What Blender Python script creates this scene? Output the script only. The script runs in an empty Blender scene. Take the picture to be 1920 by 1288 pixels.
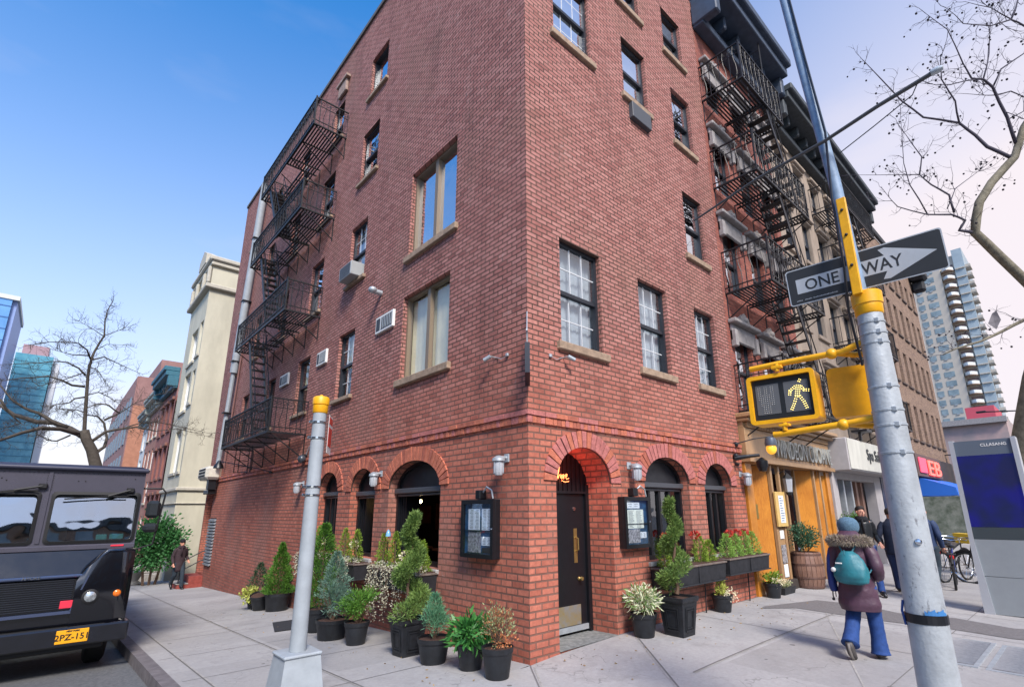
import bpy, math, random
import numpy as np
from mathutils import Matrix, Vector
random.seed(7); rng = np.random.default_rng(7)
SC = bpy.context.scene
COL = SC.collection
# ---------------------------------------------------------------- camera
cam_d = bpy.data.cameras.new('camera'); cam = bpy.data.objects.new('camera', cam_d); COL.objects.link(cam)
CR = ((0.7369923181261545, -0.6758449527211803, -0.00871337502591767),
      (-0.1629658287077825, -0.19019186848620095, 0.9681266403912833),
      (0.6559607165803625, 0.7120819145597176, 0.25030957884256927))
cam_loc = Vector((-4.4784, -4.8785, 1.75))
m = Matrix([(CR[0][i], CR[1][i], -CR[2][i], cam_loc[i]) for i in range(3)] + [(0, 0, 0, 1)])
cam.matrix_world = m
cam_d.sensor_width = 36.0; cam_d.lens = 957.0 / 1920 * 36
cam_d.shift_x = -31 / 1920; cam_d.shift_y = 67 / 1920
cam_d.clip_start = 0.05; cam_d.clip_end = 3000
SC.camera = cam
# ---------------------------------------------------------------- world / sun / exposure
SUN_EL, SUN_AZ = math.radians(44), Vector((-0.42, -0.90, 0)).normalized()
world = bpy.data.worlds.new('World'); SC.world = world; world.use_nodes = True
wn = world.node_tree; wn.nodes.clear(); WL = wn.links
out = wn.nodes.new('ShaderNodeOutputWorld'); bg = wn.nodes.new('ShaderNodeBackground')
sky = wn.nodes.new('ShaderNodeTexSky'); sky.sky_type = 'NISHITA'; sky.sun_disc = False
sky.sun_elevation = SUN_EL; sky.sun_rotation = math.atan2(SUN_AZ.x, SUN_AZ.y)
sky.air_density = 1.0; sky.dust_density = 0.6; sky.ozone_density = 2.0
bg.inputs[1].default_value = 0.112
tc = wn.nodes.new('ShaderNodeTexCoord')
def wmath(op, a, b=None, c=None, clamp=False):
    n = wn.nodes.new('ShaderNodeMath'); n.operation = op; n.use_clamp = clamp
    for i, v in enumerate((a, b, c)):
        if v is None: continue
        if isinstance(v, (int, float)): n.inputs[i].default_value = v
        else: WL.new(v, n.inputs[i])
    return n.outputs[0]
sepw = wn.nodes.new('ShaderNodeSeparateXYZ'); WL.new(tc.outputs['Generated'], sepw.inputs[0])
X, Y, Z = sepw.outputs
# thin high haze, whiter near the horizon and towards the avenue (+x)
side = wmath('MULTIPLY_ADD', X, 0.55, 0.42, True)
low = wmath('SUBTRACT', 1.0, wmath('MULTIPLY', Z, 1.25), None, True)
low2 = wmath('POWER', low, 1.9)
fac = wmath('ADD', wmath('MULTIPLY', low2, 0.74), wmath('MULTIPLY', side, wmath('MULTIPLY', low, 0.75)), None, True)
fac = wmath('ADD', fac, wmath('MULTIPLY', wmath('POWER', wmath('MULTIPLY_ADD', X, .9, wmath('MULTIPLY', Y, -.45), True), 1.6), .75), None, True)
nzw = wn.nodes.new('ShaderNodeTexNoise'); nzw.inputs['Scale'].default_value = 2.6; nzw.inputs['Detail'].default_value = 5
mpw = wn.nodes.new('ShaderNodeMapping'); mpw.inputs['Scale'].default_value = (1, 1, 3.5); WL.new(tc.outputs['Generated'], mpw.inputs[0]); WL.new(mpw.outputs[0], nzw.inputs['Vector'])
cl = wmath('MULTIPLY', wmath('SUBTRACT', nzw.outputs['Fac'], 0.5, None, True), 0.55)
fac = wmath('MINIMUM', wmath('ADD', fac, cl), 0.97)
mixw = wn.nodes.new('ShaderNodeMix'); mixw.data_type = 'RGBA'
hs = wn.nodes.new('ShaderNodeHueSaturation'); hs.inputs['Saturation'].default_value = 1.42; hs.inputs['Value'].default_value = 1.8; WL.new(sky.outputs[0], hs.inputs['Color'])
WL.new(fac, mixw.inputs[0]); WL.new(hs.outputs[0], mixw.inputs[6])
mixw.inputs[7].default_value = (5.45, 4.95, 5.15, 1)
WL.new(mixw.outputs[2], bg.inputs[0]); WL.new(bg.outputs[0], out.inputs[0])
sd = bpy.data.lights.new('sun', 'SUN'); sd.energy = 3.3; sd.angle = math.radians(15); sd.color = (1.0, 0.92, 0.84)
sun = bpy.data.objects.new('sun', sd); COL.objects.link(sun)
sv = Vector((SUN_AZ.x * math.cos(SUN_EL), SUN_AZ.y * math.cos(SUN_EL), math.sin(SUN_EL)))
sun.rotation_euler = sv.to_track_quat('Z', 'Y').to_euler(); sun.location = sv * 60
SC.view_settings.view_transform = 'Standard'; SC.view_settings.look = 'None'
SC.view_settings.exposure = 0.7; SC.view_settings.gamma = 1; SC.view_settings.use_curve_mapping = False
# ---------------------------------------------------------------- helpers
def lin(c):
    return tuple((x / 12.92 if x <= 0.04045 else ((x + 0.055) / 1.055) ** 2.4) for x in c)
def hexc(h): return lin(tuple(int(h[i:i + 2], 16) / 255 for i in (0, 2, 4)))
def G(x, y):
    g = 0.1 * (1 - math.exp(-x)) * max(0, min(1, 1 + y / 4)) if x > 0 else 0.0
    if y > 0: g -= 0.042 * min(y, 60)
    return g
class MB:
    def __init__(s): s.v = []; s.f = []; s.m = []
    def add(s, vs, fs, mat=0):
        n = len(s.v); s.v += [tuple(p) for p in vs]; s.f += [tuple(i + n for i in f) for f in fs]; s.m += [mat] * len(fs); return s
    def box(s, x0, x1, y0, y1, z0, z1, mat=0):
        if x0 > x1: x0, x1 = x1, x0
        if y0 > y1: y0, y1 = y1, y0
        if z0 > z1: z0, z1 = z1, z0
        return s.add([(x0, y0, z0), (x1, y0, z0), (x1, y1, z0), (x0, y1, z0), (x0, y0, z1), (x1, y0, z1), (x1, y1, z1), (x0, y1, z1)],
                     [(0, 3, 2, 1), (4, 5, 6, 7), (0, 1, 5, 4), (1, 2, 6, 5), (2, 3, 7, 6), (3, 0, 4, 7)], mat)
    def hexa(s, b, t, mat=0):
        return s.add(list(b) + list(t), [(0, 3, 2, 1), (4, 5, 6, 7), (0, 1, 5, 4), (1, 2, 6, 5), (2, 3, 7, 6), (3, 0, 4, 7)], mat)
    def bbox(s, x0, x1, y0, y1, z0, z1, b=0.01, mat=0):
        """box with chamfered edges"""
        if x0 > x1: x0, x1 = x1, x0
        if y0 > y1: y0, y1 = y1, y0
        if z0 > z1: z0, z1 = z1, z0
        b = min(b, (x1 - x0) * .45, (y1 - y0) * .45, (z1 - z0) * .45)
        P = []
        for sx, sy, sz in [(a, c, d) for a in (0, 1) for c in (0, 1) for d in (0, 1)]:
            x = (x0, x1)[sx]; y = (y0, y1)[sy]; z = (z0, z1)[sz]
            ix = x + (b, -b)[sx]; iy = y + (b, -b)[sy]; iz = z + (b, -b)[sz]
            P += [(x, iy, iz), (ix, y, iz), (ix, iy, z)]
        def I(a, c, d, k): return (a * 4 + c * 2 + d) * 3 + k
        F = []
        for k, o in ((0, 1), (0, 0)):
            F.append([I(o, 0, 0, 0), I(o, 1, 0, 0), I(o, 1, 1, 0), I(o, 0, 1, 0)])
            F.append([I(0, o, 0, 1), I(0, o, 1, 1), I(1, o, 1, 1), I(1, o, 0, 1)])
            F.append([I(0, 0, o, 2), I(1, 0, o, 2), I(1, 1, o, 2), I(0, 1, o, 2)])
        F = [[I(1,0,0,0), I(1,1,0,0), I(1,1,1,0), I(1,0,1,0)], [I(0,0,0,0), I(0,0,1,0), I(0,1,1,0), I(0,1,0,0)],
             [I(0,1,0,1), I(0,1,1,1), I(1,1,1,1), I(1,1,0,1)], [I(0,0,0,1), I(1,0,0,1), I(1,0,1,1), I(0,0,1,1)],
             [I(0,0,1,2), I(1,0,1,2), I(1,1,1,2), I(0,1,1,2)], [I(0,0,0,2), I(0,1,0,2), I(1,1,0,2), I(1,0,0,2)]]
        for a in (0, 1):
            for c in (0, 1):
                F.append([I(a, c, 0, 0), I(a, c, 1, 0), I(a, c, 1, 1), I(a, c, 0, 1)])
                F.append([I(a, 0, c, 0), I(a, 1, c, 0), I(a, 1, c, 2), I(a, 0, c, 2)])
                F.append([I(0, a, c, 1), I(1, a, c, 1), I(1, a, c, 2), I(0, a, c, 2)])
        for a in (0, 1):
            for c in (0, 1):
                for d in (0, 1): F.append([I(a, c, d, 0), I(a, c, d, 1), I(a, c, d, 2)])
        cx = Vector(((x0 + x1) / 2, (y0 + y1) / 2, (z0 + z1) / 2)); FF = []
        for f in F:
            q = [Vector(P[i]) for i in f]; n = (q[1] - q[0]).cross(q[2] - q[0])
            if n.dot(sum(q, Vector()) / len(q) - cx) < 0: f = f[::-1]
            FF.append(tuple(f))
        return s.add(P, FF, mat)
    def tube(s, pts, r, n=6, mat=0, cap=True, flat=1.0):
        pts = [Vector(p) for p in pts]; k = len(pts)
        rr = [r] * k if isinstance(r, (int, float)) else list(r)
        base = len(s.v); up = None
        for i, p in enumerate(pts):
            d = (pts[min(i + 1, k - 1)] - pts[max(i - 1, 0)])
            d = d.normalized() if d.length > 1e-9 else Vector((0, 0, 1))
            if up is None:
                up = Vector((0, 0, 1)) if abs(d.z) < .9 else Vector((1, 0, 0))
            a = d.cross(up)
            if a.length < 1e-6: a = d.cross(Vector((0, 1, 0)))
            a.normalize(); b = a.cross(d).normalized(); up = b
            for j in range(n):
                t = 2 * math.pi * j / n
                s.v.append(tuple(p + (a * math.cos(t) + b * math.sin(t) * flat) * rr[i]))
        for i in range(k - 1):
            for j in range(n):
                j2 = (j + 1) % n
                s.f.append((base + i * n + j, base + i * n + j2, base + (i + 1) * n + j2, base + (i + 1) * n + j)); s.m.append(mat)
        if cap:
            s.f.append(tuple(base + j for j in reversed(range(n)))); s.m.append(mat)
            s.f.append(tuple(base + (k - 1) * n + j for j in range(n))); s.m.append(mat)
        return s
    def bar(s, a, b, w, h=None, mat=0):
        """square bar from a to b"""
        a = Vector(a); b = Vector(b); h = w if h is None else h
        d = (b - a).normalized(); up = Vector((0, 0, 1)) if abs(d.z) < .95 else Vector((1, 0, 0))
        x = d.cross(up).normalized() * (w / 2); y = x.cross(d).normalized() * (h / 2)
        return s.hexa([a - x - y, a + x - y, a + x + y, a - x + y], [b - x - y, b + x - y, b + x + y, b - x + y], mat)
    def lathe(s, c, prof, n=24, mat=0, sx=1.0, sy=1.0, rot=0.0, sq=None):
        """prof: list of (r, z); sq: squareness exponent for superellipse"""
        base = len(s.v); k = len(prof)
        for r, z in prof:
            for j in range(n):
                t = 2 * math.pi * j / n + rot
                cx, cy = math.cos(t), math.sin(t)
                if sq:
                    e = 2.0 / sq; cx = math.copysign(abs(cx) ** e, cx); cy = math.copysign(abs(cy) ** e, cy)
                s.v.append((c[0] + r * cx * sx, c[1] + r * cy * sy, c[2] + z))
        for i in range(k - 1):
            for j in range(n):
                j2 = (j + 1) % n
                s.f.append((base + i * n + j, base + i * n + j2, base + (i + 1) * n + j2, base + (i + 1) * n + j)); s.m.append(mat)
        if prof[0][0] > 1e-5: s.f.append(tuple(base + j for j in reversed(range(n)))); s.m.append(mat)
        if prof[-1][0] > 1e-5: s.f.append(tuple(base + (k - 1) * n + j for j in range(n))); s.m.append(mat)
        return s
    def loft(s, rings, mat=0, cap=True):
        base = len(s.v); n = len(rings[0]); k = len(rings)
        for r in rings: s.v += [tuple(p) for p in r]
        for i in range(k - 1):
            for j in range(n):
                j2 = (j + 1) % n
                s.f.append((base + i * n + j, base + i * n + j2, base + (i + 1) * n + j2, base + (i + 1) * n + j)); s.m.append(mat)
        if cap:
            s.f.append(tuple(base + j for j in reversed(range(n)))); s.m.append(mat)
            s.f.append(tuple(base + (k - 1) * n + j for j in range(n))); s.m.append(mat)
        return s
    def prism(s, poly, o, ax, ay, ext, mat=0):
        """poly 2D extruded: o + ax*u + ay*v, depth vector ext"""
        o = Vector(o); ax = Vector(ax); ay = Vector(ay); ext = Vector(ext); n = len(poly)
        a = [o + ax * u + ay * v for u, v in poly]; b = [p + ext for p in a]
        return s.add(a + b, [tuple(reversed(range(n))), tuple(range(n, 2 * n))] + [(i, (i + 1) % n, n + (i + 1) % n, n + i) for i in range(n)], mat)
    def sphere(s, c, r, n=10, k=7, mat=0, sc=(1, 1, 1)):
        base = len(s.v); s.v.append((c[0], c[1], c[2] - r * sc[2]))
        for i in range(1, k):
            ph = math.pi * i / k - math.pi / 2
            for j in range(n):
                t = 2 * math.pi * j / n
                s.v.append((c[0] + r * sc[0] * math.cos(ph) * math.cos(t), c[1] + r * sc[1] * math.cos(ph) * math.sin(t), c[2] + r * sc[2] * math.sin(ph)))
        s.v.append((c[0], c[1], c[2] + r * sc[2])); top = len(s.v) - 1
        for j in range(n):
            j2 = (j + 1) % n
            s.f.append((base, base + 1 + j2, base + 1 + j)); s.m.append(mat)
            s.f.append((top, base + 1 + (k - 2) * n + j, base + 1 + (k - 2) * n + j2)); s.m.append(mat)
            for i in range(k - 2):
                s.f.append((base + 1 + i * n + j, base + 1 + i * n + j2, base + 1 + (i + 1) * n + j2, base + 1 + (i + 1) * n + j)); s.m.append(mat)
        return s
    def xform(s, M):
        M = Matrix(M); s.v = [tuple(M @ Vector(p)) for p in s.v]; return s
    def build(s, name, mats, parent=None, smooth=False, world=True):
        me = bpy.data.meshes.new(name)
        v = s.v
        if parent is not None and world:
            L = wloc(parent); v = [(p[0] - L[0], p[1] - L[1], p[2] - L[2]) for p in v]
        me.from_pydata(v, [], s.f)
        if not isinstance(mats, (list, tuple)): mats = [mats]
        for mt in mats: me.materials.append(mt)
        if len(mats) > 1: me.polygons.foreach_set('material_index', s.m)
        if smooth:
            me.polygons.foreach_set('use_smooth', [True] * len(me.polygons))
            if smooth != 'full':
                try: me.set_sharp_from_angle(angle=math.radians(40))
                except Exception: pass
        me.update()
        o = bpy.data.objects.new(name, me); COL.objects.link(o)
        if parent is not None: o.parent = parent
        return o
def wloc(o):
    L = Vector((0, 0, 0))
    while o is not None: L += Vector(o.location); o = o.parent
    return L
def tag(o, label=None, cat=None, group=None, kind=None):
    if label: o['label'] = label
    if cat: o['category'] = cat
    if group: o['group'] = group
    if kind: o['kind'] = kind
    return o
def thing(name, label, cat, loc=(0, 0, 0), group=None):
    o = bpy.data.objects.new(name, None); COL.objects.link(o); o.location = loc; o.empty_display_size = .1
    return tag(o, label, cat, group)
def copy_tree(o, parent=None):
    c = o.copy(); COL.objects.link(c); c.parent = parent
    for ch in list(o.children): copy_tree(ch, c)
    return c
def textmesh(s, size, mat_, depth=.004, font=None, shear=0.0, space=1.0, off=0.0):
    cu = bpy.data.curves.new('t', 'FONT'); cu.body = s; cu.size = size; cu.extrude = depth; cu.align_x = 'CENTER'; cu.align_y = 'CENTER'
    cu.shear = shear; cu.space_character = space; cu.offset = off; cu.resolution_u = 3
    o = bpy.data.objects.new('t', cu); COL.objects.link(o); dg = bpy.context.evaluated_depsgraph_get(); dg.update()
    me = bpy.data.meshes.new_from_object(o.evaluated_get(dg)); bpy.data.objects.remove(o); bpy.data.curves.remove(cu)
    me.materials.clear(); me.materials.append(mat_); return me
def text(name, s, size, mat_, center, right, up, parent, **kw):
    me = textmesh(s, size, mat_, **kw)
    r = Vector(right).normalized(); u = Vector(up).normalized(); n = r.cross(u)
    M = Matrix([(r[i], u[i], n[i], center[i]) for i in range(3)] + [(0, 0, 0, 1)])
    if kw.get('sx'): pass
    me.transform(M)
    if parent is not None:
        L = wloc(parent); me.transform(Matrix.Translation(-L))
    o = bpy.data.objects.new(name, me); COL.objects.link(o); o.parent = parent
    return o
# skinned organic surface
def skin(name, verts, edges, radii, mats, parent=None, sub=2, root=0):
    me = bpy.data.meshes.new(name); me.from_pydata([tuple(v) for v in verts], edges, [])
    o = bpy.data.objects.new(name, me); COL.objects.link(o)
    md = o.modifiers.new('s', 'SKIN'); md.use_smooth_shade = True
    sk = me.skin_vertices[0].data
    for i, r in enumerate(radii):
        sk[i].radius = (r, r) if isinstance(r, (int, float)) else r
        sk[i].use_root = (i == root)
    ss = o.modifiers.new('u', 'SUBSURF'); ss.levels = sub; ss.render_levels = sub
    dg = bpy.context.evaluated_depsgraph_get(); dg.update()
    me2 = bpy.data.meshes.new_from_object(o.evaluated_get(dg)); bpy.data.objects.remove(o)
    me2.name = name; me2.materials.clear(); me2.materials.append(mats)
    me2.polygons.foreach_set('use_smooth', [True] * len(me2.polygons))
    o = bpy.data.objects.new(name, me2); COL.objects.link(o); o.parent = parent
    return o
# leaf cards: arrays of centers, directions; builds quads (diamond-shaped)
def leaves(name, P, D, L, W, mats, parent, midx=None, curl=0.0):
    P = np.asarray(P, float); D = np.asarray(D, float); n = len(P)
    D = D / np.maximum(np.linalg.norm(D, axis=1, keepdims=True), 1e-6)
    R = rng.normal(size=(n, 3)); S = np.cross(D, R); S /= np.maximum(np.linalg.norm(S, axis=1, keepdims=True), 1e-6)
    L = np.broadcast_to(np.asarray(L, float), (n,))[:, None]; W = np.broadcast_to(np.asarray(W, float), (n,))[:, None]
    N = np.cross(D, S)
    v = np.stack([P, P + D * L * .45 + S * W * .5 + N * L * curl, P + D * L, P + D * L * .45 - S * W * .5 + N * L * curl], 1).reshape(-1, 3)
    if parent is not None: v = v - np.array(wloc(parent))
    me = bpy.data.meshes.new(name); me.vertices.add(4 * n); me.vertices.foreach_set('co', v.ravel())
    me.loops.add(4 * n); me.loops.foreach_set('vertex_index', np.arange(4 * n, dtype=np.int32))
    me.polygons.add(n); me.polygons.foreach_set('loop_start', np.arange(0, 4 * n, 4, dtype=np.int32))
    try: me.polygons.foreach_set('loop_total', np.full(n, 4, dtype=np.int32))
    except Exception: pass
    if not isinstance(mats, (list, tuple)): mats = [mats]
    for mt in mats: me.materials.append(mt)
    if len(mats) > 1:
        if midx is None: midx = rng.integers(0, len(mats), n)
        me.polygons.foreach_set('material_index', np.asarray(midx, dtype=np.int32))
    me.update(calc_edges=True); me.validate()
    o = bpy.data.objects.new(name, me); COL.objects.link(o); o.parent = parent
    return o
# ---------------------------------------------------------------- materials
MATS = {}
def mat(name, col, rough=.6, metal=0.0, noise=0.0, nscale=8.0, bump=0.0, bscale=40.0, spec=.5, emit=0.0, emcol=None, coat=0.0, dark=None, stretch=None):
    if name in MATS: return MATS[name]
    m_ = bpy.data.materials.new(name); m_.use_nodes = True; nt = m_.node_tree; b = nt.nodes['Principled BSDF']
    c = hexc(col) if isinstance(col, str) else col
    b.inputs['Base Color'].default_value = (*c, 1); b.inputs['Roughness'].default_value = rough; b.inputs['Metallic'].default_value = metal
    b.inputs['Specular IOR Level'].default_value = spec
    if coat: b.inputs['Coat Weight'].default_value = coat; b.inputs['Coat Roughness'].default_value = .05
    if emit:
        b.inputs['Emission Color'].default_value = (*(hexc(emcol) if emcol else c), 1); b.inputs['Emission Strength'].default_value = emit
    if noise or bump:
        g = nt.nodes.new('ShaderNodeNewGeometry'); v = g.outputs['Position']
        if stretch:
            mp = nt.nodes.new('ShaderNodeMapping'); mp.inputs['Scale'].default_value = stretch; nt.links.new(v, mp.inputs[0]); v = mp.outputs[0]
    if noise:
        t = nt.nodes.new('ShaderNodeTexNoise'); t.inputs['Scale'].default_value = nscale; t.inputs['Detail'].default_value = 6; t.inputs['Roughness'].default_value = .65
        nt.links.new(v, t.inputs['Vector'])
        r = nt.nodes.new('ShaderNodeMapRange'); r.inputs[1].default_value = .3; r.inputs[2].default_value = .7; nt.links.new(t.outputs['Fac'], r.inputs[0])
        mx = nt.nodes.new('ShaderNodeMix'); mx.data_type = 'RGBA'; nt.links.new(r.outputs[0], mx.inputs[0])
        d = hexc(dark) if isinstance(dark, str) else tuple(x * (1 - noise) for x in c)
        l = tuple(min(1, x * (1 + noise * .7)) for x in c) if dark is None else c
        mx.inputs[6].default_value = (*d, 1); mx.inputs[7].default_value = (*l, 1); nt.links.new(mx.outputs[2], b.inputs['Base Color'])
        rr = nt.nodes.new('ShaderNodeMapRange'); rr.inputs[3].default_value = min(1, rough + .12); rr.inputs[4].default_value = max(.03, rough - .1); nt.links.new(t.outputs['Fac'], rr.inputs[0]); nt.links.new(rr.outputs[0], b.inputs['Roughness'])
    if bump:
        t2 = nt.nodes.new('ShaderNodeTexNoise'); t2.inputs['Scale'].default_value = bscale; t2.inputs['Detail'].default_value = 5; nt.links.new(v, t2.inputs['Vector'])
        bp = nt.nodes.new('ShaderNodeBump'); bp.inputs['Strength'].default_value = bump; bp.inputs['Distance'].default_value = .02; nt.links.new(t2.outputs['Fac'], bp.inputs['Height']); nt.links.new(bp.outputs[0], b.inputs['Normal'])
    MATS[name] = m_; return m_
def nmath(nt, op, a, b=None, c=None, clamp=False):
    n = nt.nodes.new('ShaderNodeMath'); n.operation = op; n.use_clamp = clamp
    for i, v in enumerate((a, b, c)):
        if v is None: continue
        if isinstance(v, (int, float)): n.inputs[i].default_value = v
        else: nt.links.new(v, n.inputs[i])
    return n.outputs[0]
def nmix(nt, f, a, b, typ='MIX'):
    n = nt.nodes.new('ShaderNodeMix'); n.data_type = 'RGBA'; n.blend_type = typ
    for i, v in ((0, f), (6, a), (7, b)):
        if isinstance(v, (int, float)): n.inputs[i].default_value = v
        elif isinstance(v, tuple): n.inputs[i].default_value = (*v[:3], 1)
        else: nt.links.new(v, n.inputs[i])
    return n.outputs[2]
def nnoise(nt, v, sc, det=5, rough=.6):
    t = nt.nodes.new('ShaderNodeTexNoise'); t.inputs['Scale'].default_value = sc; t.inputs['Detail'].default_value = det; t.inputs['Roughness'].default_value = rough
    if v is not None: nt.links.new(v, t.inputs['Vector'])
    return t.outputs['Fac']
def nrange(nt, v, a, b, c=0.0, d=1.0):
    r = nt.nodes.new('ShaderNodeMapRange'); nt.links.new(v, r.inputs[0])
    for i, x in ((1, a), (2, b), (3, c), (4, d)): r.inputs[i].default_value = x
    return r.outputs[0]
def brick_mat(name, c1, c2, mortar, low=None, zlow=2.95, white=.35, soot=.5, mlow=None, bw=.213, rh=.075, ms=.0108, bump=.9, patch=None, soldier=False):
    m_ = bpy.data.materials.new(name); m_.use_nodes = True; nt = m_.node_tree; b = nt.nodes['Principled BSDF']; L = nt.links
    g = nt.nodes.new('ShaderNodeNewGeometry'); sp = nt.nodes.new('ShaderNodeSeparateXYZ'); L.new(g.outputs['Position'], sp.inputs[0])
    u = nmath(nt, 'SUBTRACT', sp.outputs[0], sp.outputs[1])
    zraw = sp.outputs[2]; zmap = nmath(nt, 'SUBTRACT', zraw, nmath(nt, 'MULTIPLY', nmath(nt, 'MINIMUM', nmath(nt, 'SUBTRACT', zraw, 2.9), 0.0), .107))
    cb = nt.nodes.new('ShaderNodeCombineXYZ')
    if soldier: L.new(sp.outputs[2], cb.inputs[0]); L.new(u, cb.inputs[1])
    else: L.new(u, cb.inputs[0]); L.new(zmap, cb.inputs[1])
    # slight waviness so that courses are not laser straight
    nw = nt.nodes.new('ShaderNodeTexNoise'); nw.inputs['Scale'].default_value = 5; L.new(g.outputs['Position'], nw.inputs['Vector'])
    va = nt.nodes.new('ShaderNodeVectorMath'); va.operation = 'MULTIPLY_ADD'; L.new(nw.outputs['Color'], va.inputs[0]); va.inputs[1].default_value = (.010, .006, 0); L.new(cb.outputs[0], va.inputs[2])
    bt = nt.nodes.new('ShaderNodeTexBrick'); L.new(va.outputs[0], bt.inputs['Vector']); bt.inputs['Scale'].default_value = 1.0
    bt.inputs['Brick Width'].default_value = bw; bt.inputs['Row Height'].default_value = rh; bt.inputs['Mortar Size'].default_value = ms; bt.inputs['Mortar Smooth'].default_value = .25; bt.inputs['Bias'].default_value = 0
    bt.inputs['Color1'].default_value = (0, 0, 0, 1); bt.inputs['Color2'].default_value = (1, 1, 1, 1); bt.inputs['Mortar'].default_value = (.5, .5, .5, 1)
    rnd = nt.nodes.new('ShaderNodeSeparateColor'); L.new(bt.outputs['Color'], rnd.inputs[0]); rv = rnd.outputs[0]
    pos = g.outputs['Position']
    n1 = nnoise(nt, pos, .45, 4); n2 = nnoise(nt, pos, 14, 6, .7); n3 = nnoise(nt, pos, 1.7, 6, .7)
    col = nmix(nt, rv, hexc(c1), hexc(c2))
    if low:
        zz = nrange(nt, nmath(nt, 'ADD', sp.outputs[2], nmath(nt, 'MULTIPLY', n3, .9)), zlow + .2, zlow + 2.3)
        col = nmix(nt, zz, nmix(nt, rv, hexc(low[0]), hexc(low[1])), col)
    if patch:
        col = nmix(nt, nrange(nt, n1, .52, .62, 0, .6), col, hexc(patch))
    # darkest bricks, flecks and soot
    dk = nrange(nt, rv, .90, .99, 0, .22)
    col = nmix(nt, dk, col, (.045, .018, .02))
    col = nmix(nt, nrange(nt, n2, .35, .72, 0, 1), col, nmix(nt, 1.0, col, (.62, .58, .6), 'MULTIPLY'))
    wh = nmath(nt, 'MULTIPLY', nrange(nt, n3, .56, .72, 0, white), nrange(nt, n2, .5, .66, 0, 1))
    col = nmix(nt, wh, col, (.62, .5, .46))
    st = nt.nodes.new('ShaderNodeMapping'); st.inputs['Scale'].default_value = (1.3, 1.3, .16); L.new(pos, st.inputs[0])
    n4 = nnoise(nt, st.outputs[0], 1.2, 5, .7)
    col = nmix(nt, nrange(nt, n4, .52, .75, 0, soot), col, nmix(nt, 1.0, col, (.42, .38, .4), 'MULTIPLY'))
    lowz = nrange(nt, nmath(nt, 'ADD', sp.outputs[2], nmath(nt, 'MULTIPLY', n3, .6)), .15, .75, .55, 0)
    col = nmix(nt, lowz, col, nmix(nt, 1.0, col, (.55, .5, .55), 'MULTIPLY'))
    mc = nmix(nt, nrange(nt, n3, .4, .65), hexc(mortar), tuple(x * 1.9 for x in hexc(mortar)))
    if mlow: mc = nmix(nt, zz, nmix(nt, nrange(nt, n3, .4, .65), hexc(mlow), tuple(x * 1.5 for x in hexc(mlow))), mc)
    col = nmix(nt, bt.outputs['Fac'], col, mc)
    L.new(col, b.inputs['Base Color']); b.inputs['Roughness'].default_value = .82; b.inputs['Specular IOR Level'].default_value = .35
    h = nmath(nt, 'ADD', nmath(nt, 'SUBTRACT', 1.0, bt.outputs['Fac']), nmath(nt, 'ADD', nmath(nt, 'MULTIPLY', n2, .35), nmath(nt, 'MULTIPLY', rv, .25)))
    bp = nt.nodes.new('ShaderNodeBump'); bp.inputs['Strength'].default_value = bump; bp.inputs['Distance'].default_value = .012; L.new(h, bp.inputs['Height']); L.new(bp.outputs[0], b.inputs['Normal'])
    MATS[name] = m_; return m_
def glass_mat(name, tint=(.9, .95, 1), refl=.35, rough=.02, dark=(.02, .025, .03)):
    """window pane: see-through with a mirror-like reflection growing at grazing angles"""
    m_ = bpy.data.materials.new(name); m_.use_nodes = True; nt = m_.node_tree; nt.nodes.clear()
    o = nt.nodes.new('ShaderNodeOutputMaterial'); tr = nt.nodes.new('ShaderNodeBsdfTransparent'); gl = nt.nodes.new('ShaderNodeBsdfGlossy'); mx = nt.nodes.new('ShaderNodeMixShader')
    tr.inputs[0].default_value = (*tint, 1); gl.inputs['Roughness'].default_value = rough; gl.inputs[0].default_value = (.9, .95, 1, 1)
    g = nt.nodes.new('ShaderNodeNewGeometry'); dt = nt.nodes.new('ShaderNodeVectorMath'); dt.operation = 'DOT_PRODUCT'; nt.links.new(g.outputs['Normal'], dt.inputs[0]); nt.links.new(g.outputs['Incoming'], dt.inputs[1])
    f = nmath(nt, 'ADD', nmath(nt, 'MULTIPLY', nmath(nt, 'POWER', nmath(nt, 'SUBTRACT', 1.0, nmath(nt, 'ABSOLUTE', dt.outputs['Value'])), 4.0), .8), refl + .04, None, True)
    nz = nnoise(nt, g.outputs['Position'], 1.5, 2); bp = nt.nodes.new('ShaderNodeBump'); bp.inputs['Strength'].default_value = .08; bp.inputs['Distance'].default_value = .1
    nt.links.new(nz, bp.inputs['Height']); nt.links.new(bp.outputs[0], gl.inputs['Normal'])
    nt.links.new(f, mx.inputs[0]); nt.links.new(tr.outputs[0], mx.inputs[1]); nt.links.new(gl.outputs[0], mx.inputs[2]); nt.links.new(mx.outputs[0], o.inputs[0])
    MATS[name] = m_; return m_
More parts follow.
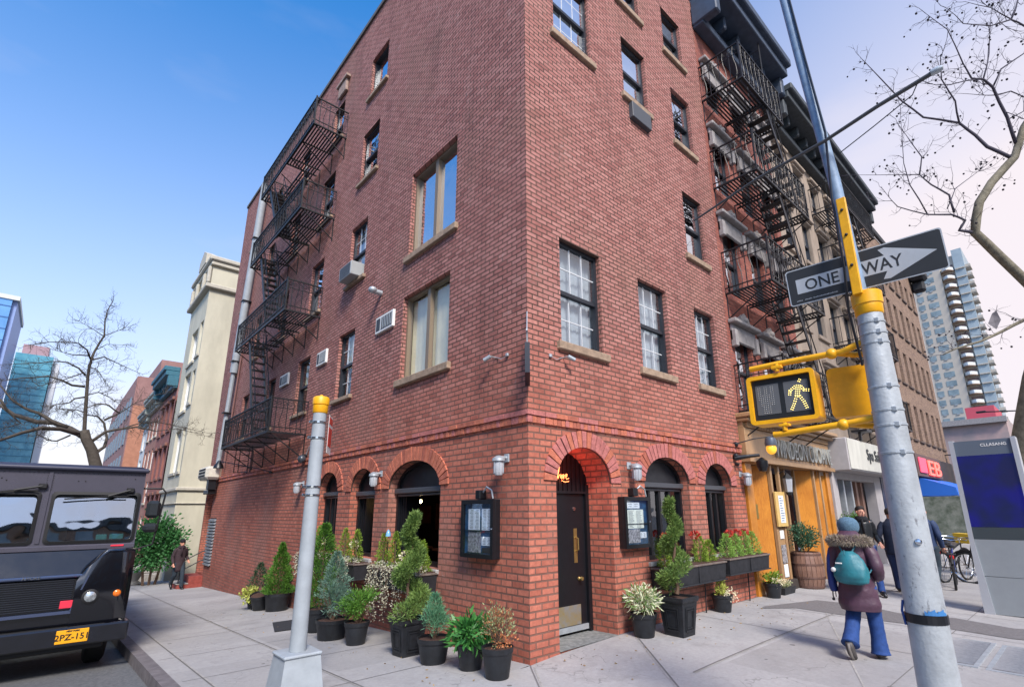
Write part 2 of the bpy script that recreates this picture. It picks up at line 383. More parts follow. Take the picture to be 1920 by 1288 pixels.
def leaf_mat(name, a, b_, rough=.55, sc=9.0, trans=.25):
    m_ = bpy.data.materials.new(name); m_.use_nodes = True; nt = m_.node_tree; b = nt.nodes['Principled BSDF']
    g = nt.nodes.new('ShaderNodeNewGeometry'); n = nnoise(nt, g.outputs['Position'], sc, 4); r = g.outputs['Random Per Island']
    f = nmath(nt, 'ADD', nmath(nt, 'MULTIPLY', nrange(nt, n, .3, .7), .6), nmath(nt, 'MULTIPLY', r, .4))
    nt.links.new(nmix(nt, f, hexc(a), hexc(b_)), b.inputs['Base Color']); b.inputs['Roughness'].default_value = rough; b.inputs['Specular IOR Level'].default_value = .3
    if trans:
        b.inputs['Subsurface Weight'].default_value = 0
        tl = nt.nodes.new('ShaderNodeBsdfTranslucent'); nt.links.new(nmix(nt, f, hexc(a), hexc(b_)), tl.inputs[0]); mx = nt.nodes.new('ShaderNodeMixShader'); mx.inputs[0].default_value = trans
        o = nt.nodes['Material Output']; nt.links.new(b.outputs[0], mx.inputs[1]); nt.links.new(tl.outputs[0], mx.inputs[2]); nt.links.new(mx.outputs[0], o.inputs[0])
    MATS[name] = m_; return m_
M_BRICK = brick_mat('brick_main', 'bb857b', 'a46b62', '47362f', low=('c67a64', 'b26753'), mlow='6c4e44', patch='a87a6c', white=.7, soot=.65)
M_VOUS = mat('brick_arch', 'bd7058', .8, noise=.3, nscale=12, bump=.5, bscale=60, spec=.3)
M_VOUSD = mat('brick_arch_dark', 'a86250', .8, noise=.3, nscale=12, bump=.5, bscale=60, spec=.3)
M_VOUSR = mat('brick_arch_pink', 'b5706a', .8, noise=.3, nscale=12, bump=.5, bscale=60, spec=.3)
M_MORT = mat('mortar', '5c4440', .9, noise=.3, nscale=20)
M_SILL = mat('sill_stone', '9b8570', .85, noise=.35, nscale=9, bump=.4, bscale=30)
M_BLACK = mat('black_paint', '14161b', .38, noise=.25, nscale=14, spec=.5)
M_IRON = mat('black_iron', '16181d', .5, noise=.3, nscale=20, spec=.5)
M_FRAME = mat('window_frame_dark', '23272e', .45)
M_FRAMEW = mat('window_muntin_pale', 'c3c6c8', .5)
M_CURT = mat('curtain_white', 'a2a8aa', .9, noise=.12, nscale=6)
M_CURTY = mat('curtain_cream', 'f0e2ba', .9, noise=.12, nscale=3)
M_DARK = mat('room_dark', '0c0b0c', .9)
M_GLASS = glass_mat('window_glass', refl=.13)
M_FRAMET = mat('window_frame_tan', '7d6e5c', .5)
M_GLASSB = glass_mat('window_glass_sky', refl=.6)
M_GLASSC = glass_mat('clear_glass', refl=.04)
M_STEEL = mat('galvanised_steel', 'a9b0b5', .45, metal=.35, noise=.18, nscale=7, bump=.1, bscale=60)
M_GREY = mat('grey_pole_paint', '98a0a6', .5, noise=.14, nscale=5, bump=.12, bscale=90)
M_YEL = mat('signal_yellow', 'e8a812', .42, noise=.14, nscale=9, spec=.5, bump=.08)
M_CHROME = mat('bright_metal', 'c8ccd0', .2, metal=1.0)
M_BRASS = mat('brass', 'b39b62', .35, metal=.8, noise=.2, nscale=20)
M_WHITE = mat('white_paint', 'dcdcd8', .5, noise=.08)
# ---------------------------------------------------------------- setting
def ground_mat(kind):
    m_ = bpy.data.materials.new(kind); m_.use_nodes = True; nt = m_.node_tree; b = nt.nodes['Principled BSDF']; L = nt.links
    g = nt.nodes.new('ShaderNodeNewGeometry'); pos = g.outputs['Position']; sp = nt.nodes.new('ShaderNodeSeparateXYZ'); L.new(pos, sp.inputs[0])
    n1 = nnoise(nt, pos, 1.1, 6, .65); n2 = nnoise(nt, pos, 22, 6, .75); n3 = nnoise(nt, pos, 4.5, 5, .6)
    if kind == 'concrete':
        base = nmix(nt, nrange(nt, n1, .3, .7), hexc('9c9b9b'), hexc('b3b1af'))
        # panel to panel tone
        cb = nt.nodes.new('ShaderNodeCombineXYZ'); L.new(nmath(nt, 'FLOOR', nmath(nt, 'MULTIPLY', sp.outputs[0], 0.62)), cb.inputs[0]); L.new(nmath(nt, 'FLOOR', nmath(nt, 'MULTIPLY', sp.outputs[1], .62)), cb.inputs[1])
        wn_ = nt.nodes.new('ShaderNodeTexWhiteNoise'); L.new(cb.outputs[0], wn_.inputs[0])
        base = nmix(nt, nmath(nt, 'MULTIPLY', wn_.outputs[0], .5), base, hexc('868483'))
        base = nmix(nt, nrange(nt, n2, .3, .75, 0, .5), base, hexc('7c7978'))
        base = nmix(nt, nrange(nt, n3, .55, .75, 0, .35), base, hexc('757170'))
        # gum spots
        vo = nt.nodes.new('ShaderNodeTexVoronoi'); vo.inputs['Scale'].default_value = 3.4; vo.inputs['Randomness'].default_value = 1; L.new(pos, vo.inputs['Vector'])
        sc = nt.nodes.new('ShaderNodeSeparateColor'); L.new(vo.outputs['Color'], sc.inputs[0])
        rad = nmath(nt, 'MULTIPLY', nmath(nt, 'POWER', sc.outputs[0], 2.0), .13)
        spot = nmath(nt, 'MULTIPLY', nmath(nt, 'LESS_THAN', vo.outputs['Distance'], rad), nmath(nt, 'GREATER_THAN', sc.outputs[1], .35))
        base = nmix(nt, nmath(nt, 'MULTIPLY', spot, .7), base, hexc('4a4847'))
        gm = nnoise(nt, pos, .6, 7, .72); base = nmix(nt, nrange(nt, gm, .54, .72, 0, .45), base, hexc('6f6b69'))
        ck = nt.nodes.new('ShaderNodeTexVoronoi'); ck.feature = 'DISTANCE_TO_EDGE'; ck.inputs['Scale'].default_value = .42; vv = nt.nodes.new('ShaderNodeVectorMath'); vv.operation = 'ADD'; nz_ = nt.nodes.new('ShaderNodeTexNoise'); nz_.inputs['Scale'].default_value = 3; L.new(pos, nz_.inputs['Vector']); L.new(pos, vv.inputs[0]); L.new(nz_.outputs['Color'], vv.inputs[1]); L.new(vv.outputs[0], ck.inputs['Vector'])
        crk = nmath(nt, 'MULTIPLY', nmath(nt, 'LESS_THAN', ck.outputs['Distance'], .0035), nrange(nt, n1, .45, .55)); base = nmix(nt, nmath(nt, 'MULTIPLY', crk, .35), base, hexc('4c4a49'))
        rough = .85
    else:
        base = nmix(nt, nrange(nt, n2, .35, .7), hexc('4e5052'), hexc('75777a')); base = nmix(nt, nrange(nt, n1, .4, .7, 0, .5), base, hexc('5a5b5e')); rough = .8
    L.new(base, b.inputs['Base Color']); b.inputs['Roughness'].default_value = rough; b.inputs['Specular IOR Level'].default_value = .3
    bp = nt.nodes.new('ShaderNodeBump'); bp.inputs['Strength'].default_value = .35; bp.inputs['Distance'].default_value = .01 if kind == 'concrete' else .02
    L.new(nnoise(nt, pos, 70, 6, .8), bp.inputs['Height']); L.new(bp.outputs[0], b.inputs['Normal'])
    return m_
M_CONC = ground_mat('concrete'); M_ASPH = ground_mat('asphalt')
M_JOINT = mat('joint_dark', '6f6c6b', .95); M_JOINTW = mat('joint_pale', '9d9a95', .95, noise=.3, nscale=9)
M_CURB = mat('curb_stone', '6b6668', .75, noise=.35, nscale=6, bump=.3)
M_PATCH = mat('asphalt_patch', '6e6b6b', .9, noise=.25, nscale=25, bump=.4, bscale=120)
M_GRATE = mat('grating', '8d9096', .6, noise=.2, nscale=20)
CURBX = -3.2; CURBY = -7.6; ROADZ = -0.15
def sheet(name, x0, x1, y0, y1, st, mt, dz=0.0, hole=None):
    b = MB(); nx = max(1, int(round((x1 - x0) / st))); ny = max(1, int(round((y1 - y0) / st)))
    xs = [x0 + (x1 - x0) * i / nx for i in range(nx + 1)]; ys = [y0 + (y1 - y0) * i / ny for i in range(ny + 1)]
    b.v = [(x, y, G(x, y) + dz) for y in ys for x in xs]
    for j in range(ny):
        for i in range(nx):
            b.f.append((j * (nx + 1) + i, j * (nx + 1) + i + 1, (j + 1) * (nx + 1) + i + 1, (j + 1) * (nx + 1) + i)); b.m.append(0)
    o = b.build(name, mt, None, smooth='full'); tag(o, kind='structure'); return o
gb = MB()
gb.add([(-600, -600, -3.4), (600, -600, -3.4), (600, 600, -3.4), (-600, 600, -3.4)], [(0, 1, 2, 3)]); tag(gb.build('ground', M_ASPH), kind='structure')
sheet('side_street_road', -14, CURBX, -30, 120, 1.0, M_ASPH, ROADZ)
sheet('avenue_road', CURBX, 160, -30, CURBY, 2.0, M_ASPH, ROADZ)
sheet('side_street_pavement', CURBX + .15, 0.3, 0.0, 90, .5, M_CONC)
sheet('avenue_pavement', CURBX + .15, 120, CURBY + .15, 0.0, .5, M_CONC)
sheet('doorway_floor', 0.3, 11.6, 0.0, 1.2, .35, M_CONC)
cb = MB()
def curb_run(pts):
    for a, b_ in zip(pts[:-1], pts[1:]):
        d = Vector((b_[0] - a[0], b_[1] - a[1], 0)).normalized(); n = Vector((-d.y, d.x, 0)) * .15
        za, zb = G(a[0], a[1]), G(b_[0], b_[1]); g_ = .006; A = Vector((a[0], a[1], 0)) + d * g_; B = Vector((b_[0], b_[1], 0)) - d * g_
        cb.hexa([(A.x, A.y, za - .3), (B.x, B.y, zb - .3), (B.x + n.x, B.y + n.y, zb - .3), (A.x + n.x, A.y + n.y, za - .3)],
                [(A.x, A.y, za + .004), (B.x, B.y, zb + .004), (B.x + n.x, B.y + n.y, zb + .004), (A.x + n.x, A.y + n.y, za + .004)])
pts = [(CURBX, 90 - i * 1.8) for i in range(0, 54)]; pts = [p for p in pts if p[1] > -6.2]
pts += [(CURBX + .25, -6.9), (CURBX + .8, -7.4)] + [(CURBX + 1.4 + 2 * i, CURBY) for i in range(0, 55)]
curb_run(pts); tag(cb.build('kerb', M_CURB), kind='structure')
# sidewalk joints: thin recessed lines laid on the paving
jd, jw = MB(), MB()
def joint(b, p, q, w=.012, dz=.004):
    n = max(1, int((Vector(q) - Vector(p)).length / .5)); P = [Vector(p).lerp(Vector(q), i / n) for i in range(n + 1)]
    d = (Vector(q) - Vector(p)).normalized(); nn = Vector((-d.y, d.x)) * w / 2
    vs = []
    for r in P:
        for s_ in (1, -1):
            e = r + nn * s_; vs.append((e.x, e.y, G(e.x, e.y) + dz))
    b.add(vs, [(2 * i, 2 * i + 1, 2 * i + 3, 2 * i + 2) for i in range(n)])
joint(jw, (-1.72, 30), (-1.72, -1.0), .02); joint(jd, (-1.70, 30), (-1.70, -1.0), .012, .007)
joint(jw, (-2.78, 30), (-2.78, -5), .018); joint(jd, (-2.8, 30), (-2.8, -5), .010, .007)
for y in (1.05, 2.65, 4.25, 5.9, 7.5, 9.1, 10.7, 12.3, 14, 15.6, 17.2, 19): joint(jd, (-3.0, y), (0, y + .0))
joint(jd, (0, 0), (-3.0, -4.2), .016); joint(jw, (.02, -.04), (-.9, -1.3), .02)
joint(jw, (1.85, -.12), (-.9, -3.2), .018); joint(jd, (1.88, -.12), (-.87, -3.2), .014, .007)
joint(jw, (6.4, -1.0), (1.2, -3.2 ), .02)
for x in (3.6, 5.3, 7.1, 8.9, 10.7, 12.5, 14.5, 16.5, 19): joint(jd, (x, 0), (x, -6.5))
joint(jw, (60, -1.55), (1.0, -1.55), .02); joint(jd, (60, -1.53), (1.0, -1.53), .014, .007); joint(jd, (60, -3.1), (-.5, -3.1)); joint(jd, (60, -.02), (1.9, -.02), .02); joint(jd, (0, -.02), (0, 19), .02)
tag(jd.build('paving_joints', M_JOINT), kind='structure'); tag(jw.build('paving_joint_filler', M_JOINTW), kind='structure')
# asphalt repair strip crossing the pavement, cellar grates, door sill mosaic
pb = MB(); cen = [(5.05, -.55), (6.0, -.95), (6.05, -1.6), (5.9, -2.3), (6.1, -3.0), (5.95, -3.7), (6.3, -4.6), (6.2, -5.6)]; wd = [.12, .55, .62, .45, .5, .42, .5, .5]
vs = []
for (x, y), w in zip(cen, wd): vs += [(x - w, y, G(x - w, y) + .006), (x + w, y + .05, G(x + w, y) + .006)]
pb.add(vs, [(2 * i, 2 * i + 1, 2 * i + 3, 2 * i + 2) for i in range(len(cen) - 1)]); tag(pb.build('asphalt_patch', M_PATCH), kind='structure')
for (gx, gy) in ((4.15, -3.55), (4.15, -4.55)):
    t = thing('cellar_grate', 'steel bar grate set in the pavement, ' + ('the one nearer the grey kiosk' if gy > -4 else 'the one farther from the shop fronts'), 'grate', (gx, gy, G(gx, gy)), 'grates set in the pavement')
    b = MB(); z = G(gx, gy)
    for i in range(26): b.box(gx - .6 + i * .055, gx - .6 + i * .055 + .018, gy, gy + .84, z - .01, z + .010)
    b.build('bars', M_GRATE, t); b = MB()
    b.box(gx - .66, gx + .86, gy - .05, gy - .003, z - .01, z + .012); b.box(gx - .66, gx + .86, gy + .843, gy + .89, z - .01, z + .012); b.box(gx - .66, gx - .61, gy - .002, gy + .842, z - .01, z + .012); b.box(gx + .84, gx + .86, gy - .002, gy + .842, z - .01, z + .012)
    b.build('frame', M_STEEL, t)
# ---------------------------------------------------------------- facade tools
def fr(side, off=0.0):
    if side == 'L': return lambda u, d, z: (off - d, u, z)
    return lambda u, d, z: (u, off - d, z)
def fbox(b, F, u0, u1, d0, d1, z0, z1, mat=0, bev=0):
    p, q = F(u0, d0, z0), F(u1, d1, z1)
    (b.bbox(p[0], q[0], p[1], q[1], p[2], q[2], bev, mat) if bev else b.box(p[0], q[0], p[1], q[1], p[2], q[2], mat))
def arc(u0, u1, zs, za, n=18):
    c = (u0 + u1) / 2; a = (u1 - u0) / 2
    return [(c - a * math.cos(math.pi * i / n), zs + (za - zs) * math.sin(math.pi * i / n)) for i in range(n + 1)]
def wall(b, F, U0, U1, Z0, Z1, rects, arches, rev=.2, mat=0, flip=False):
    """rects: (u0,u1,z0,z1,rev); arches: (u0,u1,z0,zs,za,rev)"""
    ops = [(r[0], r[1], r[2], r[3]) for r in rects] + [(a[0], a[1], a[2], a[4] + .02) for a in arches]
    us = sorted(set([U0, U1] + [o[0] for o in ops] + [o[1] for o in ops])); zs = sorted(set([Z0, Z1] + [o[2] for o in ops] + [o[3] for o in ops]))
    def q(a, c, d, e):
        vs = [F(*a), F(*c), F(*d), F(*e)]; b.add(vs, [(3, 2, 1, 0)] if flip else [(0, 1, 2, 3)], mat)
    for i in range(len(us) - 1):
        for j in range(len(zs) - 1):
            uc, zc = (us[i] + us[i + 1]) / 2, (zs[j] + zs[j + 1]) / 2
            if any(o[0] < uc < o[1] and o[2] < zc < o[3] for o in ops): continue
            if us[i + 1] - us[i] < 1e-6 or zs[j + 1] - zs[j] < 1e-6: continue
            q((us[i], 0, zs[j]), (us[i + 1], 0, zs[j]), (us[i + 1], 0, zs[j + 1]), (us[i], 0, zs[j + 1]))
    for r in rects:
        u0, u1, z0, z1 = r[:4]; rv = r[4] if len(r) > 4 else rev
        q((u0, 0, z0), (u0, 0, z1), (u0, -rv, z1), (u0, -rv, z0)); q((u1, 0, z1), (u1, 0, z0), (u1, -rv, z0), (u1, -rv, z1))
        q((u0, 0, z1), (u1, 0, z1), (u1, -rv, z1), (u0, -rv, z1)); q((u1, 0, z0), (u0, 0, z0), (u0, -rv, z0), (u1, -rv, z0))
    for a in arches:
        u0, u1, z0, zs_, za = a[:5]; rv = a[5] if len(a) > 5 else rev; A = arc(u0, u1, zs_, za)
        q((u0, 0, z0), (u0, 0, zs_), (u0, -rv, zs_), (u0, -rv, z0)); q((u1, 0, zs_), (u1, 0, z0), (u1, -rv, z0), (u1, -rv, zs_))
        if z0 > .3: q((u1, 0, z0), (u0, 0, z0), (u0, -rv, z0), (u1, -rv, z0))
        for (p, r_) in zip(A[:-1], A[1:]):
            q((p[0], 0, p[1]), (r_[0], 0, r_[1]), (r_[0], 0, za + .02), (p[0], 0, za + .02))
            q((p[0], 0, p[1]), (r_[0], 0, r_[1]), (r_[0], -rv, r_[1]), (p[0], -rv, p[1]))
def voussoirs(b, F, u0, u1, zs, za, t=.235, n=None, d=.025, mats=3):
    c = (u0 + u1) / 2; a = (u1 - u0) / 2; h = za - zs
    n = n or int(math.pi * (a + h) / 2 / .078); g = .085
    for i in range(n):
        t0 = math.pi * (i + g) / n; t1 = math.pi * (i + 1 - g) / n
        P = []
        for tt in (t0, t1):
            ci, si = math.cos(tt), math.sin(tt); n_ = Vector((ci / a, si / h)).normalized()
            p = Vector((c - a * ci, zs + h * si)); P.append((p, p + Vector((-n_[0], n_[1])) * (t * (1 + rng.normal() * .015))))
        dd = d + rng.normal() * .003
        poly = [P[0][0], P[0][1], P[1][1], P[1][0]]
        b.hexa([F(p[0], -.02, p[1]) for p in poly], [F(p[0], dd, p[1]) for p in poly], int(rng.integers(0, mats)))
def sash(root, F, u0, u1, z0, z1, rec=.16, style='plain', curt=None, pane=None, sill=True, sillm=None, frame=None, name='window', ac=0, sillh=.13):
    """a recessed window: frame (parent) > pane, muntins, curtain, sill"""
    frame = frame or M_FRAME; pane = pane or M_GLASS; w = .055
    b = MB(); d1 = -rec + .05; d0 = -rec - .05
    fbox(b, F, u0, u0 + w, d0, d1, z0, z1); fbox(b, F, u1 - w, u1, d0, d1, z0, z1); fbox(b, F, u0 + w, u1 - w, d0, d1, z1 - w, z1); fbox(b, F, u0 + w, u1 - w, d0, d1, z0, z0 + w)
    zm = (z0 + z1) / 2
    if style in ('sash', 'grid', 'sashlow'):
        fbox(b, F, u0 + w, u1 - w, d0 + .01, d1 - .01, zm - .03, zm + .03)
    if style == 'casement':
        um = (u0 + u1) / 2; fbox(b, F, um - .05, um + .05, d0 + .01, d1 + .004, z0 + w, z1 - w)
    o = b.build(name, frame, root)
    b = MB(); zl = zm if style in ('sash', 'grid', 'sashlow') else None
    if zl:
        b.add([F(u0 + w, d1 - .03, zm), F(u1 - w, d1 - .03, zm), F(u1 - w, d1 - .03, z1 - w), F(u0 + w, d1 - .03, z1 - w)], [(0, 1, 2, 3)])
        b.add([F(u0 + w, d0 + .03, z0 + w), F(u1 - w, d0 + .03, z0 + w), F(u1 - w, d0 + .03, zm), F(u0 + w, d0 + .03, zm)], [(0, 1, 2, 3)])
    else:
        b.add([F(u0 + w, d0 + .03, z0 + w), F(u1 - w, d0 + .03, z0 + w), F(u1 - w, d0 + .03, z1 - w), F(u0 + w, d0 + .03, z1 - w)], [(0, 1, 2, 3)])
    b.build('pane', pane, o)
    if style == 'grid':
        b = MB()
        for zz0, zz1, dd in ((z0 + w, zm - .03, d0 + .02), (zm + .03, z1 - w, d1 - .04)):
            for k in (1, 2): uu = u0 + w + (u1 - u0 - 2 * w) * k / 3; fbox(b, F, uu - .009, uu + .009, dd - .012, dd + .012, zz0, zz1)
            zq = (zz0 + zz1) / 2; fbox(b, F, u0 + w, u1 - w, dd - .011, dd + .011, zq - .009, zq + .009)
        b.build('muntins', M_FRAMEW, o)
    if curt:
        b = MB(); n = 22; zt = z1 - .03; zb = z0 + .03
        if curt[1] < 1: zb = z1 - (z1 - z0) * curt[1]
        vs = []
        for i in range(n + 1):
            uu = u0 + (u1 - u0) * i / n; dd = d0 - .06 + .012 * math.sin(i * 2.1) + .008 * math.sin(i * .9)
            vs += [F(uu, dd, zb), F(uu, dd, zt)]
        b.add(vs, [(2 * i, 2 * i + 2, 2 * i + 3, 2 * i + 1) for i in range(n)]); b.build('curtain', curt[0], o, smooth='full')
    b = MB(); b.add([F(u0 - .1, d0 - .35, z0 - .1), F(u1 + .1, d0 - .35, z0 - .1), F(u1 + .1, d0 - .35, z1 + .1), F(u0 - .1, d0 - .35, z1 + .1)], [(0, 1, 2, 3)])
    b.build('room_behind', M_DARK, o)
    if sill:
        b = MB(); fbox(b, F, u0 - .1, u1 + .1, -rec - .02, .07, z0 - sillh, z0 - .002, 0, .012); b.build('sill', sillm or M_SILL, o)
    return o
# ---------------------------------------------------------------- corner building
FL, FR = fr('L'), fr('R')
HB, XB, YB = 14.9, 6.0, 18.35
BL = thing('corner_building', 'five storey red brick corner building with arched ground floor windows and black corner door', 'building')
LWIN = [ # y0,y1,z0,z1,style,curtain,pane
 (1.95, 3.55, 4.13, 5.80, 'casement', (M_CURTY, 1), M_GLASSC), (5.72, 6.58, 4.24, 5.80, 'grid', (M_CURTY, .5), M_GLASSC), (8.42, 9.30, 4.27, 5.76, 'sash', (M_CURTY, .5), M_GLASSC),
 (11.2, 11.95, 4.2, 5.74, 'sash', None, M_GLASS), (14.0, 14.8, 4.2, 5.72, 'sash', None, M_GLASS), (16.6, 17.3, 4.2, 5.7, 'sash', None, M_GLASS),
 (1.85, 3.46, 6.63, 8.50, 'casement', None, M_GLASSB), (5.50, 6.38, 7.0, 8.52, 'grid', (M_CURT, 1), M_GLASS), (8.12, 9.0, 6.95, 8.50, 'sash', (M_CURT, .6), M_GLASSB),
 (10.9, 11.6, 6.95, 8.5, 'sash', (M_CURT, 1), M_GLASS), (13.6, 14.35, 6.95, 8.5, 'sash', None, M_GLASS), (16.1, 16.9, 6.85, 8.6, 'sash', None, M_GLASS),
 (5.25, 6.15, 9.69, 11.10, 'sash', None, M_GLASSB), (7.9, 8.78, 9.65, 11.10, 'sash', None, M_GLASSB), (10.6, 11.35, 9.65, 11.1, 'sash', None, M_GLASSB), (13.2, 13.9, 9.65, 11.1, 'sash', None, M_GLASS), (16.0, 16.85, 9.55, 11.15, 'sash', None, M_GLASS),
 (5.05, 5.98, 12.14, 13.37, 'plain', None, M_GLASSB), (7.7, 8.42, 12.1, 13.35, 'sash', None, M_GLASSB), (10.35, 11.1, 12.1, 13.35, 'sash', None, M_GLASSB), (13.0, 13.7, 12.1, 13.35, 'sash', None, M_GLASS), (15.8, 16.6, 12.1, 13.35, 'sash', None, M_GLASS)]
RWIN = [(0.68, 1.64, 4.14, 5.84, 'grid', (M_CURT, 1), M_GLASS), (2.70, 3.60, 4.12, 5.81, 'grid', (M_CURT, 1), M_GLASS), (4.62, 5.42, 4.14, 5.76, 'grid', (M_CURT, 1), M_GLASS),
 (4.60, 5.38, 6.95, 8.48, 'sashlow', None, M_GLASSB),
 (0.68, 1.66, 9.83, 11.4, 'grid', (M_CURT, .9), M_GLASSB), (2.68, 3.50, 9.79, 11.24, 'sash', (M_CURT, 1), M_GLASSB), (4.52, 5.32, 9.70, 11.16, 'sashlow', None, M_GLASSB),
 (2.62, 3.42, 12.2, 13.5, 'sash', None, M_GLASSB), (4.40, 5.22, 12.14, 13.43, 'sash', (M_CURT, .5), M_GLASSB)]
LARCH = [(2.03, 3.70, .92, 2.16, 2.60), (4.24, 5.30, .95, 2.16, 2.59), (5.92, 7.0, .95, 2.2, 2.62)]
RARCH = [(2.52, 3.86, .98, 2.2, 2.62), (4.40, 5.42, .98, 2.2, 2.61)]
DOOR = (.5, 1.66, G(1, 0) - .0, 2.14, 2.63, .5)
b = MB()
# the belt course at z 2.88-3.04 is built proud, so the wall runs behind it
FARDOOR = (17.15, 18.2, -.28, 2.6, .35)
wall(b, FL, 0, YB, -1.2, HB, [w[:4] + (.2,) for w in LWIN] + [FARDOOR], [a + (.26,) for a in LARCH], flip=False)
wall(b, FR, 0, XB, -.3, HB, [w[:4] + (.2,) for w in RWIN], [a + (.26,) for a in RARCH] + [DOOR])
b.add([(0, YB, -1.2), (0, YB, HB), (14, YB, HB), (14, YB, -1.2)], [(3, 2, 1, 0)]); b.add([(0, 0, HB), (XB, 0, HB), (XB, YB, HB), (0, YB, HB)], [(0, 1, 2, 3)]); b.add([(XB, 0, -.3), (XB, 0, HB), (XB, YB, HB), (XB, YB, -.3)], [(3, 2, 1, 0)])
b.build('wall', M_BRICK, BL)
b = MB() # coping
fbox(b, FL, -.0, YB, -.25, .05, HB + .003, HB + .12); fbox(b, FR, .25, XB, -.25, .05, HB + .003, HB + .12); b.build('coping', mat('coping', '5b5652', .8, noise=.3), BL)
# soldier course belt with a projecting header row
b = MB()
def belt(F, u0, u1, skipneg=False):
    n = int((u1 - u0) / .078)
    for i in range(n):
        a0 = u0 + (u1 - u0) * i / n + .004; a1 = u0 + (u1 - u0) * (i + 1) / n - .004
        fbox(b, F, a0, a1, -.02, .032 + rng.normal() * .003, 2.885, 2.975, int(rng.integers(0, 3)))
    n = int((u1 - u0) / .22)
    for i in range(n):
        a0 = u0 + (u1 - u0) * i / n + .004; a1 = u0 + (u1 - u0) * (i + 1) / n - .004
        fbox(b, F, a0, a1, -.02, .05 + rng.normal() * .002, 2.982, 3.045, int(rng.integers(0, 3)))
belt(FL, 0.0, 16.9); belt(FR, 0.055, XB)
b.box(-.0525, .05, -.0525, -.021, 2.985, 3.044); b.box(-.0525, -.021, -.0205, -.001, 2.985, 3.044); b.box(-.034, .05, -.034, -.021, 2.886, 2.974); b.box(-.034, -.021, -.0205, -.001, 2.886, 2.974)
b.build('belt_course', [M_VOUSR, M_VOUSD, M_VOUS], BL)
for F, arcs, mm in ((FL, LARCH, [M_VOUS, M_VOUSD, M_VOUS]), (FR, RARCH, [M_VOUSR, M_VOUSD, M_VOUSR]), (FR, [DOOR[:5]], [M_VOUSR, M_VOUS, M_VOUSR])):
    for a in arcs:
        b = MB(); A0 = arc(a[0] + .004, a[1] - .004, a[3], a[4] - .004, 26); A1 = arc(a[0] - .225, a[1] + .225, a[3], a[4] + .225, 26)
        for i in range(26): b.hexa([F(p[0], -.02, p[1]) for p in (A0[i], A1[i], A1[i + 1], A0[i + 1])], [F(p[0], .009, p[1]) for p in (A0[i], A1[i], A1[i + 1], A0[i + 1])])
        b.build('arch_mortar', mat('arch_mortar_dark', '4a3934', .9), BL)
        b = MB(); voussoirs(b, F, a[0], a[1], a[3], a[4], t=.235); b.build('brick_arch', mm, BL)
for i, w in enumerate(LWIN): sash(BL, FL, *w[:4], style=w[4], curt=w[5], pane=w[6], rec=.14 if w[4] == 'casement' else .13, frame=M_FRAMET if w[4] == 'casement' else M_FRAME, sillh=.13 if i in (0, 6) else .09)
for i, w in enumerate(RWIN): sash(BL, FR, *w[:4], style=w[4], curt=w[5], pane=w[6], rec=.13)
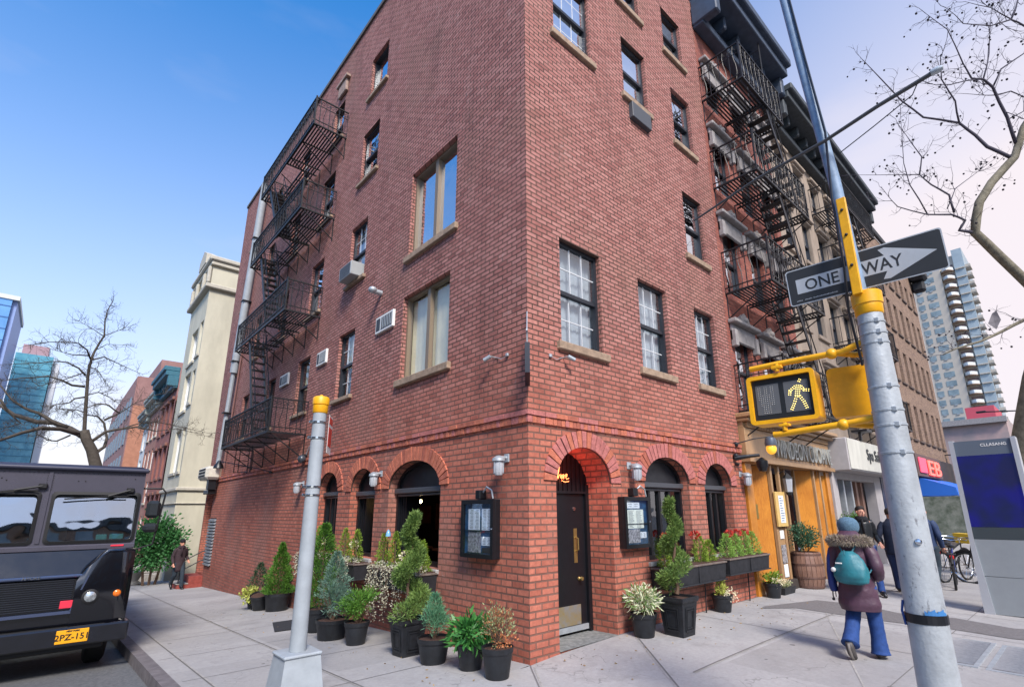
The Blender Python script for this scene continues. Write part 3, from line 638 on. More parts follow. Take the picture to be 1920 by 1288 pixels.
# arched ground floor windows
M_LUN = mat('lunette_dark', '24262b', .4, noise=.2); M_PSILL = mat('painted_sill', '9c9a98', .7, noise=.2); M_RAILM = mat('awning_rail', '55585e', .4, metal=.4)
M_ROOM = mat('bar_interior', '24130e', .8, noise=.5, nscale=3); M_BULB = mat('bulb', 'ffd9a0', .5, emit=14, emcol='ffd090'); M_WOODIN = mat('bar_wood', '6b3a22', .6, noise=.3)
def archwin(F, a, kind, bulbs=None):
    u0, u1, z0, zs, za = a; c = (u0 + u1) / 2; rec = -.20
    b = MB(); w = .06
    A = arc(u0, u1, zs, za); Bi = arc(u0 + w, u1 - w, zs, za - w)
    for i in range(len(A) - 1):
        b.hexa([F(A[i][0], rec - .05, A[i][1]), F(A[i + 1][0], rec - .05, A[i + 1][1]), F(Bi[i + 1][0], rec - .05, Bi[i + 1][1]), F(Bi[i][0], rec - .05, Bi[i][1])],
               [F(A[i][0], rec + .04, A[i][1]), F(A[i + 1][0], rec + .04, A[i + 1][1]), F(Bi[i + 1][0], rec + .04, Bi[i + 1][1]), F(Bi[i][0], rec + .04, Bi[i][1])])
    for uu in (u0, u1 - w): fbox(b, F, uu, uu + w, rec - .05, rec + .04, z0, zs - .002)
    fbox(b, F, u0 + w, u1 - w, rec - .05, rec + .04, z0, z0 + .07)
    if kind == 'fold':   # folding leaves stacked at the sides
        for uu, s_ in ((u0 + w + .01, 1), (u1 - w - .01, -1)):
            for k in range(3): fbox(b, F, uu + s_ * k * .05, uu + s_ * (k * .05 + .035), rec - .32, rec - .01 - .02 * k, z0 + .07, zs - .09)
    if kind == 'bars':
        n = 4
        for k in range(1, n): uu = u0 + w + (u1 - u0 - 2 * w) * k / n; fbox(b, F, uu - .03, uu + .03, rec - .04, rec + .02, z0 + .07, zs - .09)
    o = b.build('arched_window', M_BLACK, BL)
    b = MB(); b.add([F(p[0], rec - .01, p[1]) for p in Bi], [tuple(range(len(Bi)))]); b.build('lunette', M_LUN, o)
    b = MB(); fbox(b, F, u0 + .01, u1 - .01, rec - .05, rec + .10, zs - .09, zs + .0, 0, .015); fbox(b, F, u0 + .05, u1 - .05, rec - .05, rec + .05, zs - .135, zs - .095, 0, .01); b.build('shutter_rail', M_RAILM, o)
    if kind != 'open':
        b = MB(); b.add([F(u0 + w, rec - .02, z0 + .07), F(u1 - w, rec - .02, z0 + .07), F(u1 - w, rec - .02, zs - .09), F(u0 + w, rec - .02, zs - .09)], [(0, 1, 2, 3)])
        if kind == 'bars': b.build('pane', M_GLASS, o)
    b = MB(); fbox(b, F, u0 - .03, u1 + .03, -.27, .05, z0 - .07, z0 - .002, 0, .01); b.build('sill', M_PSILL, o)
    b = MB(); fbox(b, F, u0, u1, -1.3, -.95, 1.06, 1.1, 0); fbox(b, F, u0 + .02, u1 - .02, -2.3, -2.2, 1.5, 1.9); b.build('bar_counter', M_WOODIN, o)
    if bulbs:
        b = MB(); 
        for (uu, dd, zz) in bulbs: b.sphere(F(uu, dd, zz), .035, 8, 6)
        b.build('bulbs', M_BULB, o, smooth='full')
    return o
for F, E0, E1 in ((FL, .9, 7.6), (FR, 2.45, 5.95)):   # one dark bar room behind each row of arches
    b = MB(); D = -2.4
    for P in ([(E0, -.27, .3), (E0, D, .3), (E0, D, 2.8), (E0, -.27, 2.8)], [(E1, -.27, .3), (E1, D, .3), (E1, D, 2.8), (E1, -.27, 2.8)], [(E0, D, .3), (E1, D, .3), (E1, D, 2.8), (E0, D, 2.8)],
              [(E0, -.27, .3), (E1, -.27, .3), (E1, D, .3), (E0, D, .3)], [(E0, -.27, 2.8), (E1, -.27, 2.8), (E1, D, 2.8), (E0, D, 2.8)]):
        b.add([F(*p) for p in P], [(0, 1, 2, 3)])
    b.build('bar_room', M_ROOM, BL)
    for k in range(5): uu = E0 + .5 + k * (E1 - E0 - .8) / 4.5; b = MB(); fbox(b, F, uu, uu + .5, D + .01, D + .05, 1.35, 1.95, 0, .01); b.build('wall_picture', M_WOODIN, BL)
archwin(FL, LARCH[0], 'fold', [(3.78, -.7, 1.95), (3.86, -.7, 1.93), (4.0, -.7, 1.95), (4.08, -.7, 1.93), (4.16, -.7, 1.95)]); archwin(FL, LARCH[1], 'fold'); archwin(FL, LARCH[2], 'bars')
archwin(FR, RARCH[0], 'bars', None); archwin(FR, RARCH[1], 'bars', [(4.8, -.7, 2.0)])
# corner door: leaf, frame, transom panel with neon script
zd = G(1, 0) + .05; u0, u1, dz, zs, za, rv = DOOR
b = MB(); fbox(b, FR, u1 - .07, u1 - .002, -rv - .03, -rv + .06, zd - .05, zs); fbox(b, FR, u0 + .002, u0 + .07, -rv - .03, -rv + .06, zd - .05, zs)
df = b.build('door_frame', M_BLACK, BL)
b = MB(); fbox(b, FR, u0 + .072, u1 - .072, -rv - .03, -rv + .02, zd, 2.0, 0, .006); dl = b.build('door', M_BLACK, BL)
b = MB(); fbox(b, FR, u0 + .16, u0 + .30, -rv + .021, -rv + .045, 1.48, 1.83, 0, .01); b.build('door_viewer_frame', M_BLACK, dl)
b = MB(); fbox(b, FR, u0 + .19, u0 + .27, -rv + .046, -rv + .05, 1.52, 1.79); b.build('door_viewer_glass', M_DARK, dl)
b = MB(); fbox(b, FR, u0 + .08, u1 - .22, -rv + .021, -rv + .027, zd + .08, zd + .34); b.build('kick_plate', mat('worn_kick_plate', 'a08a4a', .45, metal=.45, noise=.5, nscale=6, dark='8f9296'), dl)
b = MB(); fbox(b, FR, u0 + .08, u1 - .08, -rv + .021, -rv + .045, zd + .0, zd + .07); b.build('door_sweep', M_STEEL, dl)
b = MB(); fbox(b, FR, u1 - .33, u1 - .26, -rv + .021, -rv + .028, 1.02, 1.5); b.tube([FR(u1 - .295, -rv + .03, 1.18), FR(u1 - .295, -rv + .08, 1.2), FR(u1 - .295, -rv + .08, 1.36), FR(u1 - .295, -rv + .03, 1.38)], .011, 8); b.build('handle', M_BRASS, dl)
b = MB(); b.lathe((0, 0, 0), [(.0, 0), (.028, .004), (.022, .02), (.012, .03), (.03, .05), (.026, .075), (0, .082)], 16); b.xform(Matrix.Translation(FR(u1 - .24, -rv + .021, .80)) @ Matrix.Rotation(math.pi / 2, 4, 'X')); b.build('door_knob', M_BRASS, dl, smooth=True)
b = MB(); b.lathe((0, 0, 0), [(.0, 0), (.03, .004), (.026, .016), (0, .018)], 14); b.xform(Matrix.Translation(FR(u1 - .31, -rv + .021, 1.78)) @ Matrix.Rotation(math.pi / 2, 4, 'X')); b.lathe((0, 0, 0), [(0, 0)], 3) if 0 else None; b.build('peephole_lock', M_CHROME, dl, smooth=True)
b = MB(); A = arc(u0, u1, zs, za); n = 24
for i in range(n):  # beadboard transom
    a0 = u0 + (u1 - u0) * i / n + .004; a1 = u0 + (u1 - u0) * (i + 1) / n - .004; um = (a0 + a1) / 2; k = (um - (u0 + u1) / 2) / ((u1 - u0) / 2)
    fbox(b, FR, a0, a1, -rv - .02, -rv + (.03 if i % 2 else .018), 2.04, zs + (za - zs) * math.sqrt(max(0, 1 - k * k)) + .02)
fbox(b, FR, u0 + .072, u1 - .072, -rv - .028, -rv + .06, 2.002, 2.038); b.build('transom_panel', M_BLACK, BL)
NEON = bpy.data.materials.new('neon_tube'); NEON.use_nodes = True; nb = NEON.node_tree.nodes['Principled BSDF']; nb.inputs['Emission Color'].default_value = (1, .22, .06, 1); nb.inputs['Emission Strength'].default_value = 4; nb.inputs['Base Color'].default_value = (.8, .3, .2, 1)
nt_ = thing('neon_sign', 'small orange neon script glowing above the black corner door', 'neon sign', (1.0, rv - .06, 2.3))
def stroke(pts, o, sx=1): return [FR(o + p[0] * .1 * sx, -rv + .075, 2.21 + p[1] * .1) for p in pts]
b = MB(); o_ = .80
for pts in ([(0, 0), (.35, .9), (.5, 1.5), (.3, 1.4), (.25, .4), (.3, 0), (.45, .6), (.7, .7), (.75, .1), (.95, 0)], [(1.1, .1), (1.0, .35), (1.2, .6), (1.4, .35), (1.25, .05), (1.1, .1)],
            [(1.6, 0), (1.7, .5), (1.85, 1.0), (1.85, .3), (1.95, 0), (2.15, .2)], [(2.2, .0), (2.5, .9), (2.75, 1.7), (2.6, 1.7), (2.4, .8), (2.4, 0), (2.65, .5), (2.9, .65), (2.95, .1)],
            [(3.1, .2), (3.2, .6), (3.4, .6), (3.4, .15), (3.2, 0), (3.1, .2)], [(3.6, .7), (3.65, 0), (3.8, .5), (4.0, .6)], [(4.1, .3), (4.4, .45), (4.4, .75), (4.2, .75), (4.1, .3), (4.3, -.05), (4.8, .15)], [(3.2, -.25), (4.0, -.45), (4.8, -.3)]):
    b.tube(stroke(pts, o_ - .05, .95), .0042, 5)
b.build('neon_tubing', NEON, nt_)
pl = bpy.data.lights.new('neon_glow', 'POINT'); pl.energy = 4.5; pl.color = (1, .10, .05); pl.shadow_soft_size = .12
po = bpy.data.objects.new('neon_glow', pl); COL.objects.link(po); po.parent = nt_; po.location = (0.05, -.12, .05)
# door sill mosaic
b = MB(); b.add([(u0 + .002, .49, G(1, 0) + .012), (u1 - .002, .49, G(1, 0) + .012), (u1 + .12, -.02, G(1.3, 0) + .012), (u0 + .002, -.02, G(.8, 0) + .012)], [(0, 1, 2, 3)])
tag(b.build('doorway_slab', mat('doorway_slab', '8d908e', .8, noise=.5, nscale=16, dark='5c605f')), kind='structure')
# far entrance on the side street: maroon door recess and brick steps
M_RED = mat('maroon_paint', '6d2a2a', .55, noise=.2); M_REDB = mat('red_brick_steps', '8a4038', .85, noise=.3, nscale=10); M_STONE = mat('stone_grey', '9b9791', .85, noise=.2, nscale=8, bump=.3)
b = MB(); fbox(b, FL, 17.15, 18.2, -.34, -.30, -.28, 2.6); b.build('side_door', M_RED, BL)
st = thing('entrance_steps', 'two red brick steps with a handrail at the far side street entrance', 'steps', (-.3, 17.7, G(0, 17.7)))
zb = G(0, 17.7); b = MB(); b.box(-.75, -.004, 17.0, 18.3, zb - .1, zb + .17); b.box(-.42, -.004, 17.05, 18.25, zb + .172, zb + .40); b.build('treads', M_REDB, st)
b = MB(); b.box(-.80, -.0, 16.95, 18.32, zb + .171, zb + .19) if 0 else b.box(-.78, -.424, 16.98, 18.3, zb + .1715, zb + .19); b.build('stone_nosing', M_STONE, st)
b = MB()
for k in (.55, .85): b.tube([(-.72, 17.02, zb + k + .05), (-.3, 17.02, zb + k + .28), (-.02, 17.02, zb + k + .42)], .018, 8)
b.tube([(-.72, 17.02, zb), (-.72, 17.02, zb + .95)], .02, 8); b.build('handrail', M_IRON, st)
# louvre vent, meters and pipes on the side wall
def part(name, mt, fn, parent=BL, smooth=False):
    q = MB(); fn(q); return q.build(name, mt, parent, smooth=smooth)
b = MB(); 
for k in range(15): z = .06 + k * .105; b.hexa([FL(16.2, -.02, z), FL(17.1, -.02, z), FL(17.1, .06, z - .03), FL(16.2, .06, z - .03)], [FL(16.2, -.02, z + .06), FL(17.1, -.02, z + .06), FL(17.1, .06, z + .03), FL(16.2, .06, z + .03)])
b.build('louvre', mat('louvre_grey', '8f949a', .5, metal=.3), BL)
b = MB(); b.add([FL(16.2, .004, 0), FL(17.1, .004, 0), FL(17.1, .004, 1.62), FL(16.2, .004, 1.62)], [(0, 1, 2, 3)]); b.build('louvre_back', M_DARK, BL)
for (y0, y1, z0, z1) in ((3.86, 4.6, 5.3, 5.66), (7.22, 7.82, 5.3, 5.66), (9.95, 10.65, 5.28, 5.62)):
    b = MB(); fbox(b, FL, y0, y1, -.02, .05, z0, z1, 0, .01); o = b.build('wall_vent', M_WHITE, BL)
    b = MB(); n = 7
    um = y0 + (y1 - y0) * .7
    fbox(b, FL, y0 + .04, um - .02, .051, .055, z0 + .05, z1 - .05); fbox(b, FL, um + .02, y1 - .04, .051, .055, z0 + .05, z1 - .05); b.build('vent_opening', mat('vent_grey', '3a3d42', .6), o)
    b = MB()
    for k in range(n): uu = y0 + .06 + (um - y0 - .1) * k / (n - 1); fbox(b, FL, uu - .008, uu + .008, .056, .062, z0 + .06, z1 - .06)
    b.build('vent_slats', M_STEEL, o)
b = MB(); b.tube([(-.002, 4.53, 6.22), (-.16, 4.53, 6.22)], .055, 12); b.sphere((-.2, 4.53, 6.24), .09, 12, 8, sc=(1, 1, .8)); b.build('vent_cap', M_STEEL, BL, smooth=True)
# bits of old signs and putlog plugs
b = MB(); fbox(b, FL, 7.55, 8.1, 0.002, .09, 13.55, 13.95, 0, .02); fbox(b, FL, 7.45, 8.2, .002, .13, 13.96, 14.05, 0, .01); b.build('lintel_fragment', mat('old_stone', '9a8478', .85, noise=.3), BL)
# window air conditioner (own thing)
ac = thing('air_conditioner', 'pale boxy air conditioner sticking out of a side street window on the third floor', 'air conditioner', (0, 5.9, 6.98))
b = MB(); fbox(b, FL, 5.60, 6.26, -.1, .27, 6.99, 7.33, 0, .015); b.build('case', mat('ac_pale', '9a9e9e', .5, noise=.1), ac)
b = MB()
for k in range(9): fbox(b, FL, 5.65, 6.21, .271, .276, 7.025 + k * .032, 7.04 + k * .032)
b.build('grille', mat('ac_grille', '5c6168', .6), ac)

b = MB(); fbox(b, FR, 2.80, 3.44, -.02, .10, 9.28, 9.64, 0, .01); sl = b.build('sleeve_vent', mat('sleeve_grey', '4a4d52', .6), BL)
# ---------------------------------------------------------------- fire escapes
M_IRONB = mat('fire_escape_paint', '0e1015', .5, noise=.3, nscale=18)
def platform(root, F, u0, u1, z, dep, hole=None, railh=.85, wav=True, ends=True, slat=.075, brk=True):
    """platform floor (long slats parallel to the wall), railing with scroll pickets, brackets"""
    b = MB(); ns = int((dep - .06) / slat)
    segs = [(u0, u1)] if not hole else [(u0, hole[0]), (hole[1], u1)]
    for i in range(ns):
        d = .08 + i * slat
        if hole and d > hole[2]:
            for s_ in segs: fbox(b, F, s_[0] + .02, s_[1] - .02, d, d + .038, z - .012, z)
        else: fbox(b, F, u0 + .02, u1 - .02, d, d + .038, z - .012, z)
    for uu in (u0, u1 - .04): fbox(b, F, uu, uu + .04, .0, dep, z - .05, z - .013)
    fbox(b, F, u0 + .041, u1 - .041, dep - .035, dep, z - .05, z + .004)
    if hole:
        for uu in hole[:2]: fbox(b, F, uu - .02, uu + .02, .0, dep - .036, z - .05, z - .013)
        fbox(b, F, hole[0] + .021, hole[1] - .021, hole[2] - .02, hole[2] + .01, z - .045, z - .013)
    n = max(2, int((u1 - u0) / .9))
    for k in range(1, n):
        uu = u0 + (u1 - u0) * k / n
        if hole and hole[0] - .05 < uu < hole[1] + .05: fbox(b, F, uu, uu + .03, 0, hole[2] - .03, z - .045, z - .013)
        else: fbox(b, F, uu, uu + .03, 0, dep - .036, z - .045, z - .013)
    b.build('floor_slats', M_IRONB, root)
    b = MB(); r = .014
    pth = [F(u0 + .02, 0, z + railh), F(u0 + .02, dep - .02, z + railh), F(u1 - .02, dep - .02, z + railh), F(u1 - .02, 0, z + railh)]
    for k, (p, q) in enumerate(zip(pth[:-1], pth[1:])):
        b.bar(p, q, .035, .03); pl_ = [Vector(p) - Vector((0, 0, railh - .1)), Vector(q) - Vector((0, 0, railh - .1))]; b.bar(pl_[0], pl_[1], .022)
        L_ = (Vector(q) - Vector(p)).length; m_ = max(2, int(L_ / .125))
        for i in range(m_ + 1):
            c = Vector(p).lerp(Vector(q), i / m_); d = (Vector(q) - Vector(p)).normalized()
            if wav and i % 2:
                pts = [c + d * .035 * math.sin(t * 6.2) - Vector((0, 0, railh * (1 - t / 1.0) if 0 else railh * (1 - t))) for t in (0, .2, .4, .6, .8, 1)]
                b.tube(pts, .0085, 4, cap=False)
            else: b.bar(c - Vector((0, 0, railh)), c, .016)
        if wav:
            b.bar(Vector(p) - Vector((0, 0, railh * .28)), Vector(q) - Vector((0, 0, railh * .28)), .016)
            for i in range(m_):
                c = Vector(p).lerp(Vector(q), (i + .5) / m_) - Vector((0, 0, railh * .14)); d = (Vector(q) - Vector(p)).normalized(); rr = .045
                b.tube([c + d * rr * math.cos(t) + Vector((0, 0, rr * math.sin(t))) for t in np.linspace(0, 2 * math.pi, 7)], .007, 4, cap=False)
    for p in pth[1:3]: b.bar(Vector(p) - Vector((0, 0, railh + .04)), Vector(p) + Vector((0, 0, .05)), .035)
    b.build('railing', M_IRONB, root)
    if brk:
        for uu in [u0 + .05 + (u1 - u0 - .1) * k / max(1, n) for k in range(n + 1)]:
            b = MB(); b.tube([F(uu, 0, z - .62), F(uu, dep * .5, z - .30), F(uu, dep - .06, z - .045)], .016, 5); b.tube([F(uu, .01, z - .66), F(uu, .01, z - .04)], .014, 5); b.build('bracket', M_IRONB, root)
def stairs(root, F, ut, zt, ub, zb_, d0, d1, steps=11, rail=True):
    b = MB()
    for d in (d0, d1): b.bar(F(ut, d, zt), F(ub, d, zb_), .022, .12)
    for i in range(1, steps):
        t = i / steps; uu = ut + (ub - ut) * t; zz = zt + (zb_ - zt) * t; fbox(b, F, uu - .09, uu + .09, d0 + .012, d1 - .012, zz - .01, zz + .012)
    if rail:
        for d in (d0, d1):
            s_ = .75; pts = [F(ut, d, zt + s_ * .8), F(ub, d, zb_ + s_)]
            b.tube(pts, .013, 5); n = 6
            for i in range(n + 1):
                t = i / n; b.bar(F(ut + (ub - ut) * t, d, zt + (zb_ - zt) * t), Vector(pts[0]).lerp(Vector(pts[1]), t), .013)
    b.build('stair', M_IRONB, root)
FE = thing('fire_escape', 'black iron fire escape zigzagging down the side street wall of the corner building', 'fire escape', (-.45, 10, 3.67))
LV = [(3.67, 8.17, 12.65), (6.73, 7.99, 12.66), (9.45, 7.64, 12.2), (11.83, 7.34, 12.0)]
for i, (z, a, c) in enumerate(LV):
    platform(FE, FL, a, c, z, .9, hole=None if i == 0 else (9.55, 11.3, .42), railh=.8, wav=True)
for (zt, zb_) in ((11.83, 9.45), (9.45, 6.73), (6.73, 3.67)): stairs(FE, FL, 11.25, zt, 9.7, zb_, .47, .83, 12)
b = MB(); q = [FL(12.5, .4, 3.6), FL(12.5, .4, 2.95), FL(11.2, .4, 2.9), FL(11.2, .4, 3.6)]
b.tube(q, .014, 5); 
for k in range(5): b.tube([FL(11.9, .3, 3.6 + .0 - k * .17), FL(11.9, .65, 3.6 - k * .17)], .009, 4)
b.tube([FL(11.9, .3, 3.65), FL(11.9, .3, 2.9)], .012, 4); b.tube([FL(11.9, .65, 3.65), FL(11.9, .65, 2.9)], .012, 4)
b.build('drop_ladder', M_IRONB, FE)
# gooseneck wall lamp under the lowest platform
gl = thing('gooseneck_lamp', 'black barn style lamp on a long arm under the lowest fire escape landing', 'wall lamp', (0, 10.56, 2.87))
b = MB(); b.tube([FL(10.56, .01, 2.87), FL(11.0, .25, 2.98), FL(12.0, .62, 3.16), FL(13.0, .8, 3.3)], .015, 6); b.build('arm', M_IRONB, gl)
b = MB(); b.lathe((*FL(13.1, .8, 3.1),), [(.15, 0), (.13, .08), (.07, .17), (.03, .24)], 14); b.build('shade', M_BLACK, gl, smooth=True)
b = MB(); b.lathe((*FL(10.56, .03, 2.84),), [(.05, 0), (.05, .06)], 10); b.build('wall_plate', M_IRONB, gl)
# drain duct and pipes running down the side wall
dp = thing('drain_pipe', 'tall pale metal duct with thin pipes running down the far end of the brick wall', 'pipe', (-.2, 15.9, 3.0))
b = MB(); b.tube([FL(15.0, .17, 14.3), FL(15.5, .17, 10), FL(15.9, .17, 6.8)], .13, 10); b.build('upper_duct', M_GREY, dp, smooth=True)
b = MB(); b.tube([FL(15.92, .17, 6.8), FL(16.1, .17, 5.2), FL(16.2, .2, 3.35)], .075, 8); b.build('lower_pipe', M_GREY, dp, smooth=True)
b = MB(); b.tube([FL(15.6, .06, 7.5), FL(15.8, .06, 5), FL(15.9, .06, 3.3)], .03, 6); b.build('side_pipe', mat('copper_brown', '7a5650', .6), dp, smooth=True)
for (y, z) in ((15.25, 12), (15.55, 9.5), (15.85, 7.2), (16.08, 5.3)):
    b = MB(); fbox(b, FL, y - .16, y + .16, 0, .31, z, z + .03); b.build('strap', M_IRONB, dp)
ex = thing('exhaust_housing', 'off white louvred exhaust housing at the foot of the side wall duct', 'vent housing', (-.3, 17.0, 3.0))
b = MB(); fbox(b, FL, 16.35, 17.7, .0, .5, 2.95, 3.42, 0, .09); b.build('housing', mat('housing_cream', 'c9c4b6', .55, noise=.15), ex)
b = MB(); 
for k in range(3): fbox(b, FL, 16.5, 17.5, .501, .508, 3.06 + k * .11, 3.12 + k * .11)
b.build('slots', M_DARK, ex)
b = MB(); fbox(b, FL, 16.5, 16.8, .1, .35, 2.6, 2.95, 0, .01); fbox(b, FL, 16.6, 17.4, .05, .3, 2.45, 2.6, 0, .02); b.build('meter_boxes', M_BLACK, ex)
bl = thing('bulkhead_lamp', 'round dark bulkhead lamp on the belt course near the side street fire escape', 'wall lamp', (0, 7.9, 3.1))
b = MB(); b.sphere(FL(7.95, .12, 3.02), .10, 12, 8); b.build('globe', mat('smoked_globe', '3c4148', .25), bl, smooth=True)
b = MB(); b.tube([FL(7.95, 0, 3.1), FL(7.95, .12, 3.12)], .03, 8); b.build('bracket', M_IRONB, bl); b = MB(); b.tube([FL(7.6, .02, 3.35), FL(7.8, .03, 3.3), FL(7.95, .03, 3.12)], .012, 5); b.build('conduit', M_STEEL, bl)
# jelly jar wall lamps: grey cap over pale ribbed glass
M_JAR = mat('frosted_jar', 'a9adb3', .25, noise=.1, spec=.6)
def jar(F, u, z, label):
    p = F(u, .15, z); t = thing('wall_lamp', label, 'wall lamp', F(u, 0, z), 'jelly jar lamps on the corner building')
    b = MB(); b.lathe(p, [(.0, .115), (.03, .11), (.085, .075), (.09, .04), (.075, .035)], 14); b.build('cap', M_STEEL, t, smooth=True)
    b = MB(); pr = [(.062, .035), (.066, .0), (.066, -.1), (.05, -.145), (.0, -.155)]; b.lathe(p, pr, 16); b.build('glass_jar', M_JAR, t, smooth=True)
    b = MB()
    for k in range(6): a = k * math.pi / 3; b.tube([(p[0] + .072 * math.cos(a), p[1] + .072 * math.sin(a), p[2] + .035), (p[0] + .07 * math.cos(a), p[1] + .07 * math.sin(a), p[2] - .12)], .005, 4)
    b.build('cage', M_STEEL, t)
    b = MB(); b.tube([F(u, 0, z + .09), F(u, .15, z + .09)], .022, 8); fbox(b, F, u - .05, u + .05, 0, .02, z + .03, z + .14, 0, .005); b.build('bracket', M_STEEL, t)
jar(FL, .42, 2.36, 'frosted glass wall lamp over the menu box on the side street wall'); jar(FL, 4.02, 2.36, 'frosted glass wall lamp between the big and the middle side street arches')
jar(FL, 8.0, 2.36, 'frosted glass wall lamp seen beyond the grey pole with the yellow cap'); jar(FR, 2.12, 2.34, 'frosted glass wall lamp between the black corner door and the first avenue window'); jar(FR, 5.86, 2.36, 'frosted glass wall lamp at the edge of the wooden shop front')
# menu boxes
M_PAPER = mat('paper', 'd6dbde', .7, noise=.06); M_PAPERY = mat('paper_cream', 'd9dccc', .7, noise=.05); M_INK = mat('ink', '6d7376', .8); M_MB = mat('menu_back_blue', '35648c', .5, noise=.5, nscale=6, dark='14202c'); M_PHOTO = mat('photo_print', 'b9b6b8', .5, noise=.8, nscale=28, dark='221e22')
def menubox(F, u0, u1, z0, z1, label, lay, s_):
    t = thing('menu_box', label, 'menu box', F((u0 + u1) / 2, 0, z0), 'lit menu boxes beside the corner door')
    D = .13; w = .055
    b = MB(); fbox(b, F, u0, u1, 0, D - .04, z0, z1, 0, .006)
    for a in ((u0, u0 + w, z0, z1), (u1 - w, u1, z0, z1), (u0 + w, u1 - w, z0, z0 + w), (u0 + w, u1 - w, z1 - w, z1)): fbox(b, F, a[0], a[1], D - .041, D, a[2], a[3])
    b.build('case', M_BLACK, t)
    W, H = u1 - u0 - 2 * w, z1 - z0 - 2 * w
    b = MB(); b.add([F(u0 + w, D - .038, z0 + w), F(u1 - w, D - .038, z0 + w), F(u1 - w, D - .038, z1 - w), F(u0 + w, D - .038, z1 - w)], [(0, 1, 2, 3)]); b.build('backing', M_MB, t)
    b = MB(); fbox(b, F, u0 + w, u1 - w, D - .03, D - .015, z0 + w + H * .46, z0 + w + H * .47); b.build('shelf', M_BLACK, t)
    for (a, c, e, g_, m_, rows) in lay:   # fractions from the viewer's left/bottom
        uu = [u0 + w + W * x if s_ > 0 else u1 - w - W * x for x in (a, c)]; zz = [z0 + w + H * x for x in (e, g_)]
        b = MB(); fbox(b, F, uu[0], uu[1], D - .036, D - .030, zz[0], zz[1]); sh = b.build('menu_sheet', m_, t)
        if rows:
            b = MB(); lo, hi = min(uu), max(uu); cw = (hi - lo)
            for r in range(rows):
                z = zz[1] - (r + 1) * (zz[1] - zz[0]) / (rows + 1); q = rng.random() * .3 + .55
                for cc in (0, 1):
                    s0 = lo + cw * (.08 + .48 * cc); fbox(b, F, s0, s0 + cw * .4 * q, D - .0299, D - .0295, z - .004, z + .003)
            b.build('print_lines', M_INK, sh)
    b = MB(); b.add([F(u0 + w, D - .006, z0 + w), F(u1 - w, D - .006, z0 + w), F(u1 - w, D - .006, z1 - w), F(u0 + w, D - .006, z1 - w)], [(0, 1, 2, 3)]); b.build('glass', glass_mat('menu_glass', refl=.08), t)
    um = (u0 + u1) / 2; b = MB(); fbox(b, F, um - .06, um + .05, .0, .12, z1 + .01, z1 + .13, 0, .01); b.build('lamp', M_BLACK, t)
    b = MB(); b.tube([F(um + s_ * .06, .06, z1 + .1), F(um + s_ * .16, .08, z1 + .17), F(um + s_ * .27, .08, z1 + .12), F(um + s_ * .30, .08, z1 + .01)], .012, 6); b.build('conduit', M_STEEL, t)
    b = MB(); b.sphere(F((u1 - w * .5) if s_ > 0 else (u0 + w * .5), D + .002, z0 + (z1 - z0) * .5), .012, 8, 6); b.build('lock', M_CHROME, t)
menubox(FL, .56, 1.28, 1.15, 1.91, 'black glazed menu box holding four sheets on the side street wall by the corner', [(.14, .56, .47, .90, M_PAPER, 14), (.64, .98, .47, .90, M_PAPER, 14), (.14, .6, .02, .44, M_PHOTO, 0), (.64, .98, .17, .34, M_PAPER, 5), (.66, .98, .03, .13, M_BLACK, 0)], -1)
menubox(FR, 1.80, 2.44, 1.21, 1.95, 'black glazed menu box on the avenue wall right of the corner door', [(.08, .66, .82, .96, M_PAPER, 2), (.06, .82, .36, .79, M_PAPERY, 15), (.08, .62, .03, .34, M_PHOTO, 0), (.6, .92, .13, .27, M_PAPER, 4)], 1)
# cameras flanking the corner, blade sign seen edge on
def camera_(F, u, z, s_, label):
    t = thing('security_camera', label, 'security camera', F(u, 0, z), 'bullet cameras near the corner')
    b = MB(); p = Vector(F(u, .10, z)); q = Vector(F(u + .09, .15, z - .05)); b.tube([p, q], .03, 10); b.build('body', M_STEEL, t, smooth=True)
    b = MB(); v0 = q + (q - p) * .02; b.tube([q, v0], .022, 10); b.build('lens', M_DARK, t)
    b = MB(); b.tube([F(u, 0, z), F(u, .10, z)], .009, 6); b.tube([F(u - .02, .01, z), F(u - .15, .02, z - .06), F(u - .26, .01, z - .03)], .005, 5); fbox(b, F, u - .30, u - .25, 0, .035, z - .05, z + .0, 0, .008); b.build('mount_and_cable', M_STEEL, t)
camera_(FL, .68, 3.92, 1, 'small grey security camera left of the corner edge on the side street wall'); camera_(FR, .70, 3.90, 1, 'small grey security camera on the avenue wall beneath the first window')
bs = thing('blade_sign', 'narrow dark hanging sign seen edge on at the corner of the brick building', 'sign', (-.1, -.1, 3.4))
b = MB(); c = Vector((-.16, -.17, 0)).normalized(); 
pts = [Vector((-.03, -.03, 3.36)), Vector((-.03, -.03, 3.92)), Vector((-.30, -.325, 3.84)), Vector((-.30, -.325, 3.44))]; n_ = Vector((c.y, -c.x, 0)) * .032
b.hexa([pts[0] - n_, pts[3] - n_, pts[3] + n_, pts[0] + n_], [pts[1] - n_, pts[2] - n_, pts[2] + n_, pts[1] + n_]); b.build('panel', mat('sign_navy', '141a28', .4), bs)
b = MB(); b.tube([(-.02, -.02, 4.0), (-.32, -.34, 4.0)], .014, 6); b.tube([(-.02, -.02, 4.42), (-.2, -.21, 4.0)], .008, 5); b.tube([(-.28, -.3, 4.0), (-.28, -.3, 3.84)], .006, 4); b.tube([(-.1, -.105, 4.0), (-.1, -.105, 3.9)], .006, 4); b.build('bracket', M_STEEL, bs)
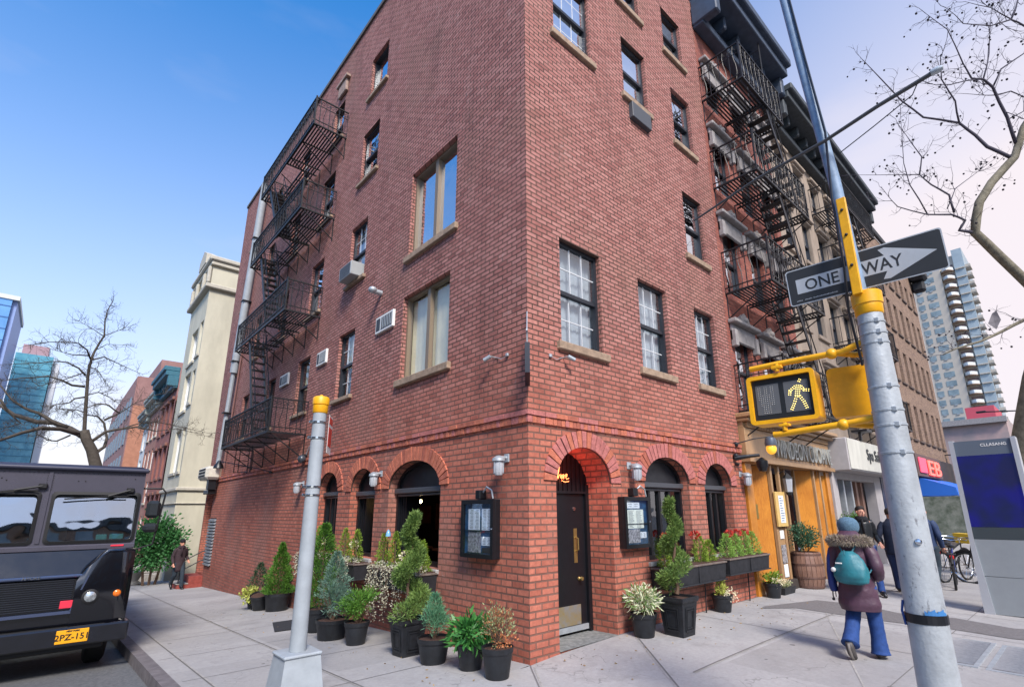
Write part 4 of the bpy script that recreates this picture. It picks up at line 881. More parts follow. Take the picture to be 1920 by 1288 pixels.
# ---------------------------------------------------------------- neighbours along the avenue (right)
M_BR2 = brick_mat('brick_orange', 'ad6a58', '97554a', '6a4a44', white=.25, soot=.45)
M_BEIGE = mat('limestone_beige', '9a8b7c', .85, noise=.28, nscale=2.2, bump=.25, bscale=25, stretch=(1, 1, .4))
M_TAN = brick_mat('brick_tan', 'a08670', '8a7260', '6a5a50', white=.2, soot=.35)
M_CORN = mat('cornice_slate', '39475a', .6, noise=.3, nscale=5); M_CORND = mat('cornice_dark', '3c4348', .7, noise=.3)
M_LINT = mat('lintel_grey', '8f8a88', .8, noise=.25, nscale=8)
M_HONEY = None
def wood(name, a, b_, sc=1.0):
    m_ = bpy.data.materials.new(name); m_.use_nodes = True; nt = m_.node_tree; b = nt.nodes['Principled BSDF']; L = nt.links
    g = nt.nodes.new('ShaderNodeNewGeometry'); mp = nt.nodes.new('ShaderNodeMapping'); mp.inputs['Scale'].default_value = (9 * sc, 9 * sc, .8 * sc); L.new(g.outputs['Position'], mp.inputs[0])
    n = nnoise(nt, mp.outputs[0], 1.6, 6, .6); w = nmath(nt, 'FRACT', nmath(nt, 'MULTIPLY', n, 9.0)); n2 = nnoise(nt, g.outputs['Position'], 1.5, 4)
    f = nmath(nt, 'ADD', nmath(nt, 'MULTIPLY', w, .45), nmath(nt, 'MULTIPLY', nrange(nt, n2, .3, .7), .55))
    L.new(nmix(nt, f, hexc(a), hexc(b_)), b.inputs['Base Color']); b.inputs['Roughness'].default_value = .45; b.inputs['Coat Weight'].default_value = .2
    MATS[name] = m_; return m_
M_HONEY = wood('honey_wood', '9c5a18', 'cf8c34'); M_OLDW = wood('weathered_wood', '8d6c4c', 'b39068'); M_BARW = wood('barrel_wood', '5f4438', '8d6c5c', .7); M_DKW = wood('red_wood_door', '5c2a18', '8a4526')
def hood(root, F, u0, u1, z, big=True, name='lintel'):
    b = MB(); w = .16
    fbox(b, F, u0 - w, u1 + w, 0, .07, z - .28, z + .12, 0, .02); fbox(b, F, u0 - w - .06, u1 + w + .06, 0, .20, z + .121, z + .22, 0, .02)
    um = (u0 + u1) / 2
    if big:
        b.prism([(-.26, 0), (-.2, .14), (-.08, .2), (.0, .26), (.08, .2), (.2, .14), (.26, 0)], F(um, .02, z + .22), Vector(F(1, 0, 0)) - Vector(F(0, 0, 0)), (0, 0, 1), Vector(F(0, .1, 0)) - Vector(F(0, 0, 0)))
        b.sphere(F(um, .12, z + .3), .08, 10, 6)
        for uu in (u0 - .1, u1 + .1): fbox(b, F, uu - .06, uu + .06, 0, .14, z - .42, z - .02, 0, .02)
    b.build(name, M_LINT, root)
def cornice(root, F, u0, u1, z0, z1, dep, mt, ends=True, nb=None, u0s=None):
    H = z1 - z0; b = MB()
    fbox(b, F, u0, u1, 0, dep * .3, z0, z0 + H * .18, 0, .02); fbox(b, F, u0, u1, 0, dep * .16, z0 + H * .181, z0 + H * .55, 0)
    fbox(b, F, u0 - .0, u1 + .0, 0, dep * .86, z0 + H * .56, z0 + H * .78, 0, .02); fbox(b, F, u0 - .0, u1 + .0, 0, dep, z0 + H * .781, z1, 0, .03)
    o = b.build('cornice', mt, root); nb = nb or max(3, int((u1 - u0) / .75))
    for k in range(nb + 1):
        uu = u0 + .08 + (u1 - u0 - .16) * k / nb; q = MB(); big = k in (0, nb)
        fbox(q, F, uu - (.12 if big else .06), uu + (.12 if big else .06), 0, dep * (.7 if big else .5), z0 + H * (.06 if big else .22), z0 + H * .559, 0, .03); q.build('bracket', mt, o)
    return o
NB = thing('brick_tenement', 'orange brick tenement with grey window hoods and dark projecting cornice, next to the corner building', 'building', (6, 0, 0))
NX0, NX1 = 6.004, 10.2
nw = []
for z0, z1 in ((3.86, 5.66), (6.6, 8.38), (9.3, 10.85), (11.78, 12.85)):
    for u0, u1 in ((6.3, 7.15), (7.75, 8.55), (9.15, 9.9)): nw.append((u0, u1, z0, z1, .2))
b = MB(); wall(b, FR, NX0, NX1, 3.7, 14.9, nw, [], flip=False); b.add([(NX1, 0, 3.7), (NX1, 8, 3.7), (NX1, 8, 14.9), (NX1, 0, 14.9)], [(0, 1, 2, 3)]); b.add([(NX0, 0, 14.85), (NX1, 0, 14.85), (NX1, 8, 14.85), (NX0, 8, 14.85)], [(0, 1, 2, 3)]); b.build('wall', M_BR2, NB)
for i, w in enumerate(nw): sash(NB, FR, *w[:4], style='sash', curt=(M_CURT, .7) if i % 4 == 1 else None, pane=M_GLASSB, sill=False, rec=.15); hood(NB, FR, w[0], w[1], w[3])
cornice(NB, FR, NX0 - .02, NX1, 13.95, 15.15, 1.0, M_CORN)
FE2 = thing('fire_escape', 'black iron fire escape with scrolled railings on the orange brick tenement beside the corner building', 'fire escape', (7.6, -.5, 3.8))
for i, (z, a, c) in enumerate(((3.80, 6.12, 9.3), (6.52, 6.12, 9.3), (9.25, 6.12, 9.3), (11.72, 6.02, 8.4))):
    platform(FE2, FR, a, c, z, 1.06, hole=None if i == 0 else ((7.35, 8.9, .5) if i < 3 else (7.3, 8.1, .5)), railh=1.0, wav=True)
for zt, zb_ in ((6.52, 3.8), (9.25, 6.52), (11.72, 9.25)): stairs(FE2, FR, 7.4, zt, 8.8, zb_, .52, 1.0, 11)
b = MB(); b.tube([FR(8.35, .3, 12.0), FR(8.35, .3, 15.3)], .018, 5); b.tube([FR(8.35, .75, 12.0), FR(8.35, .75, 15.3)], .018, 5)
for k in range(10): b.tube([FR(8.35, .3, 12.3 + k * .3), FR(8.35, .75, 12.3 + k * .3)], .01, 4)
b.build('roof_ladder', M_IRONB, FE2)
# wooden restaurant front
WF = thing('wooden_shop_front', 'honey coloured wooden restaurant front with carved letters over its folding doors', 'shop front', (6.0, 0, 0))
def P_(name, mt, boxes, parent, F=FR, bev=.008):
    b = MB()
    for (u0, u1, d0, d1, z0, z1) in boxes: fbox(b, F, u0, u1, d0, d1, z0, z1, 0, bev)
    return b.build(name, mt, parent)
g0 = .09
P_('fascia', M_OLDW, [(6.03, 11.0, -.3, .12, 2.80, 3.42)], WF); P_('fascia_moulding', M_OLDW, [(6.0, 11.05, -.3, .2, 2.70, 2.797)], WF)
b = MB(); [fbox(b, FR, 6.1 + k * .085, 6.15 + k * .085, .1, .17, 3.425, 3.53) for k in range(57)]; fbox(b, FR, 6.03, 11.0, -.3, .1, 3.421, 3.54); b.build('dentils', M_OLDW, WF)
P_('cornice', M_OLDW, [(5.98, 11.08, -.3, .26, 3.541, 3.62), (5.95, 11.1, -.3, .38, 3.621, 3.72)], WF, bev=.02)
P_('pilaster', M_HONEY, [(6.03, 6.32, -.3, .05, g0, 2.699)], WF); P_('pilaster', M_OLDW, [(7.2, 7.28, -.02, .06, g0, 2.699), (7.62, 7.7, -.02, .06, g0, 2.699)], WF); P_('pilaster', M_HONEY, [(10.72, 10.98, -.3, .05, g0, 2.699)], WF)
# splayed wood panels between the posts
def splay(name, u0, d0, u1, d1, z0, z1, mt, t=.05):
    b = MB(); p, q = Vector(FR(u0, d0, z0)), Vector(FR(u1, d1, z0)); n = (q - p).cross(Vector((0, 0, 1))).normalized() * t
    b.hexa([p, q, q - n, p - n], [x + Vector((0, 0, z1 - z0)) for x in (p, q, q - n, p - n)]); return b.build(name, mt, WF)
splay('door_panel', 6.33, -.62, 7.19, -.02, g0, 2.69, M_HONEY); splay('door_panel', 9.35, -.26, 9.78, .0, g0, 2.69, M_HONEY); splay('door_panel', 10.02, -.2, 10.26, .02, g0, 2.69, M_HONEY); splay('door_panel', 10.5, -.12, 10.71, .0, g0, 2.69, M_HONEY)
P_('post', M_OLDW, [(9.28, 9.34, -.3, -.22, g0, 2.699), (9.79, 9.85, -.04, .06, g0, 2.699), (10.27, 10.33, -.05, .05, g0, 2.699), (8.75, 8.82, -.35, -.25, g0, 2.699), (10.42, 10.47, -.15, -.08, g0, 2.699)], WF)
P_('recess_back', mat('recess_brown', '4a2a1a', .7, noise=.4), [(6.3, 10.9, -1.2, -1.15, g0, 2.699)], WF, bev=0)
P_('entry_door', M_DKW, [(9.5, 10.1, -.98, -.92, g0, 2.3), (10.2, 10.8, -.98, -.92, g0, 2.3)], WF)
P_('counter_front', M_OLDW, [(7.29, 7.61, -.02, .03, g0 + .02, 1.35)], WF); P_('plinth', mat('plinth_dark', '3a332f', .8), [(7.15, 7.85, -.02, .12, 0.02, g0 + .2)], WF)
P_('framed_notice', M_WHITE, [(7.36, 7.56, .031, .05, 1.12, 1.30)], WF); P_('framed_notice', M_PHOTO, [(7.34, 7.58, .031, .05, .62, 1.0)], WF); P_('framed_notice', M_PAPER, [(7.36, 7.56, .031, .05, .34, .6)], WF)
P_('menu_frame', mat('pale_wood_frame', 'cfae6a', .5, noise=.15), [(7.18, 7.68, .07, .12, 1.38, 2.12)], WF); P_('menu_sheet', M_PAPER, [(7.30, 7.56, .121, .126, 1.46, 2.04)], WF)
b = MB(); 
for r in range(10): fbox(b, FR, 7.34, 7.34 + .1 + .09 * rng.random(), .1265, .128, 1.5 + r * .053, 1.515 + r * .053)
b.build('menu_writing', mat('ink_blue', '44608c', .8), WF)
lt = thing('carriage_lantern', 'glass carriage lantern hanging on the middle post of the wooden restaurant front', 'lantern', (7.75, -.2, 2.2), )
b = MB(); b.lathe(FR(7.74, .2, 2.12), [(.07, 0), (.1, .3), (.0, .3)], 6); b.build('lantern_glass', M_JAR, lt)
b = MB(); b.lathe(FR(7.74, .2, 2.42), [(.12, 0), (.03, .1), (0, .12)], 6); b.tube([FR(7.66, .0, 2.5), FR(7.7, .15, 2.58), FR(7.74, .2, 2.53)], .012, 5); b.build('lantern_cap', M_IRON, lt); b = MB(); b.lathe(FR(7.74, .2, 2.05), [(.05, 0), (.075, .07)], 6); b.build('lantern_base', M_IRON, lt)
pq = thing('brass_plaque', 'small square brass plaque screwed to the first honey coloured door panel', 'plaque', (6.6, .35, 1.7))
b = MB(); p, q = Vector(FR(6.33, -.62, 0)), Vector(FR(7.19, -.02, 0)); d = (q - p).normalized(); n = Vector((d.y, -d.x, 0)) ; n = -n if n.y > 0 else n
c = p + d * .42; b.hexa([c + n * .001 + Vector((0, 0, 1.56)), c + d * .32 + n * .001 + Vector((0, 0, 1.56)), c + d * .32 + n * .02 + Vector((0, 0, 1.56)), c + n * .02 + Vector((0, 0, 1.56))], [c + n * .001 + Vector((0, 0, 1.86)), c + d * .32 + n * .001 + Vector((0, 0, 1.86)), c + d * .32 + n * .02 + Vector((0, 0, 1.86)), c + n * .02 + Vector((0, 0, 1.86))]); b.build('plate', M_BRASS, pq)
b = MB()
for r in range(4): e = c + d * (.05 + .03 * (r % 2)) + n * .021; e2 = e + d * (.2 - .05 * (r % 2)); b.bar(e + Vector((0, 0, 1.62 + r * .055)), e2 + Vector((0, 0, 1.62 + r * .055)), .004, .012)
b.build('engraving', M_DARK, pq)
M_LETR = mat('zinc_letters', 'a7aba8', .45, metal=.35, noise=.3, nscale=20)
def letters(s, u0, u1, zc, h, d, mt, parent, F=FR, dark=None, name='letters', **kw):
    me = textmesh(s, 1.0, mt, **kw); xs = [v.co.x for v in me.vertices]; ys = [v.co.y for v in me.vertices]; x0, x1, y0, y1 = min(xs), max(xs), min(ys), max(ys)
    L = wloc(parent)
    for v in me.vertices:
        u = u0 + (v.co.x - x0) / (x1 - x0) * (u1 - u0); z = zc - h / 2 + (v.co.y - y0) / (y1 - y0) * h; p = Vector(F(u, d + v.co.z, z)) - L; v.co = p
    o = bpy.data.objects.new(name, me); COL.objects.link(o); o.parent = parent; return o
letters('WINDEON CUOANE', 7.35, 10.95, 3.08, .42, .16, M_LETR, WF, depth=.03)
# bracket lamps at the boundary: two black goosenecks with bulbs
for (uu, z, lab, dz, du) in ((5.72, 3.02, 'black gooseneck lamp with an amber globe hanging at the wooden shop front', -.02, .75), (5.66, 2.78, 'black dome lamp on a stout wall arm at the end of the brick building', -.08, .25)):
    t = thing('bracket_lamp', lab, 'wall lamp', FR(uu, 0, z)); amber = du > .5
    b = MB(); b.sphere(FR(uu, .05, z + .02), .055, 10, 7); 
    if amber: b.tube([FR(uu, .04, z + .03), FR(uu + .2, .35, z + .12), FR(uu + .42, .58, z + .16)], .012, 6)
    else: b.tube([FR(uu, .03, z - .02), FR(uu + .08, .22, z - .0), FR(uu + .2, .45, z + .02)], [.06, .04, .03], 8); b.tube([FR(uu, .03, z - .14), FR(uu, .1, z - .16)], .03, 8)
    b.build('arm', M_BLACK, t)
    c = FR(uu + .42, .58, z - .03) if amber else FR(uu + .22, .47, z - .24)
    b = MB(); b.lathe(c, [(.11, .0), (.12, .06), (.10, .15), (.04, .19), (.0, .2)] if amber else [(.0, -.08), (.07, -.06), (.09, 0), (.11, .03), (.11, .14), (.04, .2), (0, .22)], 14); b.build('hood', mat('lamp_hood_grey', '5b6470', .35, metal=.3) if amber else M_BLACK, t, smooth=True)
    if amber: b = MB(); b.sphere((c[0], c[1], c[2] - .06), .10, 12, 8, sc=(1, 1, 1.15)); b.build('globe', mat('amber_globe', 'e8b93c', .15, emit=.5, emcol='ffb93c'), t, smooth=True)
# limestone building beyond with its own fire escape, grey shop front below
B2 = thing('limestone_tenement', 'beige stone tenement with bracketed dark cornice behind the traffic pole', 'building', (10.2, 0, 0))
b2w = []
for z0, z1 in ((4.4, 5.9), (6.9, 8.4), (9.4, 10.9), (11.7, 12.9)):
    for k in range(6): b2w.append((10.65 + k * 1.5, 11.4 + k * 1.5, z0, z1, .2))
b = MB(); wall(b, FR, NX1 + .004, 19.5, 2.6, 14.3, b2w, []); b.add([(19.5, 0, 3), (19.5, 8, 3), (19.5, 8, 14.3), (19.5, 0, 14.3)], [(0, 1, 2, 3)]); b.add([(10.2, 0, 14.25), (19.5, 0, 14.25), (19.5, 8, 14.25), (10.2, 8, 14.25)], [(0, 1, 2, 3)]); b.build('wall', M_BEIGE, B2)
for w in b2w: sash(B2, FR, *w[:4], style='sash', pane=M_GLASSB, sill=True, sillm=M_BEIGE, rec=.15)
for w in b2w: b = MB(); fbox(b, FR, w[0] - .12, w[1] + .12, 0, .14, w[3] + .08, w[3] + .2, 0, .02); fbox(b, FR, w[0] - .08, w[1] + .08, 0, .06, w[3] + .005, w[3] + .079); b.build('lintel', M_BEIGE, B2)
cornice(B2, FR, 10.24, 19.5, 13.4, 14.45, .9, M_CORND)
FE3 = thing('fire_escape', 'black iron fire escape on the beige stone tenement, partly behind the one way sign', 'fire escape', (15, -.5, 4.2))
for i, z in enumerate((4.3, 6.8, 9.3, 11.6)): platform(FE3, FR, 13.4, 16.9, z, 1.0, hole=None if i == 0 else (14.4, 15.9, .5), railh=.95, wav=False)
for zt, zb_ in ((6.8, 4.3), (9.3, 6.8), (11.6, 9.3)): stairs(FE3, FR, 14.45, zt, 15.8, zb_, .52, .95, 9)
GS = thing('grey_shop_front', 'pale grey boxed shop front with a dark lettered fascia next to the wooden restaurant', 'shop front', (11.1, 0, 0))
M_GRYS = mat('grey_stucco', 'aaa6a6', .8, noise=.1, nscale=5); M_SIGNW = mat('sign_offwhite', 'c9c8bd', .6, noise=.15, nscale=4, stretch=(1, 1, .3))
b = MB(); fbox(b, FR, 11.12, 15.9, .0, .55, 2.74, 3.62, 0, .02); b.build('sign_box', M_GRYS, GS)
b = MB(); fbox(b, FR, 11.16, 15.87, .551, .575, 2.78, 3.6, 0, .008); b.build('sign_face', M_SIGNW, GS)
letters('Spa Salon', 12.7, 14.4, 3.2, .42, .58, mat('letters_dark', '3a3d40', .5), GS, depth=.02)
P_('frame_posts', M_GRYS, [(11.02, 11.4, -.2, .1, .05, 2.739), (14.9, 15.6, -.2, .1, .05, 2.739), (11.401, 14.899, -.2, .1, 2.55, 2.739)], GS)
P_('door_frame', M_STEEL, [(11.41, 11.5, -.3, 0, .08, 2.549), (12.2, 12.3, -.3, 0, .08, 2.549), (12.9, 13.0, -.3, 0, .08, 2.549)], GS)
P_('red_wood_panel', M_DKW, [(11.52, 12.18, -.5, -.45, .08, 2.5), (12.32, 12.88, -.5, -.45, .08, 2.5)], GS)
b = MB()
for k in range(7): fbox(b, FR, 13.05 + k * .26, 13.16 + k * .26, -.3 + .05 * (k % 2), -.2 + .05 * (k % 2), .08, 2.549)
b.build('folding_doors', mat('folding_door', '8a6a5c', .5), GS); P_('dark_interior', M_DARK, [(11.4, 14.95, -1.0, -.95, .08, 2.6)], GS, bev=0)
b = MB(); fbox(b, FR, 12.3, 12.4, .551, .62, 3.61, 3.86, 0, .01); fbox(b, FR, 12.25, 12.75, .4, .8, 3.861, 3.93, 0, .01); b.build('floodlight_bracket', M_BLACK, GS)
# tan brick block further on, with neon sign, blue awning and blue box sign
B3 = thing('tan_brick_building', 'long tan brick building with narrow dark windows and black cornice end beyond the beige tenement', 'building', (19.5, 0, 0))
b3w = []
for z0, z1 in ((4.6, 6.2), (7.1, 8.7), (9.6, 11.1), (12.0, 13.1)):
    for k in range(8): b3w.append((19.9 + k * 1.2, 20.5 + k * 1.2, z0, z1, .25))
b = MB(); wall(b, FR, 19.504, 29.5, 0, 14.2, b3w, []); b.add([(29.5, 0, -.5), (29.5, 10, -.5), (29.5, 10, 14.2), (29.5, 0, 14.2)], [(0, 1, 2, 3)]); b.add([(19.5, 0, 14.15), (29.5, 0, 14.15), (29.5, 10, 14.15), (19.5, 10, 14.15)], [(0, 1, 2, 3)]); b.build('wall', M_TAN, B3)
M_WFR = mat('window_brown', '4a3432', .5)
for w in b3w: sash(B3, FR, *w[:4], style='sash', pane=M_GLASS, sill=True, sillm=mat('sill_brown', '54473f', .8), frame=M_WFR, rec=.2, sillh=.09)
b = MB(); fbox(b, FR, 19.51, 29.5, 0, .12, 14.2, 14.5, 0, .03); fbox(b, FR, 28.6, 29.55, 0, .75, 13.9, 14.6, 0, .12); fbox(b, FR, 29.0, 29.5, 0, .6, 13.3, 13.89, 0, .1); b.build('cornice', mat('cornice_black', '1f2124', .7), B3)
P_('shop_level', mat('shop_dark', '38302e', .6, noise=.3), [(19.6, 29.4, -.0, .1, 0.05, 3.9)], B3)
ns = thing('neon_shop_sign', 'red neon lettering on a dark shop fascia beyond the traffic pole', 'neon sign', (22, -.2, 3.3))
b = MB(); fbox(b, FR, 20.4, 25.0, .11, .3, 2.95, 3.85, 0, .02); b.build('fascia', mat('fascia_brown', '5b4a47', .7), ns)
NE2 = mat('neon_red', 'ff5a50', .4, emit=2.2, emcol='ff4a40'); letters('EB', 22.1, 24.4, 3.35, .6, .36, NE2, ns, depth=.02, name='neon_letters'); b = MB(); fbox(b, FR, 20.6, 21.8, .31, .36, 3.1, 3.7, 0, .02); b.build('pink_panel', mat('neon_pink', 'e0506a', .5, emit=.4, emcol='e0506a'), ns)
aw = thing('awning', 'bright blue shop awning beneath the red neon sign', 'awning', (24, -.6, 2.3))
b = MB(); b.hexa([FR(20.9, .1, 2.2), FR(27.6, .1, 2.2), FR(27.6, 1.3, 2.2), FR(20.9, 1.3, 2.2)], [FR(20.9, .1, 2.95), FR(27.6, .1, 2.95), FR(27.6, 1.25, 2.5), FR(20.9, 1.25, 2.5)]); b.build('canvas', mat('awning_blue', '1f63c0', .7), aw)
b = MB(); 
for uu in (21, 27.5): b.tube([FR(uu, .1, 1.9), FR(uu, 1.28, 2.21)], .03, 6)
b.build('frame', M_STEEL, aw)
P_('shop_window', M_GLASS, [(20.6, 27.5, .101, .12, .5, 2.15)], B3, bev=0)
for k, (u, d, w, z0, z1, mt) in enumerate(((18.6, .3, .5, 0.1, 2.6, mat('navy_panel', '1d2a4a', .5)), )):
    b = MB(); fbox(b, FR, 16.2, 16.9, 0, .25, .1, 2.9, 0, .02); fbox(b, FR, 17.1, 19.4, 0, .2, .1, 2.5, 0, .02); B = b.build('ground_floor_pier', mat('pier_pale', 'b0aca6', .8), B2)
P_('ground_floor_shutter', mat('navy_panel', '1d2a4a', .5), [(15.62, 16.15, -.1, .12, .05, 2.9)], B2)
bb = thing('blue_box_sign', 'small upright blue sign with a white mark over the shops beyond the kiosk', 'sign', (28.6, -.8, 3.9))
b = MB(); fbox(b, FR, 28.4, 28.7, .3, 1.3, 2.9, 4.6, 0, .04); b.build('panel', mat('box_blue', '1b4a86', .5), bb); b = MB(); b.sphere((28.39, -.8, 3.6), .25, 12, 8, sc=(.1, 1, 1)); b.build('mark', M_WHITE, bb)
b = MB(); b.tube([(28.5, 0, 4.3), (28.5, -.5, 4.3)], .03, 6); b.build('bracket', M_IRON, bb)
# ---------------------------------------------------------------- far right: low painted building and apartment tower
LB = thing('low_brick_building', 'low faded pink brick building with graffiti toned wall below the high rise', 'building', (58, 5, 0))
b = MB(); b.box(58, 76, -.5, 12, -.5, 9.6); b.build('wall', mat('faded_pink_wall', 'b5968f', .85, noise=.4, nscale=.5, dark='83807f'), LB)
b = MB(); b.box(62, 68, .4, 2.6, 9.6, 11.4); b.build('roof_housing', mat('red_roof_panel', 'b54a58', .7), LB)
b = MB(); b.box(57.5, 57.99, -.6, 12, 9.2, 9.7); b.build('parapet', M_LINT, LB)
TW = thing('apartment_tower', 'tall pale apartment tower with curved balconies and a glass edge beyond the tan block', 'building', (130, 10, 0))
M_TWW = mat('tower_white', 'b0a89c', .9, noise=.06); M_TWG = mat('tower_glass', '84929a', .5, noise=.4, nscale=.5, dark='9aa8ae'); M_TWD = mat('tower_window', '55666e', .5, noise=.6, nscale=.6, dark='8b9ba0'); M_BALC = mat('balcony_soffit', '8a7464', .8); M_TWGR = mat('tower_grey', '8f979e', .7)
b = MB(); b.box(130, 142, 9.2, 14.4, -.5, 53.0); b.box(131.2, 142, 6.8, 9.2, -.5, 54.5); b.box(130.4, 142, 11.8, 14.0, 53, 54.5); b.build('wall', M_TWW, TW)
b = MB(); b.box(130.6, 141, 5.1, 6.8, -.5, 55.5); b.build('glass_bay', M_TWG, TW)
for fl in range(24):
    z = 6.5 + fl * 1.93
    b = MB(); b.box(129.93, 130.02, 12.9, 14.0, z + .35, z + 1.45); b.box(129.93, 130.02, 10.5, 12.2, z + .35, z + 1.45); b.build('window_pair', M_TWD, TW)
    for ya in (13.2, 11.1): b = MB(); b.box(129.85, 129.93, ya, ya + .55, z + .1, z + .32); b.build('sill_unit', M_TWGR, TW)
    b = MB(); q = [(130.2 + 1.0 - 1.9 * math.sin(math.pi * t), 9.35 - 2.5 * t) for t in np.linspace(0, 1, 9)]; b.prism([(x, y) for x, y in q], (0, 0, z), (1, 0, 0), (0, 1, 0), (0, 0, .16)); b.build('balcony_slab', M_BALC, TW)
    b = MB(); b.prism([(x, y) for x, y in q], (0, 0, z + .161), (1, 0, 0), (0, 1, 0), (0, 0, .62)); b.build('balcony_glass', mat('balcony_front', 'c9ccca', .4), TW)
    b = MB(); b.box(130.3, 130.62, 5.15, 6.7, z, z + .22); b.box(131, 133.4, 4.2, 5.09, z, z + .2); b.box(130.9, 131, 4.2, 5.09, z + .2, z + .75); b.build('edge_balcony', M_TWW, TW)
    b = MB(); b.box(131.1, 131.18, 7.1, 8.9, z + .2, z + 1.6); b.build('balcony_door', mat('tower_brown', '6e5a56', .5), TW)
# street lamp at the far right and its neighbour over the avenue
def street_lamp(x, y, h, dx, dy, label):
    t = thing('street_lamp', label, 'street lamp', (x, y, G(x, y) - .15)); b = MB(); b.tube([(x, y, -.15), (x, y, h)], [.1, .07], 8); b.build('pole', M_IRON, t)
    b = MB(); b.tube([(x, y, h - .15), (x + dx, y + dy, h + .25)], .05, 6); b.build('arm', M_IRON, t); b = MB(); b.bbox(x + dx - .15, x + dx + .15, y + dy - .3, y + dy + .3, h + .18, h + .32, .05); b.build('lamp_head', M_IRON, t)
street_lamp(16.0, -5.7, 6.1, -.1, -1.6, 'dark street lamp with a short arm at the right edge above the kiosk')
street_lamp(46, -4.3, 8.4, 0, 4.2, 'distant street lamp with a long thin arm in front of the pale tower')
# ---------------------------------------------------------------- far end of the side street (left)
M_CREAM = mat('cream_stucco', 'bdb9a6', .85, noise=.14, nscale=1.4, stretch=(1, 1, .35)); M_CREAMT = mat('cream_trim', 'b3aea0', .8, noise=.15)
FC = fr('L', -.4)
CB = thing('cream_building', 'tall cream rendered building with moulded parapet just past the brick side wall', 'building', (0, 22, -1))
cw = [(22.3, 22.95, 3.6, 5.6, .25), (23.4, 24.9, 3.6, 5.6, .25), (22.3, 22.95, 6.7, 8.3, .25), (23.4, 24.9, 6.5, 8.4, .25), (22.2, 22.9, 9.0, 10.7, .25), (23.3, 24.8, 8.9, 10.6, .25)]
b = MB(); wall(b, FC, 22, 26.3, -1.3, 13.6, cw, []); b.add([(-.4, 22, -1.3), (9, 22, -1.3), (9, 22, 13.6), (-.4, 22, 13.6)], [(3, 2, 1, 0)]); b.add([(-.4, 26.3, -1.3), (9, 26.3, -1.3), (9, 26.3, 13.6), (-.4, 26.3, 13.6)], [(0, 1, 2, 3)]); b.add([(-.4, 22, 13.5), (9, 22, 13.5), (9, 26.3, 13.5), (-.4, 26.3, 13.5)], [(0, 1, 2, 3)]); b.build('wall', M_CREAM, CB)
for i, w in enumerate(cw): sash(CB, FC, *w[:4], style='plain' if i % 2 else 'sash', pane=M_GLASSB if i > 2 else M_GLASS, sill=True, sillm=M_CREAMT, frame=M_WHITE, curt=(M_CURT, 1) if i < 4 else None, rec=.18)
for q_ in ((-.5, 9, 21.9, 26.4, 2.75, 2.9, .03), (-.47, 9, 21.93, 26.4, 2.2, 2.24, .01), (-.62, 9, 21.8, 26.4, 12.2, 12.42, .04)): b = MB(); b.bbox(*q_); b.build('string_course', M_CREAMT, CB)
b = MB(); b.bbox(-.6, 9, 21.75, 26.4, 13.6, 13.85, .06); b.bbox(-.5, 9, 21.85, 26.4, 13.4, 13.599, .03)
b.prism([(0, 0), (0, .5), (.8, .9), (1.6, .5), (1.6, 0)], (-.62, 22.9, 13.85), (0, 1, 0), (0, 0, 1), (.4, 0, 0)); b.build('parapet_moulding', M_CREAMT, CB)
for yy in (22.1, 23.2, 24.8, 26.0): b = MB(); b.bbox(-.58, -.42, yy - .13, yy + .13, 12.5, 13.35, .05); b.build('scroll_bracket', M_CREAMT, CB)
FD = fr('L', -.45)
CB2 = thing('brownstone_house', 'narrow dark red house with teal cornice beyond the cream building', 'building', (0, 28, -1.2))
dw = [(26.7 + k * 1.5, 27.5 + k * 1.5, z, z + 1.5, .2) for z in (1.2, 3.6, 6.0) for k in range(3)]
b = MB(); wall(b, FD, 26.31, 31, -1.4, 8.6, dw, []); b.add([(-.45, 31, -1.4), (9, 31, -1.4), (9, 31, 8.6), (-.45, 31, 8.6)], [(0, 1, 2, 3)]); b.build('wall', mat('brownstone_red', '8c5a52', .85, noise=.2, nscale=2), CB2)
for w in dw: sash(CB2, FD, *w[:4], style='sash', pane=M_GLASS, rec=.15, frame=M_WFR, sillm=mat('brownstone_trim', '7d564c', .8)); 
for w in dw: b = MB(); fbox(b, FD, w[0] - .12, w[1] + .12, 0, .12, w[3] + .03, w[3] + .2, 0, .02); b.build('lintel', mat('brownstone_trim', '7d564c', .8), CB2)
cornice(CB2, FD, 26.35, 31, 8.1, 9.2, .7, mat('teal_cornice', '2f6577', .6, noise=.2))
FE_ = fr('L', -.5)
def house(name, label, y0, y1, x, h, wallm, trim, cm, rows, zs0=1.0, ph=2.4, k=3):
    F = fr('L', x); t = thing(name, label, 'building', (x, (y0 + y1) / 2, G(0, (y0 + y1) / 2)))
    b = MB(); ops = []; st_ = (y1 - y0) / k
    for r in range(rows):
        for i in range(k): ops.append((y0 + st_ * (i + .25), y0 + st_ * (i + .75), zs0 + r * ph, zs0 + r * ph + ph * .62, .15))
    wall(b, F, y0 + .005, y1, -3, h, ops, []); b.add([(x, y0 + .005, -3), (x + 10, y0 + .005, -3), (x + 10, y0 + .005, h), (x, y0 + .005, h)], [(3, 2, 1, 0)]); b.add([(x, y0, h - .05), (x + 10, y0, h - .05), (x + 10, y1, h - .05), (x, y1, h - .05)], [(0, 1, 2, 3)]); b.build('wall', wallm, t)
    for w in ops: sash(t, F, *w[:4], style='sash', pane=M_GLASS, rec=.1, frame=M_WHITE, sillm=trim, sillh=.12)
    if cm: cornice(t, F, y0 + .02, y1, h - .7, h + .2, .5, cm, nb=5)
    return t
house('brown_house', 'brown row house with pale bracketed cornice past the teal cornice', 31.0, 35.5, -.45, 8.6, mat('brown_stucco', '9a6f62', .85, noise=.2), M_CREAMT, mat('cornice_pale', '9aa39c', .7), 4, .5, 1.9)
